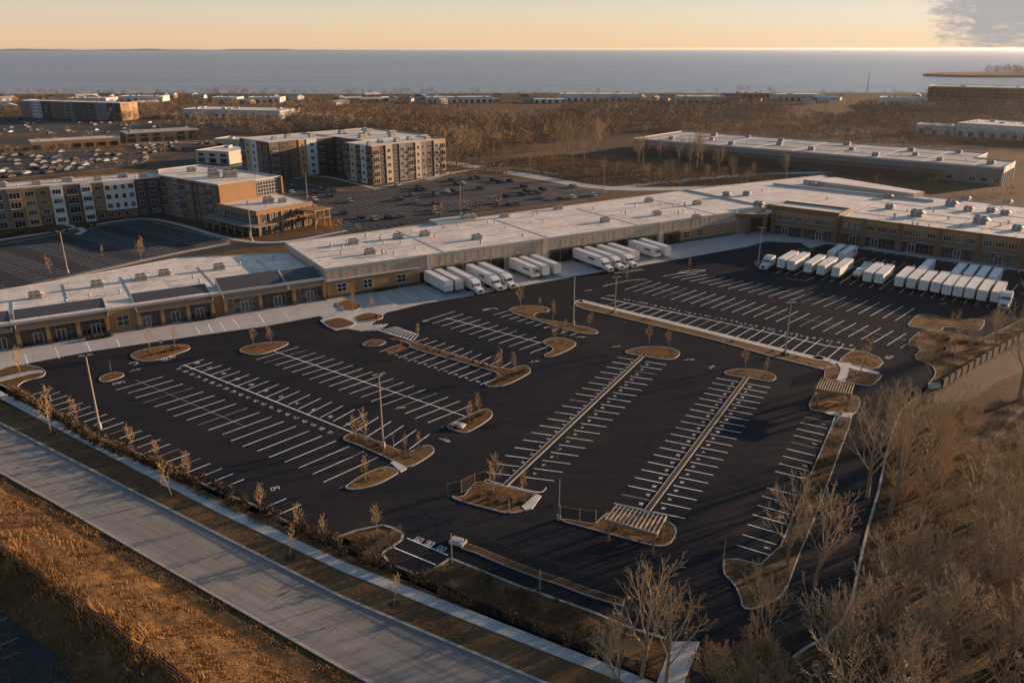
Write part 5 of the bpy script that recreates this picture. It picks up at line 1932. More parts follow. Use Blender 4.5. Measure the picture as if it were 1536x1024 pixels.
for a, b in (((0, 367), (212, 329)), ((212, 329), (345, 362)), ((345, 362), (180, 396)), ((180, 396), (0, 437)), ((705, 261), (912, 288)), ((880, 300), (700, 322)), ((700, 322), (560, 348)), ((515, 287), (560, 285)), ((560, 285), (705, 261)), ((430, 270), (515, 287))):
    fp.strip([G(*a), G(*b)], 0.5, Z_PAINT + 0.006)
struct('far_lot_markings', fp, M['paint_worn'], 'white stall lines in the distant lots', 'road marking')
for p_ in CARP.values():
    p_.done()
# roads and walks in the middle distance
rd = MB()
def ribbon(mb, pts, w, z):
    pl = chaikin([G(*p) for p in pts], 2, False)
    l, r = offs(pl, w / 2), offs(pl, -w / 2)
    mb.sheet(l + r[::-1], z)
ribbon(rd, [(672, 243), (699, 248), (795, 264), (905, 284), (1024, 283), (1100, 279)], 9, 0.014)
ribbon(rd, [(905, 284), (1000, 272), (1120, 262), (1250, 258)], 6, 0.013)
ribbon(rd, [(640, 270), (690, 256), (760, 250), (840, 262)], 3, 0.015)
struct('road', rd, M['apron'], 'pale road skirting the field behind the warehouse', 'road')
wk2 = MB()
ribbon(wk2, [(-20, 363), (60, 351), (150, 336), (212, 326), (262, 334), (345, 360), (420, 366), (520, 346)], 2.2, 0.034)
ribbon(wk2, [(96, 336), (130, 345), (115, 352)], 2.0, 0.036)
ribbon(wk2, [(0, 442), (100, 417), (180, 399), (260, 381), (345, 365)], 1.5, 0.034)
ribbon(wk2, [(560, 283), (640, 268), (675, 258)], 2.0, 0.036)
ribbon(wk2, [(440, 268), (480, 262), (560, 282)], 2.0, 0.034)
for pts, w_ in (([(-20, 304), (80, 286), (200, 266), (262, 254)], .8), ([(40, 222), (180, 213), (330, 215)], 1.6), ([(-20, 240), (60, 228), (150, 225), (200, 223), (225, 232), (217, 247), (120, 259), (0, 269)], .7), ([(290, 250), (345, 252), (375, 243)], 1.4), ([(-20, 204), (150, 197), (330, 196), (420, 199)], .8), ([(190, 217), (300, 211), (325, 211)], 1.4), ([(30, 182), (180, 186), (210, 186)], 1.6), ([(280, 183), (420, 184)], 2)):
    ribbon(wk2, pts, w_, 0.04 + w_ * .0005)
struct('sidewalk', wk2, M['walk'], 'pale walks round the distant lots and apartment doors', 'sidewalk')
vg = MB()
ribbon(vg, [(-20, 446), (100, 421), (200, 402), (260, 391), (330, 374), (350, 370)], 5, 0.012)
ribbon(vg, [(-20, 459), (100, 432), (300, 388), (372, 376)], 3, 0.0125)
vg.sheet([G(*p) for p in ((-60, 280), (0, 277), (130, 268), (215, 252), (222, 247), (120, 259), (0, 270), (-60, 270))], 0.019)
vg.sheet([G(*p) for p in ((430, 305), (505, 332), (500, 345), (440, 330))], 0.019)
for pts, w_ in (([(-20, 300), (80, 282), (200, 262), (260, 250), (300, 252)], 3), ([(150, 226), (200, 224), (222, 232), (215, 246), (160, 256)], 2.2), ([(300, 226), (260, 236), (250, 250), (300, 262), (370, 262)], 2.5), ([(-20, 222), (150, 209), (330, 207), (430, 208)], 3), ([(-20, 208), (150, 200), (330, 199), (430, 202)], 5), ([(-20, 196), (60, 190), (180, 188), (300, 190)], 4), ([(60, 218), (180, 212), (330, 213)], 2)):
    ribbon(vg, pts, w_, 0.026 + w_ * .0003)
struct('verge', vg, M['gold'], 'golden grass verges between the distant lots', 'verge')
cl = MB()
cl.sheet([G(*p) for p in ((1070, 201), (1130, 189), (1225, 178), (1225, 184), (1160, 200), (1100, 206))], 0.008)
cl.sheet([G(*p) for p in ((710, 172), (760, 166), (830, 166), (830, 172), (760, 176))], 0.008)
cl.sheet([G(*p) for p in ((760, 235), (840, 222), (960, 240), (1060, 262), (1000, 272), (880, 262), (800, 250))], 0.008)
struct('field', cl, M['verge'], 'tan open fields among the woods', 'field')
lk = MB()
lk.sheet(chaikin([G(*p) for p in ((1195, 192), (1240, 187), (1330, 190), (1355, 200), (1290, 205), (1220, 201))], 2), 0.01)
struct('yard', lk, M['gravel'], 'pale bare yard behind the big box store', 'yard')

# ================================================================== FENCES, WALL, PERGOLAS
def chain_fence(name, label, pts, h, step, top=True, panel='chain', post=0.05, cat='fence', both=True, base=0.0, postm='dark', zs=None):
    o = thing(name, label, cat, (pts[0][0], pts[0][1], base))
    ox, oy = pts[0][0], pts[0][1]
    m = MB()
    rp = resample(pts, step)
    for a, b in zip(rp[:-1], rp[1:]):
        m.face([(a[0] - ox, a[1] - oy, 0.05), (b[0] - ox, b[1] - oy, 0.05), (b[0] - ox, b[1] - oy, h - .02), (a[0] - ox, a[1] - oy, h - .02)])
    m.build('mesh_panel', M[panel], o)
    if top:
        m = MB()
        for z in (h, 0.1):
            for a, b in zip(rp[:-1], rp[1:]):
                m.tube((a[0] - ox, a[1] - oy, z), (b[0] - ox, b[1] - oy, z), 0.03, 0.03, 4)
        m.build('rail', M[postm], o)
    for p in rp[:98]:
        m = MB()
        m.tube((p[0] - ox, p[1] - oy, 0), (p[0] - ox, p[1] - oy, h + 0.08), post, post, 6, 0, True)
        m.build('post', M[postm], o)
    return o


fpts = [G(300, 722), G(345, 744), G(420, 780), G(512, 829), G(545, 846), G(622, 870), G(712, 913), G(835, 960), G(889, 983), G(985, 1022)]
chain_fence('chain_link_fence', 'long black chain link fence beside the sidewalk', fpts, 1.5, 2.9, post=0.05)
chain_fence('chain_link_fence', 'short black fence crossing the bed to the three stall bay', [G(545, 846), G(604, 801)], 1.7, 2.6, post=0.05)
chain_fence('chain_link_fence', 'tall black fence across the near drive', [G(697, 815), G(719, 822), G(742, 832), G(762, 841), G(785, 849), G(809, 859), G(834, 866), G(859, 876), G(884, 884), G(910, 892), G(935, 899)], 2.1, 2.2, post=0.07)
chain_fence('chain_link_fence', 'wire fence on rusty posts round the gravelly bed', [G(672, 744), G(692, 739), G(712, 729), G(735, 722)], 2.0, 3.0, post=0.07, postm='wood')
chain_fence('chain_link_fence', 'wire fence on three stout posts left of the pale pergola', [G(840, 779), G(869, 784), G(893, 786)], 2.1, 2.6, post=0.09, postm='wood')
chain_fence('chain_link_fence', 'black fence beside the pergola bed at the right', gl('S', (640, 462), (632, 508)), 1.4, 2, post=0.05)
chain_fence('chain_link_fence', 'dark railing at the head of the brown bank', gl('S', (1090, 405), (1140, 420), (1190, 400), (1235, 425)), 1.3, 2, post=0.06)
chain_fence('gate', 'small wire gate at the end of the driveway', gl('S', (1075, 608), (1125, 608)), 1.7, 2.5, post=0.08, cat='gate')
# single posts
for k, x, y, h, lab in (('M', 497, 490, 4.6, 'tall thin brown post at the fence corner by the three stall bay'), ('M', 978, 285, 6.2, 'slim pole on a white base left of the pale pergola'), ('M', 753, 258, 2.2, 'short post at the front of the gravelly bed'),
                        ('N', 178, 510, 4.2, 'thin leaning pole at the corner of the right bed'), ('M', 892, 608, 3.0, 'thin dark post in the near drive'), ('S', 590, 590, 3.0, 'bent brown post beside the small pergola'), ('S', 1178, 500, 3.2, 'dark post by the gate of the wall'), ('S', 712, 668, 5.5, 'dark thin pole in front of the small pergola')):
    p = g(k, x, y)
    T = thing('post', lab, 'post', (*p, 0))
    m = MB(); m.tube((0, 0, 0), (0.02, 0, h), 0.085, 0.06, 8, 0, True); m.build('shaft', M['pole'], T)
    m = MB(); m.tube((0, 0, 0), (0, 0, 0.75 if h > 5 else 0.3), 0.3 if h > 5 else 0.16, 0.28 if h > 5 else 0.14, 10, 0, True); m.build('base', M['kerb'] if h > 5 else M['dark'], T)
# near left fence on the embankment
def berm_fence():
    pts = resample(offs(fl, -0.8), 3.0)
    T = thing('wire_fence', 'low rusty wire fence along the top of the golden embankment', 'fence', (pts[0][0], pts[0][1], 2.0))
    ox, oy = pts[0]
    m = MB()
    for a, b in zip(pts[:-1], pts[1:]):
        for z in (0.35, 0.8, 1.3):
            m.tube((a[0] - ox, a[1] - oy, z), (b[0] - ox, b[1] - oy, z), 0.018, 0.018, 4)
    m.build('wire', M['wood'], T)
    m = MB()
    for a, b in zip(pts[:-1], pts[1:]):
        m.face([(a[0] - ox, a[1] - oy, -0.3), (b[0] - ox, b[1] - oy, -0.3), (b[0] - ox, b[1] - oy, 1.3), (a[0] - ox, a[1] - oy, 1.3)])
    m.build('mesh_panel', M['chain'], T)
    for p in pts[:98]:
        m = MB(); m.tube((p[0] - ox, p[1] - oy, -0.5), (p[0] - ox, p[1] - oy, 1.4), 0.05, 0.05, 6, 0, True); m.build('post', M['dark'], T)
berm_fence()
# dark wall
wl = gl('S', (1165, 545), (1250, 490), (1390, 405), (1536, 322), (1680, 235))
wl = resample(wl, 3.2)
T = thing('retaining_wall', 'dark block wall running back from the driveway at the right', 'wall', (*wl[0], 0))
m = MB(); m2 = MB()
for i, (a, b) in enumerate(zip(wl[:-1], wl[1:])):
    u = unit(a, b); n = (-u[1] * .16, u[0] * .16)
    o_ = wl[0]
    q = [(a[0] + n[0], a[1] + n[1]), (a[0] - n[0], a[1] - n[1]), (b[0] - n[0], b[1] - n[1]), (b[0] + n[0], b[1] + n[1])]
    m.prism([(x - o_[0], y - o_[1]) for x, y in q], 0, 1.7)
    c_ = [(a[0] + u[0] * dx + n[0] * k, a[1] + u[1] * dx + n[1] * k) for dx, k in ((-.16, 1.6), (-.16, -1.6), (.16, -1.6), (.16, 1.6))]
    m2.prism([(x - o_[0], y - o_[1]) for x, y in c_], 0, 1.8)
m.build('panel', M['wall'], T)
m2.build('pier', M['wall'], T)

def pergola(label, corners, h, slatm, nsl):
    c = corners
    T = thing('pergola', label, 'pergola', (c[0][0], c[0][1], 0.1))
    o_ = c[0]
    C_ = [(x - o_[0], y - o_[1]) for x, y in c]
    ins = [lerp(lerp(C_[0], C_[1], s), lerp(C_[3], C_[2], s), t) for s, t in ((.06, .1), (.94, .1), (.94, .9), (.06, .9))]
    for p in ins:
        m = MB(); m.box(p[0] - .15, p[0] + .15, p[1] - .15, p[1] + .15, 0, h - .3, 0, R(-15)); m.build('post', M['wood'], T)
    m = MB()
    for t in (0.1, 0.9):
        a, b = lerp(C_[0], C_[3], t), lerp(C_[1], C_[2], t)
        u = unit(a, b); n = (-u[1] * .09, u[0] * .09)
        m.prism([(a[0] + n[0], a[1] + n[1]), (a[0] - n[0], a[1] - n[1]), (b[0] - n[0], b[1] - n[1]), (b[0] + n[0], b[1] + n[1])], h - .5, h - .02)
    m.build('beam', M['wood'], T)
    for i in range(nsl):
        t = i / (nsl - 1)
        a, b = lerp(C_[0], C_[1], t), lerp(C_[3], C_[2], t)
        u = unit(a, b); n = (-u[1] * .075, u[0] * .075)
        m = MB(); m.prism([(a[0] + n[0], a[1] + n[1]), (a[0] - n[0], a[1] - n[1]), (b[0] - n[0], b[1] - n[1]), (b[0] + n[0], b[1] + n[1])], h, h + .2); m.build('slat', M[slatm], T)
    m = MB()
    for t in (0.0, 1.0):
        a, b = lerp(C_[0], C_[3], t), lerp(C_[1], C_[2], t)
        u = unit(a, b); n = (-u[1] * .06, u[0] * .06)
        m.prism([(a[0] + n[0], a[1] + n[1]), (a[0] - n[0], a[1] - n[1]), (b[0] - n[0], b[1] - n[1]), (b[0] + n[0], b[1] + n[1])], h + .202, h + .3)
    m.build('batten', M[slatm], T)
    # bench and bin in its shade
    mid_ = lerp(lerp(c[0], c[1], .5), lerp(c[3], c[2], .5), .5)
    B = thing('bench', 'plain wooden bench under the ' + label.split(' pergola')[0] + ' pergola', 'bench', (*mid_, 0.1), R(-15))
    m = MB(); m.box(-0.9, 0.9, -.25, .25, .42, .48); m.build('seat', M['wood'], B)
    m = MB(); m.box(-0.9, 0.9, .2, .26, .6, .95); m.build('backrest', M['wood'], B)
    for x in (-.7, .7):
        m = MB(); m.box(x - .05, x + .05, -.22, .24, 0, .419); m.build('leg', M['dark'], B)
    return T


z = 3.2
pergola('pale slatted pergola at the near end of the right double row', [G(512 + 1240 / 3, 684 + 225 / 3, z), G(512 + 1463 / 3, 684 + 275 / 3, z), G(512 + 1418 / 3, 684 + 358 / 3, z), G(512 + 1187 / 3, 684 + 290 / 3, z)], z, 'slat', 13)
z = 3.3
pergola('smaller tan slatted pergola on the right bed', [G(1024 + 625 / 3, 400 + 505 / 3, z), G(1024 + 770 / 3, 400 + 535 / 3, z), G(1024 + 755 / 3, 400 + 580 / 3, z), G(1024 + 600 / 3, 400 + 555 / 3, z)], z, 'tanslat', 14)
# small street furniture
for k, x, y, lab in (('E', 790, 795, 'pale concrete slab lying on the pointed island'), ('M', 525, 392, 'pale concrete pad at the end of the drive fence')):
    T = thing('concrete_slab', lab, 'slab', (*g(k, x, y), 0.13), R(-25))
    m = MB(); m.box(-1.0, 1.0, -.7, .7, 0, .35); m.build('block', M['walk'], T)
    m = MB(); m.box(-.6, .6, -.4, .4, .351, .45); m.build('lid', M['kerb'], T)


def sign(label, p, face, h=2.1):
    T = thing('road_sign', label, 'sign', (*p, 0.1), 0.4)
    m = MB(); m.tube((0, 0, 0), (0, 0, h), .035, .035, 6, 0, True); m.build('post', M['steel'], T)
    m = MB(); m.box(-.3, .3, -.06, -.036, h - .75, h); m.build('plate', M[face], T)


for k, x, y, f, lab in (('D', 632, 215, 'wood', 'small sign on the smallest oval island'), ('D', 922, 90, 'white', 'small sign between the two trees of the long left island'), ('E', 100, 172, 'white', 'left sign in the paved corner bed'), ('E', 128, 160, 'white', 'right sign in the paved corner bed'),
                        ('E', 1350, 980, 'wood', 'small sign beside the left numbered row'), ('S', 180, 365, 'white', 'small sign at the edge of the median'), ('E', 560, 262, 'wood', 'small sign at the end of the hatched crossing'), ('E', 418, 905, 'wood', 'small sign beyond the bent island'), ('E', 225, 150, 'wood', 'small sign beside the office entrance path')):
    sign(lab, g(k, x, y), f)


def litter_bin(label, p):
    T = thing('litter_bin', label, 'bin', (*p, 0.05))
    m = MB(); m.tube((0, 0, 0), (0, 0, .85), .28, .31, 12, 0, True); m.build('drum', M['dark'], T)
    m = MB(); m.tube((0, 0, .86), (0, 0, 1.0), .33, .2, 12, 0, True); m.build('lid', M['grey'], T)


for k, x, y, lab in (('S', 1178, 375, 'dark bin on the brown bank'), ('T', 300, 30, 'dark bin on the paving of the corner entrance'), ('E', 322, 178, 'dark bin in the bed with the young tree by the office entrance'), ('S', 735, 560, 'dark bin under the small pergola')):
    litter_bin(lab, g(k, x, y))
# concrete wheel stop at gate
T = thing('barrier', 'white concrete barrier at the gate by the wall', 'barrier', (*g('S', 1132, 545), 0.02), 0.2)
m = MB(); m.box(-1.1, 1.1, -.35, .35, 0, .8); m.build('block', M['walk'], T)
m = MB(); m.box(-1.0, 1.0, -.2, .2, .801, 1.0); m.build('cap', M['kerb'], T)

# ================================================================== TREES
class TM:
    """fast tube collector"""
    def __init__(s):
        s.V, s.Fc, s.n = [], [], 0

    def seg(s, p0, p1, r0, r1, k):
        d = p1 - p0
        L = np.linalg.norm(d)
        if L < 1e-5:
            return
        d = d / L
        a = np.cross(d, (0.31, 0.77, 0.55)); a /= np.linalg.norm(a)
        b = np.cross(d, a)
        t = np.arange(k) * (2 * PI / k)
        rg = np.outer(np.cos(t), a) + np.outer(np.sin(t), b)
        s.V.append(np.vstack((p0 + rg * r0, p1 + rg * r1)))
        n = s.n
        for i in range(k):
            j = (i + 1) % k
            s.Fc.append((n + i, n + j, n + k + j, n + k + i))
        s.n += 2 * k

    def leafq(s, p, sz):
        a = rng.normal(size=3); a /= np.linalg.norm(a)
        b = np.cross(a, rng.normal(size=3)); b /= (np.linalg.norm(b) + 1e-9)
        s.V.append(np.array([p - a * sz, p + b * sz * .6, p + a * sz, p - b * sz * .6]))
        s.Fc.append(tuple(range(s.n, s.n + 4)))
        s.n += 4

    def mesh(s, name, m):
        me = bpy.data.meshes.new(name)
        V = np.vstack(s.V)
        me.from_pydata(V.tolist(), [], s.Fc)
        me.materials.append(m)
        me.update()
        return me


def rdir(d, ang, roll=None):
    d = d / np.linalg.norm(d)
    a = np.cross(d, (0.2, 0.5, 0.84)); a /= np.linalg.norm(a)
    b = np.cross(d, a)
    t = rng.uniform(0, 2 * PI) if roll is None else roll
    return d * math.cos(ang) + (a * math.cos(t) + b * math.sin(t)) * math.sin(ang)


def branch(tm, tw, p, d, L, r, lev, maxlev, up, kids, leaf=None):
    """recursive bare branch: tm thick wood, tw fine twigs"""
    nseg = {0: 7, 1: 5, 2: 4, 3: 3}.get(lev, 2)
    pts, rs = [p], [r]
    cur, dd = p, d / np.linalg.norm(d)
    for i in range(nseg):
        dd = dd + rng.normal(size=3) * (0.04 if lev == 0 else 0.075) + np.array((0, 0, up[min(lev, len(up) - 1)]))
        dd /= np.linalg.norm(dd)
        cur = cur + dd * (L / nseg)
        pts.append(cur)
        rs.append(r * (1 - 0.8 * (i + 1) / nseg))
    k = {0: 8, 1: 5, 2: 4}.get(lev, 3)
    for i in range(nseg):
        (tm if lev == 0 else tw).seg(pts[i], pts[i + 1], max(rs[i], MINR), max(rs[i + 1], MINR * 0.6), k)
    if lev >= maxlev:
        if leaf is not None and rng.random() < leaf[0]:
            leaf[2].leafq(pts[-1], leaf[1])
        return
    n = kids[lev]
    n = n if isinstance(n, int) else int(rng.integers(n[0], n[1] + 1))
    for i in range(n):
        t = (START[lev] + (1 - START[lev]) * (i + rng.uniform(0, .9)) / n)
        t = min(t, 0.98)
        j = min(int(t * nseg), nseg - 1)
        f = t * nseg - j
        q = pts[j] * (1 - f) + pts[j + 1] * f
        base = pts[j + 1] - pts[j]
        ang = rng.uniform(*ANGS[lev])
        nd = rdir(base, ang, (i * 2.4 + rng.uniform(-.5, .5)))
        cl_ = L * LEN[lev] * (1.15 - 0.75 * t if lev == 0 else 1.1 - .55 * t) * rng.uniform(.75, 1.2)
        branch(tm, tw, q, nd, cl_, max(r * (1 - .75 * t) * .55, MINR), lev + 1, maxlev, up, kids, leaf)


def tree_thing(name, label, h, r, maxlev, kids, start, angs, lens, up, wood, twig, minr, stems=1, leaf=None):
    global START, ANGS, LEN, MINR
    START, ANGS, LEN, MINR = start, angs, lens, minr
    o = thing(name, label, 'tree', (0, 0, 0))
    tm, tw, lf = TM(), TM(), TM()
    lfa = (leaf[0], leaf[1], lf) if leaf else None
    for s in range(stems):
        d = np.array((rng.normal() * (.04 if stems == 1 else .28), rng.normal() * (.04 if stems == 1 else .28), 1.0))
        branch(tm, tw, np.array((rng.normal() * .02 * stems, rng.normal() * .02 * stems, 0.0)), d, h * (1 if s == 0 else rng.uniform(.7, .95)), r * (1 if stems == 1 else .7), 0, maxlev, up, kids, lfa)
    for n_, t_, m_ in (('trunk', tm, wood), ('crown', tw, twig)) + ((('leaves', lf, 'leaf'),) if leaf and lf.n else ()):
        q = bpy.data.objects.new(n_, t_.mesh(n_, M[m_]))
        COL.objects.link(q)
        q.parent = o
    return o


BIG = [Proto(tree_thing('bare_tree', 't', 8.5, .2, 4, [(10, 12), (5, 7), (3, 4), (1, 2)], [.22, .2, .2, .2], [(.45, .85), (.35, .7), (.35, .7), (.3, .7)], [.75, .5, .5, .55], [0.02, 0.12, 0.10, .08, .06], 'bark', 'twig', .023)) for _ in range(3)]
BIG += [Proto(tree_thing('bare_tree', 't', 9.5, .2, 4, [(9, 11), (5, 7), (3, 4), (1, 2)], [.15, .2, .2, .2], [(.35, .6), (.35, .7), (.4, .8), (.3, .8)], [.75, .5, .5, .5], [0.02, 0.13, 0.1, .06, .03], 'bark', 'twig', .023, stems=2)) for _ in range(1)]
BUSH = [Proto(tree_thing('bare_tree', 't', 5.5, .08, 3, [(7, 9), (5, 6), (3, 4)], [.12, .2, .2], [(.3, .6), (.35, .7), (.4, .9)], [.6, .5, .5], [0.05, 0.12, 0.08, .04], 'bark', 'twig_warm', .022, stems=5)) for _ in range(2)]
SAP = [Proto(tree_thing('sapling', 't', 4.6, .06, 3, [(13, 16), (4, 5), (2, 3)], [.25, .25, .2], [(.55, .85), (.5, .9), (.5, 1.0)], [.36, .45, .5], [0.0, 0.10, 0.06, .02], 'bark', 'twig_warm', .021, leaf=lf_)) for lf_ in ((.30, .07), (.12, .06), None)]
# mulch ring under saplings is part of the bed; staked saplings list
SAPS = [('U', 78, 651, 66, 'sapling on the street verge, leftmost in the photo', 0), ('U', 257, 743, 50, 'sapling on the street verge below the hedge end', 2), ('U', 435, 836, 42, 'sapling on the street verge in the lower middle', 2), ('U', 591, 906, 42, 'sapling on the street verge nearest the camera', 2),
        ('U', 117, 635, 38, 'first sapling behind the hedge from the left', 0), ('U', 198, 675, 38, 'second sapling behind the hedge from the left', 0), ('U', 236, 690, 30, 'third sapling behind the hedge from the left', 1), ('U', 285, 720, 42, 'sapling at the end of the hedge', 1),
        ('U', 391, 769, 42, 'first sapling in the planting strip right of the hedge', 1), ('U', 447, 797, 42, 'second sapling in the planting strip right of the hedge', 1), ('U', 486, 815, 40, 'third sapling in the planting strip right of the hedge', 1), ('U', 565, 799, 42, 'sapling in the bed beside the three stall bay', 1),
        ('U', 32, 563, 40, 'russet sapling in the corner bed at the far left', 0), ('U', 225.5, 528.5, 36, 'left sapling of the long left island', 1), ('U', 262, 521, 32, 'right sapling of the long left island', 0), ('U', 380, 520, 30, 'left sapling on the head island of the second row', 1), ('U', 407, 517, 28, 'right sapling on the head island of the second row', 0),
        ('U', 628, 506, 20, 'small sapling at the hatched crossing', 0), ('U', 534, 657, 34, 'leftmost sapling of the bent lamp island', 0), ('U', 550, 663, 48, 'tallest sapling of the bent lamp island', 0), ('U', 608, 679, 26, 'sapling right of the lamp in the bent island', 1), ('U', 628, 673, 24, 'last sapling at the tip of the bent island', 1), ('U', 548, 721, 36, 'sapling on the small island across the path', 1),
        ('U', 704, 634, 32, 'left sapling of the pointed island', 1), ('U', 718.6, 624, 34, 'right sapling of the pointed island', 1), ('U', 747, 566, 40, 'left sapling at the end of the L-shaped island', 0), ('U', 772, 559, 30, 'right sapling at the end of the L-shaped island', 1),
        ('U', 781, 463, 36, 'tallest sapling on the hooked island', 1), ('U', 810, 460, 14, 'tiny sapling on the hooked island', 1), ('U', 829, 480, 28, 'sapling in the middle of the hooked island', 0), ('U', 832, 514, 30, 'left sapling of the small bed by the dock drive', 1), ('U', 847, 509, 28, 'right sapling of the small bed by the dock drive', 0), ('U', 884, 495, 26, 'sapling beside the lamp on the hooked island', 0),
        ('U', 974, 518, 32, 'left sapling on the far bed of the left numbered row', 1), ('U', 1003, 522, 28, 'right sapling on the far bed of the left numbered row', 1), ('U', 1118, 554, 34, 'left sapling on the far bed of the right numbered row', 1), ('U', 1148, 564, 28, 'right sapling on the far bed of the right numbered row', 1),
        ('U', 1033, 405, 18, 'small sapling at the head of the right lot', 0), ('U', 940, 423, 18, 'small sapling at the second row of the right lot', 1), ('U', 740, 740, 60, 'tall sapling on the broad gravelly bed', 1), ('U', 786, 749, 40, 'shorter sapling on the broad gravelly bed', 0), ('U', 1289, 563, 56, 'dark sapling on the bed by the right path', 2),
        ('U', 212, 391, 34, 'sapling on the verge of the left apartment lot, right one', 0), ('U', 75, 410, 26, 'sapling on the verge of the left apartment lot, left one', 0), ('U', 529, 470, 36, 'sapling beside the office entrance', 0), ('U', 154, 384, 16, 'tiny sapling in the left apartment lot', 1), ('U', 1432, 540, 70, 'leaning dark sapling on the brown bank', 2),
        ('U', 560, 470, 26, 'russet sapling in the right office bed', 0), ('U', 1300, 655, 30, 'thin sapling by the driveway kerb', 2)]


def hpx(u, v, n):
    x, y = G(u, v)
    lo, hi = 0, 40
    for _ in range(30):
        m_ = (lo + hi) / 2
        dz = m_ - CAMH
        dd = y * CP - dz * SP
        yy = y * SP + dz * CP
        if 512 - F_PX * yy / dd > v - n:
            lo = m_
        else:
            hi = m_
    return lo


for k, u, v, n, lab, kind in SAPS:
    h = hpx(u, v, n)
    SAP[kind].put((*g(k, u, v), 0.05), rng.uniform(0, 6.28), lab, 'young trees', h / 4.7)
ringm = MB()
for k, u, v, n, lab, kind in SAPS[:4] + SAPS[12:17] + SAPS[18:27] + SAPS[39:42]:
    p = g(k, u, v)
    ringm.sheet([(p[0] + .75 * math.cos(t), p[1] + .75 * math.sin(t)) for t in np.arange(14) * 2 * PI / 14], 0.155 if k and n and (u, v) not in [(78, 651), (257, 743), (435, 836), (591, 906)] else 0.03)
struct('mulch_rings', ringm, M['mulch_ring'], 'dark mulch rings round the young trees', 'mulch')

# hand placed bare trees
BT = [('U', 1232, 1005, 130, 3, 'forked pale bare tree where the driveway bends at the bottom'), ('U', 1150, 960, 90, 3, 'low forked tree by the driveway mouth'),
      ('U', 962, 1016, 150, 0, 'pale many-branched bare tree by the sidewalk at the bottom centre'), ('U', 1000, 1022, 120, 1, 'bare tree just right of the pale one at the bottom centre'), ('U', 930, 1030, 110, 3, 'low bare tree left of the pale one at the bottom centre'),
      ('U', 1180, 850, 120, 2, 'bare tree in the dark bed overlapping the lowest right stalls'), ('U', 1222, 880, 130, 1, 'bare tree beside the driveway kerb'), ('U', 1335, 770, 170, 0, 'tall bare tree just right of the driveway'), ('U', 1300, 745, 140, 2, 'pale spreading bare tree over the driveway'),
      ('U', 1345, 700, 110, 1, 'bare tree at the bend of the driveway'), ('U', 1515, 760, 110, 1, 'bare tree beyond the trail at the right edge'), ('U', 1494, 515, 55, 3, 'multi-stemmed bare tree on the brown bank by the wall'), ('U', 1456, 525, 40, 3, 'small bare tree on the brown bank'), ('U', 1392, 555, 45, 3, 'small bare tree at the driveway mouth'),
      ('U', 1528, 600, 150, 2, 'pale bare tree cut by the right edge above the trail')]
for k, u, v, n, kd, lab in BT:
    BIG[kd].put((*g(k, u, v), 0), rng.uniform(0, 6.28), lab, None, hpx(u, v, n) / (9.6 if kd < 3 else 11))
# the thick stand at the lower right
stand = [G(*p) for p in ((1250, 1005), (1288, 962), (1308, 925), (1328, 895), (1360, 885), (1400, 850), (1470, 830), (1600, 800), (1800, 1000), (1700, 1300), (1200, 1300))]
stand2 = [G(*p) for p in ((1335, 690), (1345, 650), (1420, 640), (1470, 650), (1420, 740), (1370, 790), (1330, 760))]
stand3 = [G(*p) for p in ((1040, 1030), (1130, 1000), (1190, 1005), (1200, 1200), (1000, 1200))]


def scatter(poly, n, mind, seed):
    r = random.Random(seed)
    xs = [p[0] for p in poly]; ys = [p[1] for p in poly]
    out = []
    tries = 0
    while len(out) < n and tries < n * 60:
        tries += 1
        p = (r.uniform(min(xs), max(xs)), r.uniform(min(ys), max(ys)))
        if inpoly(p, poly) and all(dist(p, q) > mind for q in out):
            out.append(p)
    return out


for i, p in enumerate(scatter(stand, 74, 2.7, 3)):
    BIG[i % 4].put((*p, 0), rng.uniform(0, 6.28), 'tan bare tree in the thick stand at the lower right', 'bare trees in the stand at the lower right', rng.uniform(.55, 1.25))
for i, p in enumerate(scatter([G(*q) for q in ((1350, 720), (1400, 690), (1536, 690), (1600, 760), (1480, 800), (1390, 830), (1360, 800))], 7, 4.5, 8)):
    BIG[i % 4].put((*p, 0), rng.uniform(0, 6.28), 'tan bare tree on the slope above the thick stand', 'bare trees on the slope', rng.uniform(.7, 1.15))
for i, p in enumerate(scatter(stand2, 12, 3.0, 5)):
    BUSH[i % 2].put((*p, 0), rng.uniform(0, 6.28), 'russet bare thicket tree on the slope right of the driveway', 'thicket trees right of the driveway', rng.uniform(.6, 1.0))
for i, p in enumerate(scatter(stand3, 16, 1.6, 6)):
    BUSH[i % 2].put((*p, 0), rng.uniform(0, 6.28), 'bright bushy bare tree at the bottom edge right of centre', 'bushy trees at the bottom edge', rng.uniform(.8, 1.15))
# bare trees scattered in the open field behind the warehouse
mid_poly = [(940, 240), (1080, 255), (1230, 262), (1060, 268), (960, 262)]
MT = [(842, 238, 40), (858, 236, 46), (876, 240, 44), (834, 226, 38), (852, 224, 44), (900, 232, 48), (898, 228, 42), (760, 250, 30), (740, 228, 50), (965, 248, 44), (958, 245, 38), (1045, 252, 50), (1052, 250, 44), (1034, 253, 40), (1078, 256, 34), (1018, 246, 36), (990, 240, 30), (1098, 262, 26), (685, 250, 54), (676, 262, 40), (1176, 262, 30), (1010, 262, 22), (970, 268, 20), (990, 272, 18), (1000, 262, 20),
      (1030, 268, 20), (1060, 270, 22), (925, 262, 18), (905, 258, 20), (1085, 272, 20), (1100, 268, 18), (1130, 268, 22), (880, 268, 16), (1120, 275, 18), (715, 246, 46), (700, 240, 50)]
for i, (u, v, n) in enumerate(MT):
    BIG[i % 3].put((*G(u, v), 0), rng.uniform(0, 6.28), 'bare brown tree in the open field behind the warehouse', 'bare trees in the field behind the warehouse', hpx(u, v, n) / 9.6)
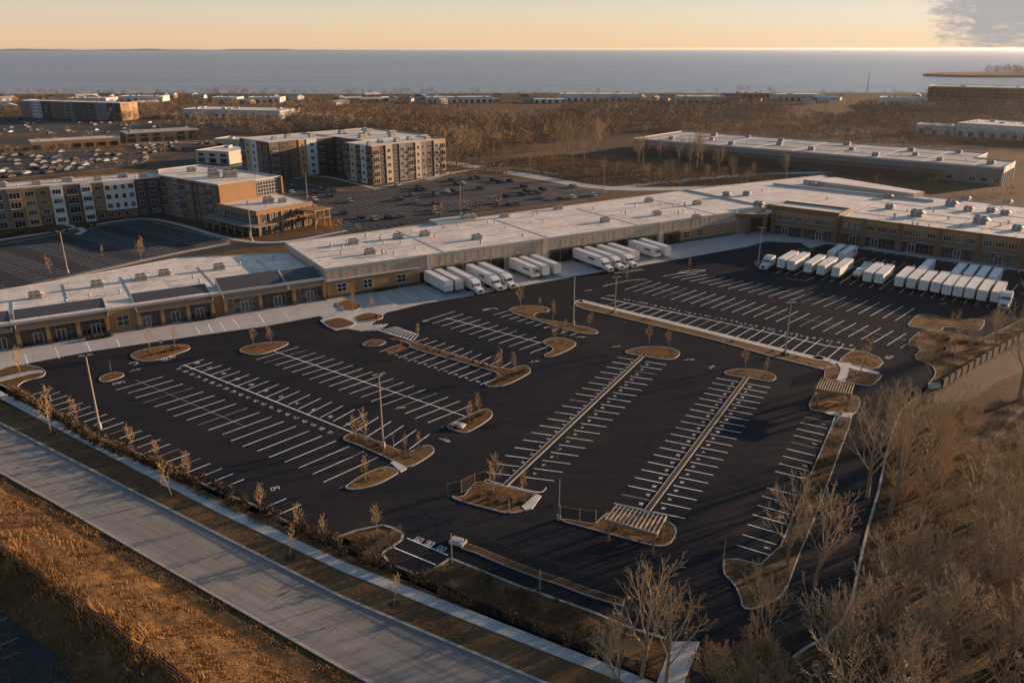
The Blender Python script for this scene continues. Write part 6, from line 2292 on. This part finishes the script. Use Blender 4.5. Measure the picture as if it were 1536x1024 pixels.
for p_ in BIG + BUSH + SAP:
    p_.done()


# ---- far woods as masses
def far_tree(seed):
    r = np.random.default_rng(seed)
    T_ = []
    h, w = 1.0, 0.36
    T_.append([(-.012, 0, 0), (.012, 0, 0), (0, 0, .6)])
    T_.append([(0, -.012, 0), (0, .012, 0), (0, 0, .6)])
    cz, rh, rv = r.uniform(.56, .64), r.uniform(.27, .36), r.uniform(.34, .40)
    for i in range(96):
        n3 = r.normal(size=3); n3 /= np.linalg.norm(n3)
        rad = r.uniform(.15, .86) ** .6
        p = np.array((n3[0] * rh * rad, n3[1] * rh * rad, cz + n3[2] * rv * rad))
        d = np.array((n3[0], n3[1], n3[2] * .8 + .55)) + r.normal(size=3) * .25
        d /= np.linalg.norm(d)
        L = r.uniform(.10, .19)
        s = np.cross(d, r.normal(size=3)); s /= np.linalg.norm(s)
        q = p + d * L
        k1 = r.uniform(.006, .016)
        T_.append([tuple(p - s * k1), tuple(p + s * k1), tuple(q)])
        d2 = d + s * r.uniform(-.7, .7); d2 /= np.linalg.norm(d2)
        T_.append([tuple(p + d * L * .3), tuple(p + d * L * .3 + d2 * L * .8), tuple(p + d * L * .42 + s * .006)])
    return np.array(T_, dtype=np.float32)


FT = [far_tree(i + 50) for i in range(9)]


def wood_mesh(name, pts, hmin, hmax, label, m='far_twig', cat='wood', wide=1.0, kind='stuff', group=None):
    rr = np.random.default_rng(len(pts) + int(hmax * 10))
    blocks = []
    for p in pts:
        t = FT[int(rr.integers(0, 9))]
        h = rr.uniform(hmin, hmax)
        a = rr.uniform(0, 2 * PI)
        ca, sa = math.cos(a), math.sin(a)
        x = (t[..., 0] * ca - t[..., 1] * sa) * h * wide * rr.uniform(.9, 1.5) + p[0]
        y = (t[..., 0] * sa + t[..., 1] * ca) * h * wide * rr.uniform(.9, 1.5) + p[1]
        blocks.append(np.stack((x, y, t[..., 2] * h), -1).reshape(-1, 3))
    return tri_object(name, np.concatenate(blocks), label, m, cat, kind)


def tri_object(name, V, label, m, cat, kind='stuff', per=3):
    me = bpy.data.meshes.new(name)
    n = len(V)
    me.vertices.add(n)
    me.vertices.foreach_set('co', V.astype(np.float32).ravel())
    me.loops.add(n)
    me.loops.foreach_set('vertex_index', np.arange(n, dtype=np.int32))
    me.polygons.add(n // per)
    me.polygons.foreach_set('loop_start', np.arange(0, n, per, dtype=np.int32))
    me.polygons.foreach_set('loop_total', np.full(n // per, per, dtype=np.int32))
    me.materials.append(M[m])
    me.update()
    o = bpy.data.objects.new(name, me)
    COL.objects.link(o)
    return tag(o, label, cat, None, kind)


def grid_scatter(poly, sp, seed, keep=1.0):
    r = np.random.default_rng(seed)
    xs = [p[0] for p in poly]; ys = [p[1] for p in poly]
    out = []
    y = min(ys)
    while y < max(ys):
        x = min(xs)
        while x < max(xs):
            q = (x + r.uniform(-.5, .5) * sp, y + r.uniform(-.5, .5) * sp)
            if r.random() < keep and inpoly(q, poly):
                out.append(q)
            x += sp
        y += sp
    return out


WOODS = [
    ('far_wood', 'brown leafless wood behind the middle apartments', [(430, 190), (560, 200), (640, 225), (684, 250), (730, 243), (800, 222), (850, 214), (930, 207), (945, 198), (930, 188), (840, 184), (700, 182), (560, 172), (440, 168)], 8.0, 9, 14),
    ('far_wood', 'brown leafless wood right of centre before the shore sheds', [(830, 182), (1000, 196), (1060, 196), (1110, 190), (1180, 178), (1180, 164), (1100, 156), (960, 158), (850, 164)], 10.0, 10, 14),
    ('far_wood', 'scrubby brown wood between the big box store and the huge hall', [(985, 198), (1060, 193), (1075, 200), (1130, 208), (1240, 204), (1300, 207), (1380, 214), (1540, 226), (1640, 226), (1640, 204), (1380, 194), (1262, 183), (1235, 176), (1200, 178), (1180, 172), (1070, 183)], 9.5, 5, 10),
    ('far_wood', 'hazy brown wood at the right below the huge hall', [(1262, 186), (1380, 200), (1560, 206), (1700, 200), (1700, 172), (1400, 164), (1290, 168)], 10.0, 10, 15),
    ('far_wood', 'tree belt behind the big box store', [(960, 200), (1060, 205), (1240, 216), (1420, 229), (1440, 224), (1250, 206), (1100, 198), (1000, 192)], 7.0, 7, 10),
    ('far_wood', 'brown wood round the white industrial building at left', [(160, 182), (270, 196), (400, 208), (480, 202), (560, 200), (540, 186), (430, 186), (275, 180), (230, 168), (190, 165)], 8.0, 8, 12),
    ('far_wood', 'dark wood behind the white industrial building at left', [(200, 170), (420, 172), (560, 172), (700, 176), (720, 162), (560, 158), (380, 160), (240, 158)], 12.0, 7, 11),
    ('far_wood', 'shore trees at the left below the lake', [(-120, 168), (40, 170), (200, 160), (460, 154), (460, 141), (200, 141), (-120, 141)], 17.0, 6, 10),
    ('far_wood', 'low shore trees in the middle below the lake', [(455, 160), (640, 152), (830, 151), (1010, 151), (1010, 146), (830, 143), (640, 140), (455, 141)], 19.0, 4, 8),
    ('far_wood', 'shore trees at the right below the lake', [(1000, 152), (1130, 146), (1380, 152), (1640, 152), (1640, 146), (1380, 141), (1000, 141)], 22.0, 4, 7),
    ('far_wood', 'scattered scrub trees between the right sheds', [(1000, 170), (1200, 165), (1320, 168), (1310, 158), (1180, 152), (1000, 158)], 22.0, 6, 10),
    ('far_wood', 'trees in front of the white complex at the right', [(1370, 214), (1450, 219), (1640, 226), (1640, 219), (1450, 212), (1370, 207)], 8.0, 5, 8),
    ('far_wood', 'scrub along the far left lots', [(-60, 186), (30, 182), (40, 178), (-60, 180)], 8.0, 6, 9),
]
for i, (nm, lab, pp, sp, h0, h1) in enumerate(WOODS):
    pts = [q for q in grid_scatter([G(*p) for p in pp], sp, 100 + i, .88) if math.sin(q[0] * .021 + 1.3 * math.sin(q[1] * .017 + i)) + math.sin(q[1] * .024 + 1.1 * math.sin(q[0] * .013)) > -1.55]
    wood_mesh(nm, pts, h0 * .62, h1, lab, wide=1.15, m=('far_twig', 'far_twig2')[i % 2])
# prominent round shoreline trees, each its own
MSH = []
for i, (u, n) in enumerate(((300, 12), (336, 13), (352, 14), (368, 10), (533, 8), (558, 7), (592, 8), (606, 9), (635, 9), (647, 10), (668, 7), (710, 9), (716, 8), (765, 6), (808, 7), (897, 7), (1048, 8), (1074, 8), (1110, 12), (1120, 10), (1152, 9), (1158, 8), (30, 8), (60, 9), (470, 7), (420, 7), (270, 6), (1235, 5), (1268, 5), (1350, 5))):
    if i < 5:
        t = FT[i]
        me = bpy.data.meshes.new('shore_tree')
        V = t.reshape(-1, 3).copy()
        V[:, :2] *= 1.35
        me.from_pydata(V.tolist(), [], [(3 * j, 3 * j + 1, 3 * j + 2) for j in range(len(V) // 3)])
        me.materials.append(M['far_twig'])
        MSH.append(me)
    o = bpy.data.objects.new('shore_tree', MSH[i % 5])
    COL.objects.link(o)
    x, y = G(u, 140.5)
    o.location = (x, y, 0)
    h = hpx(u, 140.5, n) + 1
    o.scale = (h, h, h)
    o.rotation_euler = (0, 0, i * 1.3)
    tag(o, 'round bare tree standing against the lake, %s from the left' % nth(sorted([300, 336, 352, 368, 533, 558, 592, 606, 635, 647, 668, 710, 716, 765, 808, 897, 1048, 1074, 1110, 1120, 1152, 1158, 30, 60, 470, 420, 270, 1235, 1268, 1350]).index(u)), 'tree', 'round shoreline trees')
hp2 = grid_scatter([G(*p, ) for p in ((1470, 112.6), (1560, 114), (1790, 115.5), (1880, 109.5), (1560, 110))], 16, 9, .8)
wood_mesh('far_wood', hp2, 14, 26, 'dark trees on the headland across the water', wide=.9)

# small buildings along the shore and in the middle distance
def make_house(wm, rm):
    o = thing('small_building', 'h', 'building', (0, 0, 0))
    m = MB(); m.box(-6, 6, -4, 4, 0, 4.2); m.build('wall', M[wm], o)
    m = MB()
    m.face([(-6.4, -4.5, 4.1), (6.4, -4.5, 4.1), (6.4, 0, 6.6), (-6.4, 0, 6.6)])
    m.face([(6.4, 4.5, 4.1), (-6.4, 4.5, 4.1), (-6.4, 0, 6.6), (6.4, 0, 6.6)])
    m.face([(-6.05, -4.1, 4.2), (-6.05, 0, 6.5), (-6.05, 4.1, 4.2)]); m.face([(6.05, -4.1, 4.2), (6.05, 4.1, 4.2), (6.05, 0, 6.5)])
    m.build('roof', M[rm], o)
    for x in (-4, -1, 3):
        m = MB(); m.box(x, x + 1.3, -4.06, -4.001, 1.0, 2.8); m.build('window', M['glass'], o)
    return o


HP = [Proto(make_house('white', 'roof_grey')), Proto(make_house('beige2', 'metal_roof')), Proto(make_house('tan', 'roof'))]
hr = random.Random(44)
for i in range(84):
    u = hr.uniform(-20, 1560); v = hr.choice([hr.uniform(145, 150), hr.uniform(148, 158), hr.uniform(152, 170)])
    if 500 < u < 1240 and v > 157:
        v = hr.uniform(146, 154)
    HP[i % 3].put((*G(u, v), 0), hr.uniform(0, 6.28), ['small white building with a grey roof in the shore settlement', 'small cream building with a dark roof in the shore settlement', 'small tan building with a pale roof in the shore settlement'][i % 3],
                  ['white', 'cream', 'tan'][i % 3] + ' buildings in the shore settlement', (hr.uniform(.7, 2.2), hr.uniform(.8, 1.6), hr.uniform(.7, 1.0)))
for p_ in HP:
    p_.done()
MP2 = [([(-40, 280), (215, 256), (222, 248), (-40, 262)], 10, 'on the grass strip beyond the left apartments'), ([(-40, 236), (60, 226), (240, 220), (300, 232), (240, 236), (60, 240)], 18, 'round the low malls at the left'), ([(-40, 215), (180, 208), (430, 206), (430, 200), (-40, 204)], 20, 'along the road past the low malls'),
       ([(430, 330), (520, 345), (690, 322), (880, 300), (860, 306), (690, 330), (520, 356)], 12, 'on the bank behind the warehouse'), ([(560, 262), (690, 256), (760, 262), (690, 262)], 8, 'by the wood edge road'), ([(1240, 285), (1536, 300), (1600, 285), (1420, 262)], 8, 'between the shops and the big box store'), ([(1060, 206), (1220, 188), (1360, 196), (1330, 208), (1180, 206)], 16, 'in the open field behind the big box store')]
for j, (pp, n, wh) in enumerate(MP2):
    for i, p in enumerate(scatter([G(*q) for q in pp], n, 3, 70 + j)):
        o = bpy.data.objects.new('bare_tree', MSH[i % 5])
        COL.objects.link(o)
        o.location = (*p, 0)
        h = hr.uniform(4.5, 8)
        o.scale = (h, h, h)
        o.rotation_euler = (0, 0, i * 1.7)
        tag(o, 'small brown bare tree ' + wh, 'tree', 'small bare trees ' + wh)

# ================================================================== SHRUBS, GRASS, BRUSH
def make_shrub(seed, dark=True):
    o = thing('shrub', 's', 'shrub', (0, 0, 0))
    t = TM(); l = TM()
    global MINR
    MINR = .012
    r = np.random.default_rng(seed)
    for i in range(16):
        d = np.array((r.normal() * .6, r.normal() * .6, 1.0)); d /= np.linalg.norm(d)
        p1 = d * r.uniform(.4, .9)
        t.seg(np.zeros(3), p1, .02, .012, 3)
        for j in range(12):
            q = p1 * r.uniform(.4, 1.05) + r.normal(size=3) * .16
            q[2] = max(q[2], .06)
            l.leafq(q, .11)
    for n_, x, m_ in (('stems', t, 'bark'), ('foliage', l, 'shrub')):
        q = bpy.data.objects.new(n_, x.mesh(n_, M[m_])); COL.objects.link(q); q.parent = o
    return o


SHP = [Proto(make_shrub(s)) for s in (1, 2, 3)]
hedge_line = resample([G(30, 590), G(100, 629), G(158, 664), G(219, 687), G(264, 708), G(300, 724)], 1.0)
ih = 0
for i, p in enumerate(hedge_line):
    q = (p[0] - .55 + random.uniform(-.3, .3), p[1] - .75 + random.uniform(-.3, .3))
    SHP[i % 3].put((*q, 0), random.uniform(0, 6), 'dark shrub in the ragged hedge between the left stalls and the sidewalk', 'hedge shrubs along the left lot edge', (random.uniform(1.1, 1.6), random.uniform(1.1, 1.6), random.uniform(1.3, 2.4)))  # low hedge stretched taller so its shadow reaches the sidewalk and street
for i, p in enumerate(resample([G(300, 724), G(345, 746), G(420, 783), G(480, 813), G(512, 833), G(622, 874), G(712, 917), G(835, 963), G(985, 1020)], 1.5)):
    if random.random() < .62:
        SHP[i % 3].put((p[0] + random.uniform(-.2, .5), p[1] + random.uniform(.1, .7), 0), random.uniform(0, 6), 'brown weedy shrub along the black fence by the sidewalk', 'weedy shrubs along the black fence', (random.uniform(.9, 1.5), random.uniform(.9, 1.5), random.uniform(1.1, 2.3)))  # weeds built as tall shrubs, added to throw shadow bands on the street
cs = [(g('D', 0, 290), 8), (g('D', 40, 300), 5)]
for (k, x0, y0, x1, y1, n, lab) in (('D', 130, 75, 260, 55, 9, 'low shrub in the bed before the left shopfronts'), ('D', 330, 45, 460, 20, 8, 'low shrub before the second shopfront from the left'), ('D', 500, 40, 650, 15, 9, 'low shrub in the bed by the brick pier of the left shops'), ('C', 60, 55, 190, 35, 8, 'low shrub before the middle shopfronts'), ('C', 200, 45, 330, 25, 8, 'low shrub before the right awning shopfront'),
                                ('T', 420, 35, 640, 88, 9, 'low shrub in the bed before the right shop entrance'), ('K', 680, 600, 870, 585, 5, 'low shrub by the left apartment door'), ('K', 280, 650, 640, 630, 9, 'low shrub in the oval bed of the left apartments'), ('K', 20, 690, 250, 640, 8, 'dark hedge shrub before the leftmost apartment bays'),
                                ('W', 20, 860, 190, 830, 7, 'low dark shrub along the brick base of the warehouse')):
    for i in range(n):
        p = lerp(g(k, x0, y0), g(k, x1, y1), (i + random.uniform(-.3, .3)) / n)
        SHP[i % 3].put((*p, Z_CONC), random.uniform(0, 6), lab, lab + ' group', random.uniform(.7, 1.2) * (1.3 if k == 'K' else 1))
for i in range(110):
    a = random.random()
    lines = [(g('M', 560, 520), g('M', 1000, 700)), (g('L', 1100, 210), g('L', 1480, 385)), (g('E', 180, 860), g('E', 480, 985)), (g('B', 1420, 560), g('B', 1300, 830)), (g('S', 1090, 320), g('S', 1330, 350)), (g('D', 780, 145), g('D', 1050, 85)), (g('E', 760, 810), g('E', 940, 720)), (g('A', 230, 850), g('A', 560, 900)), (g('F', 60, 350), g('F', 1450, 700)), (g('E', 560, 340), g('E', 1020, 480)), (g('E', 980, 555), g('E', 1180, 475))]
    li = i % 11
    p = lerp(*lines[li], a)
    nm = ['the rough bed by the near drive', 'the planting strip right of the hedge', 'the bent lamp island', 'the dark bed beside the driveway', 'the brown bank by the right lot', 'the long left island', 'the pointed island', 'the broad gravelly bed', 'the long median', 'the narrow arm of the L-shaped island', 'the end of the L-shaped island'][li]
    SHP[i % 3].put((p[0] + random.uniform(-1, 1) * (1 if li < 5 else .35), p[1] + random.uniform(-.8, .8) * (1 if li < 5 else .35), .1), random.uniform(0, 6), 'small brown shrub in ' + nm, 'shrubs in ' + nm, random.uniform(.35, .75))
for p_ in SHP:
    p_.done()


def blades(name, polys, n, h0, h1, w, label, m, seed, zf=None, lean=.5, cat='grass', clump=0.0):
    r = np.random.default_rng(seed)
    P_ = []
    for poly, share in polys:
        xs = [p[0] for p in poly]; ys = [p[1] for p in poly]
        need = int(n * share)
        got = 0
        while got < need:
            c = (r.uniform(min(xs), max(xs)), r.uniform(min(ys), max(ys)))
            if not inpoly(c, poly):
                continue
            if clump and math.sin(c[0] * .9 + 2 * math.sin(c[1] * .37)) + math.sin(c[1] * 1.1 + 1.7 * math.sin(c[0] * .43)) + r.normal() * .7 < -.15:
                continue
            k = int(r.integers(1, 9)) if clump else 1
            for _ in range(k):
                P_.append((c[0] + r.normal() * clump, c[1] + r.normal() * clump))
                got += 1
    P_ = np.array(P_)
    n = len(P_)
    z = np.array([zf(p) for p in P_]) if zf else np.zeros(n)
    h = r.uniform(h0, h1, n)
    a = r.uniform(0, 2 * PI, n)
    b = r.uniform(0, 2 * PI, n)
    ln = h * r.uniform(0, lean, n)
    base = np.stack((P_[:, 0], P_[:, 1], z), -1)
    sx = np.stack((np.cos(a), np.sin(a), np.zeros(n)), -1) * (w * r.uniform(.5, 1.3, n))[:, None]
    tip = base + np.stack((np.cos(b) * ln, np.sin(b) * ln, h), -1)
    V = np.stack((base - sx, base + sx, tip), 1).reshape(-1, 3)
    return tri_object(name, V, label, m, cat)


def bz(p):
    # height on the embankment
    best, side = 1e9, 0
    for a, b in zip(fl[:-1], fl[1:]):
        ux, uy = unit(a, b)
        t = (p[0] - a[0]) * ux + (p[1] - a[1]) * uy
        L = dist(a, b)
        tt = min(max(t, 0), L)
        q = (a[0] + ux * tt, a[1] + uy * tt)
        d = dist(p, q)
        if d < best:
            best = d
            side = (p[1] - a[1]) * ux - (p[0] - a[0]) * uy
    return berm_h(best if side > 0 else -best) - 0.03


bermp = offs(fl, 7.8) + offs(fl, -4.5)[::-1]
blades('tall_dry_grass', [(bermp, 1.0)], 30000, .12, .5, .05, 'tall golden dry grass covering the embankment', 'grass_blade', 11, bz, .9, clump=.35)
crest = offs(fl, 1.3) + offs(fl, -2.2)[::-1]
blades('vine_thicket', [(crest, 1.0)], 9000, .5, 1.5, .05, 'golden vines and weeds grown over the embankment fence', 'grass_blade', 12, bz, .8, clump=.4)
wf = [G(*p) for p in ((1228, 985), (1264, 945), (1282, 900), (1292, 850), (1306, 790), (1321, 740), (1334, 680), (1345, 645), (1380, 612), (1420, 612), (1500, 600), (1600, 580), (1900, 1000), (1700, 1300), (1200, 1300))]
blades('undergrowth', [(wf, 1.0)], 32000, .15, .8, .04, 'russet undergrowth and weeds beneath the bare trees', 'brush', 13, None, 1.0, 'undergrowth', clump=.6)
bedp = [g('M', *p) for p in ((20, 400), (180, 325), (280, 370), (180, 450), (340, 540), (480, 470), (1140, 710), (1290, 790), (1250, 890), (900, 790), (500, 610), (200, 500))]
strip2 = [g('L', *p) for p in ((700, 30), (800, 85), (1020, 180), (1250, 290), (1440, 380), (1400, 400), (1150, 300), (880, 165), (680, 50))]
bedr = [G(*p) for p in ((1254, 630), (1204, 740), (1158, 852), (1095, 840), (1115, 910), (1160, 903), (1196, 840), (1231, 757), (1260, 677), (1277, 632))]
bank = gl('S', (1000, 350), (1085, 282), (1340, 330), (1536, 240), (1536, 300), (1190, 515), (1120, 445), (1035, 405))
blades('bed_grass', [(bedp, .45), (strip2, .2), (bedr, .15), (bank, .2)], 26000, .1, .45, .04, 'dry brown grass and weeds in the rough beds', 'brush', 14, lambda p: .1, .9, clump=.3)
ia = [abs(area(p)) for p in ISL]
blades('island_grass', [(inset(p, .15), q / sum(ia)) for p, q in zip(ISL, ia) if q > 4], 30000, .06, .24, .035, 'short straw-coloured grass and mulch tufts on the planting islands', 'grass_blade', 31, lambda p: .11, 1.0, clump=.12)
midf = [G(*p) for p in ((690, 262), (760, 240), (850, 232), (940, 240), (1060, 255), (1180, 262), (1240, 262), (1150, 280), (1050, 280), (900, 278), (800, 258))]
blades('field_scrub', [(midf, 1.0)], 26000, .3, 1.6, .12, 'straw-coloured scrub in the field behind the warehouse', 'brush', 15, None, .8, 'scrub', clump=1.6)
blades('kerb_grass', [(offs(road_near, -0.45) + offs(road_near, -1.7)[::-1], 1.0)], 7000, .08, .25, .035, 'thin straw-coloured grass along the near kerb', 'grass_blade', 21, lambda p: .01, .9, clump=.3)
verg = [p for p in road_far][1:6] + [p for p in walk_near][1:6][::-1]
blades('verge_grass', [(verg, 1.0)], 16000, .04, .12, .03, 'short dull turf on the street verge', 'brush', 16, lambda p: .012, .6, 'grass', clump=.25)
nearc = offs(fl, -5.0) + offs(fl, -13)[::-1]
blades('weeds', [(nearc, 1.0)], 15000, .08, .5, .035, 'grey brown weeds and debris behind the embankment', 'brush', 17, None, 1.2, 'weeds', clump=.4)

# ================================================================== HAZE, SKY, SUN, CAMERA
SUN_AZ, SUN_EL = R(29.0), R(9.2)        # azimuth counted from +X towards +Y
mh, nt, b = newmat('haze')
nt.nodes.remove(b)
pv = nt.nodes.new('ShaderNodeVolumePrincipled')
pv.inputs['Color'].default_value = (0.95, 0.95, 0.96, 1)
pv.inputs['Density'].default_value = HAZE_D
pv.inputs['Anisotropy'].default_value = 0.7
nt.links.new(pv.outputs[0], nt.nodes['Material Output'].inputs['Volume'])
mb = MB()
mb.box(-27000, 27000, -400, 27000, -3.0, 61.5)
o = mb.build('haze', mh)
tag(o, 'thin warm evening haze over the land and lake', 'haze', None, 'stuff')

w = bpy.data.worlds.new('World')
sc.world = w
w.use_nodes = True
nt = w.node_tree
bg = nt.nodes['Background']
sky = nt.nodes.new('ShaderNodeTexSky')
sky.sky_type = 'NISHITA'
sky.sun_disc = False
sky.sun_elevation = SUN_EL
sky.sun_rotation = PI / 2 - SUN_AZ
sky.altitude = 50
sky.air_density = 1.0
sky.dust_density = DUST
sky.ozone_density = 1.5
tc = nt.nodes.new('ShaderNodeTexCoord')
# soft grey cloud bank high at the right
mp = nt.nodes.new('ShaderNodeMapping')
mp.inputs['Scale'].default_value = (22, 22, 90)
nt.links.new(tc.outputs['Generated'], mp.inputs['Vector'])
f = noise(nt, mp.outputs['Vector'], 1.8, 12, 0.78, 0.4)
dv = nt.nodes.new('ShaderNodeVectorMath'); dv.operation = 'DISTANCE'
nt.links.new(tc.outputs['Generated'], dv.inputs[0])
u_, v_ = 1520, -18
d_ = Vector(((u_ - 768) / F_PX, CP + (512 - v_) / F_PX * SP, -SP + (512 - v_) / F_PX * CP)).normalized()
dv.inputs[1].default_value = d_
msk = mathn(nt, 'SUBTRACT', 1.0, mathn(nt, 'MULTIPLY', dv.outputs['Value'], 9.5))
cf = mathn(nt, 'SUBTRACT', mathn(nt, 'ADD', msk, mathn(nt, 'MULTIPLY', f, 1.5)), 0.32)
cfac = ramp(nt, cf, [(0.72, (0, 0, 0)), (1.08, (.9, .9, .9))])
sx = nt.nodes.new('ShaderNodeSeparateXYZ')
nt.links.new(tc.outputs['Generated'], sx.inputs[0])
low = ramp(nt, mathn(nt, 'ADD', sx.outputs['Z'], 0.0), [(0.0, (4.85, 3.4, 2.0)), (0.012, (4.85, 3.5, 2.2)), (0.035, (4.5, 3.7, 2.7)), (0.07, (3.8, 3.5, 3.05)), (0.2, (1.9, 2.2, 2.8))])
dt = nt.nodes.new('ShaderNodeVectorMath'); dt.operation = 'DOT_PRODUCT'
nt.links.new(tc.outputs['Generated'], dt.inputs[0])
dt.inputs[1].default_value = (math.cos(SUN_AZ), math.sin(SUN_AZ), 0.1)
glow = ramp(nt, dt.outputs['Value'], [(0.0, (.92, .92, .96)), (0.55, (1, 1, 1)), (0.8, (1.05, 1.1, 1.22)), (1.0, (1.0, 1.1, 1.3))])
low = mixc(nt, 1.0, low, glow, 'MULTIPLY')
lf = ramp(nt, sx.outputs['Z'], [(0.08, (.92, .92, .92)), (0.35, (0, 0, 0))])
c = mixc(nt, lf, sky.outputs['Color'], low)
c = mixc(nt, cfac, c, CLOUD_C)
nt.links.new(c, bg.inputs['Color'])
bg.inputs['Strength'].default_value = SKY_S

sl = bpy.data.lights.new('sun', 'SUN')
sl.energy = SUN_E
sl.angle = R(0.53)
sl.color = (1.0, 0.66, 0.41)
so = bpy.data.objects.new('sun', sl)
COL.objects.link(so)
sd = Vector((math.cos(SUN_AZ) * math.cos(SUN_EL), math.sin(SUN_AZ) * math.cos(SUN_EL), math.sin(SUN_EL)))
so.rotation_euler = sd.to_track_quat('Z', 'Y').to_euler()
so.location = (200, 0, 150)

cam = bpy.data.cameras.new('camera')
cam.lens = F_PX / 1536 * 36
cam.sensor_width = 36
cam.clip_start = 0.5
cam.clip_end = 60000
co = bpy.data.objects.new('camera', cam)
COL.objects.link(co)
co.location = (0, 0, CAMH)
co.rotation_euler = (PI / 2 - PITCH, 0, 0)
sc.camera = co
sc.view_settings.view_transform = 'Standard'
sc.view_settings.look = 'None'
sc.view_settings.exposure = EXPO
sc.view_settings.gamma = 1.0
sc.view_settings.use_curve_mapping = False
sc.cycles.use_denoising = True
sc.cycles.max_bounces = 6
sc.cycles.transparent_max_bounces = 12
sc.cycles.volume_bounces = 1
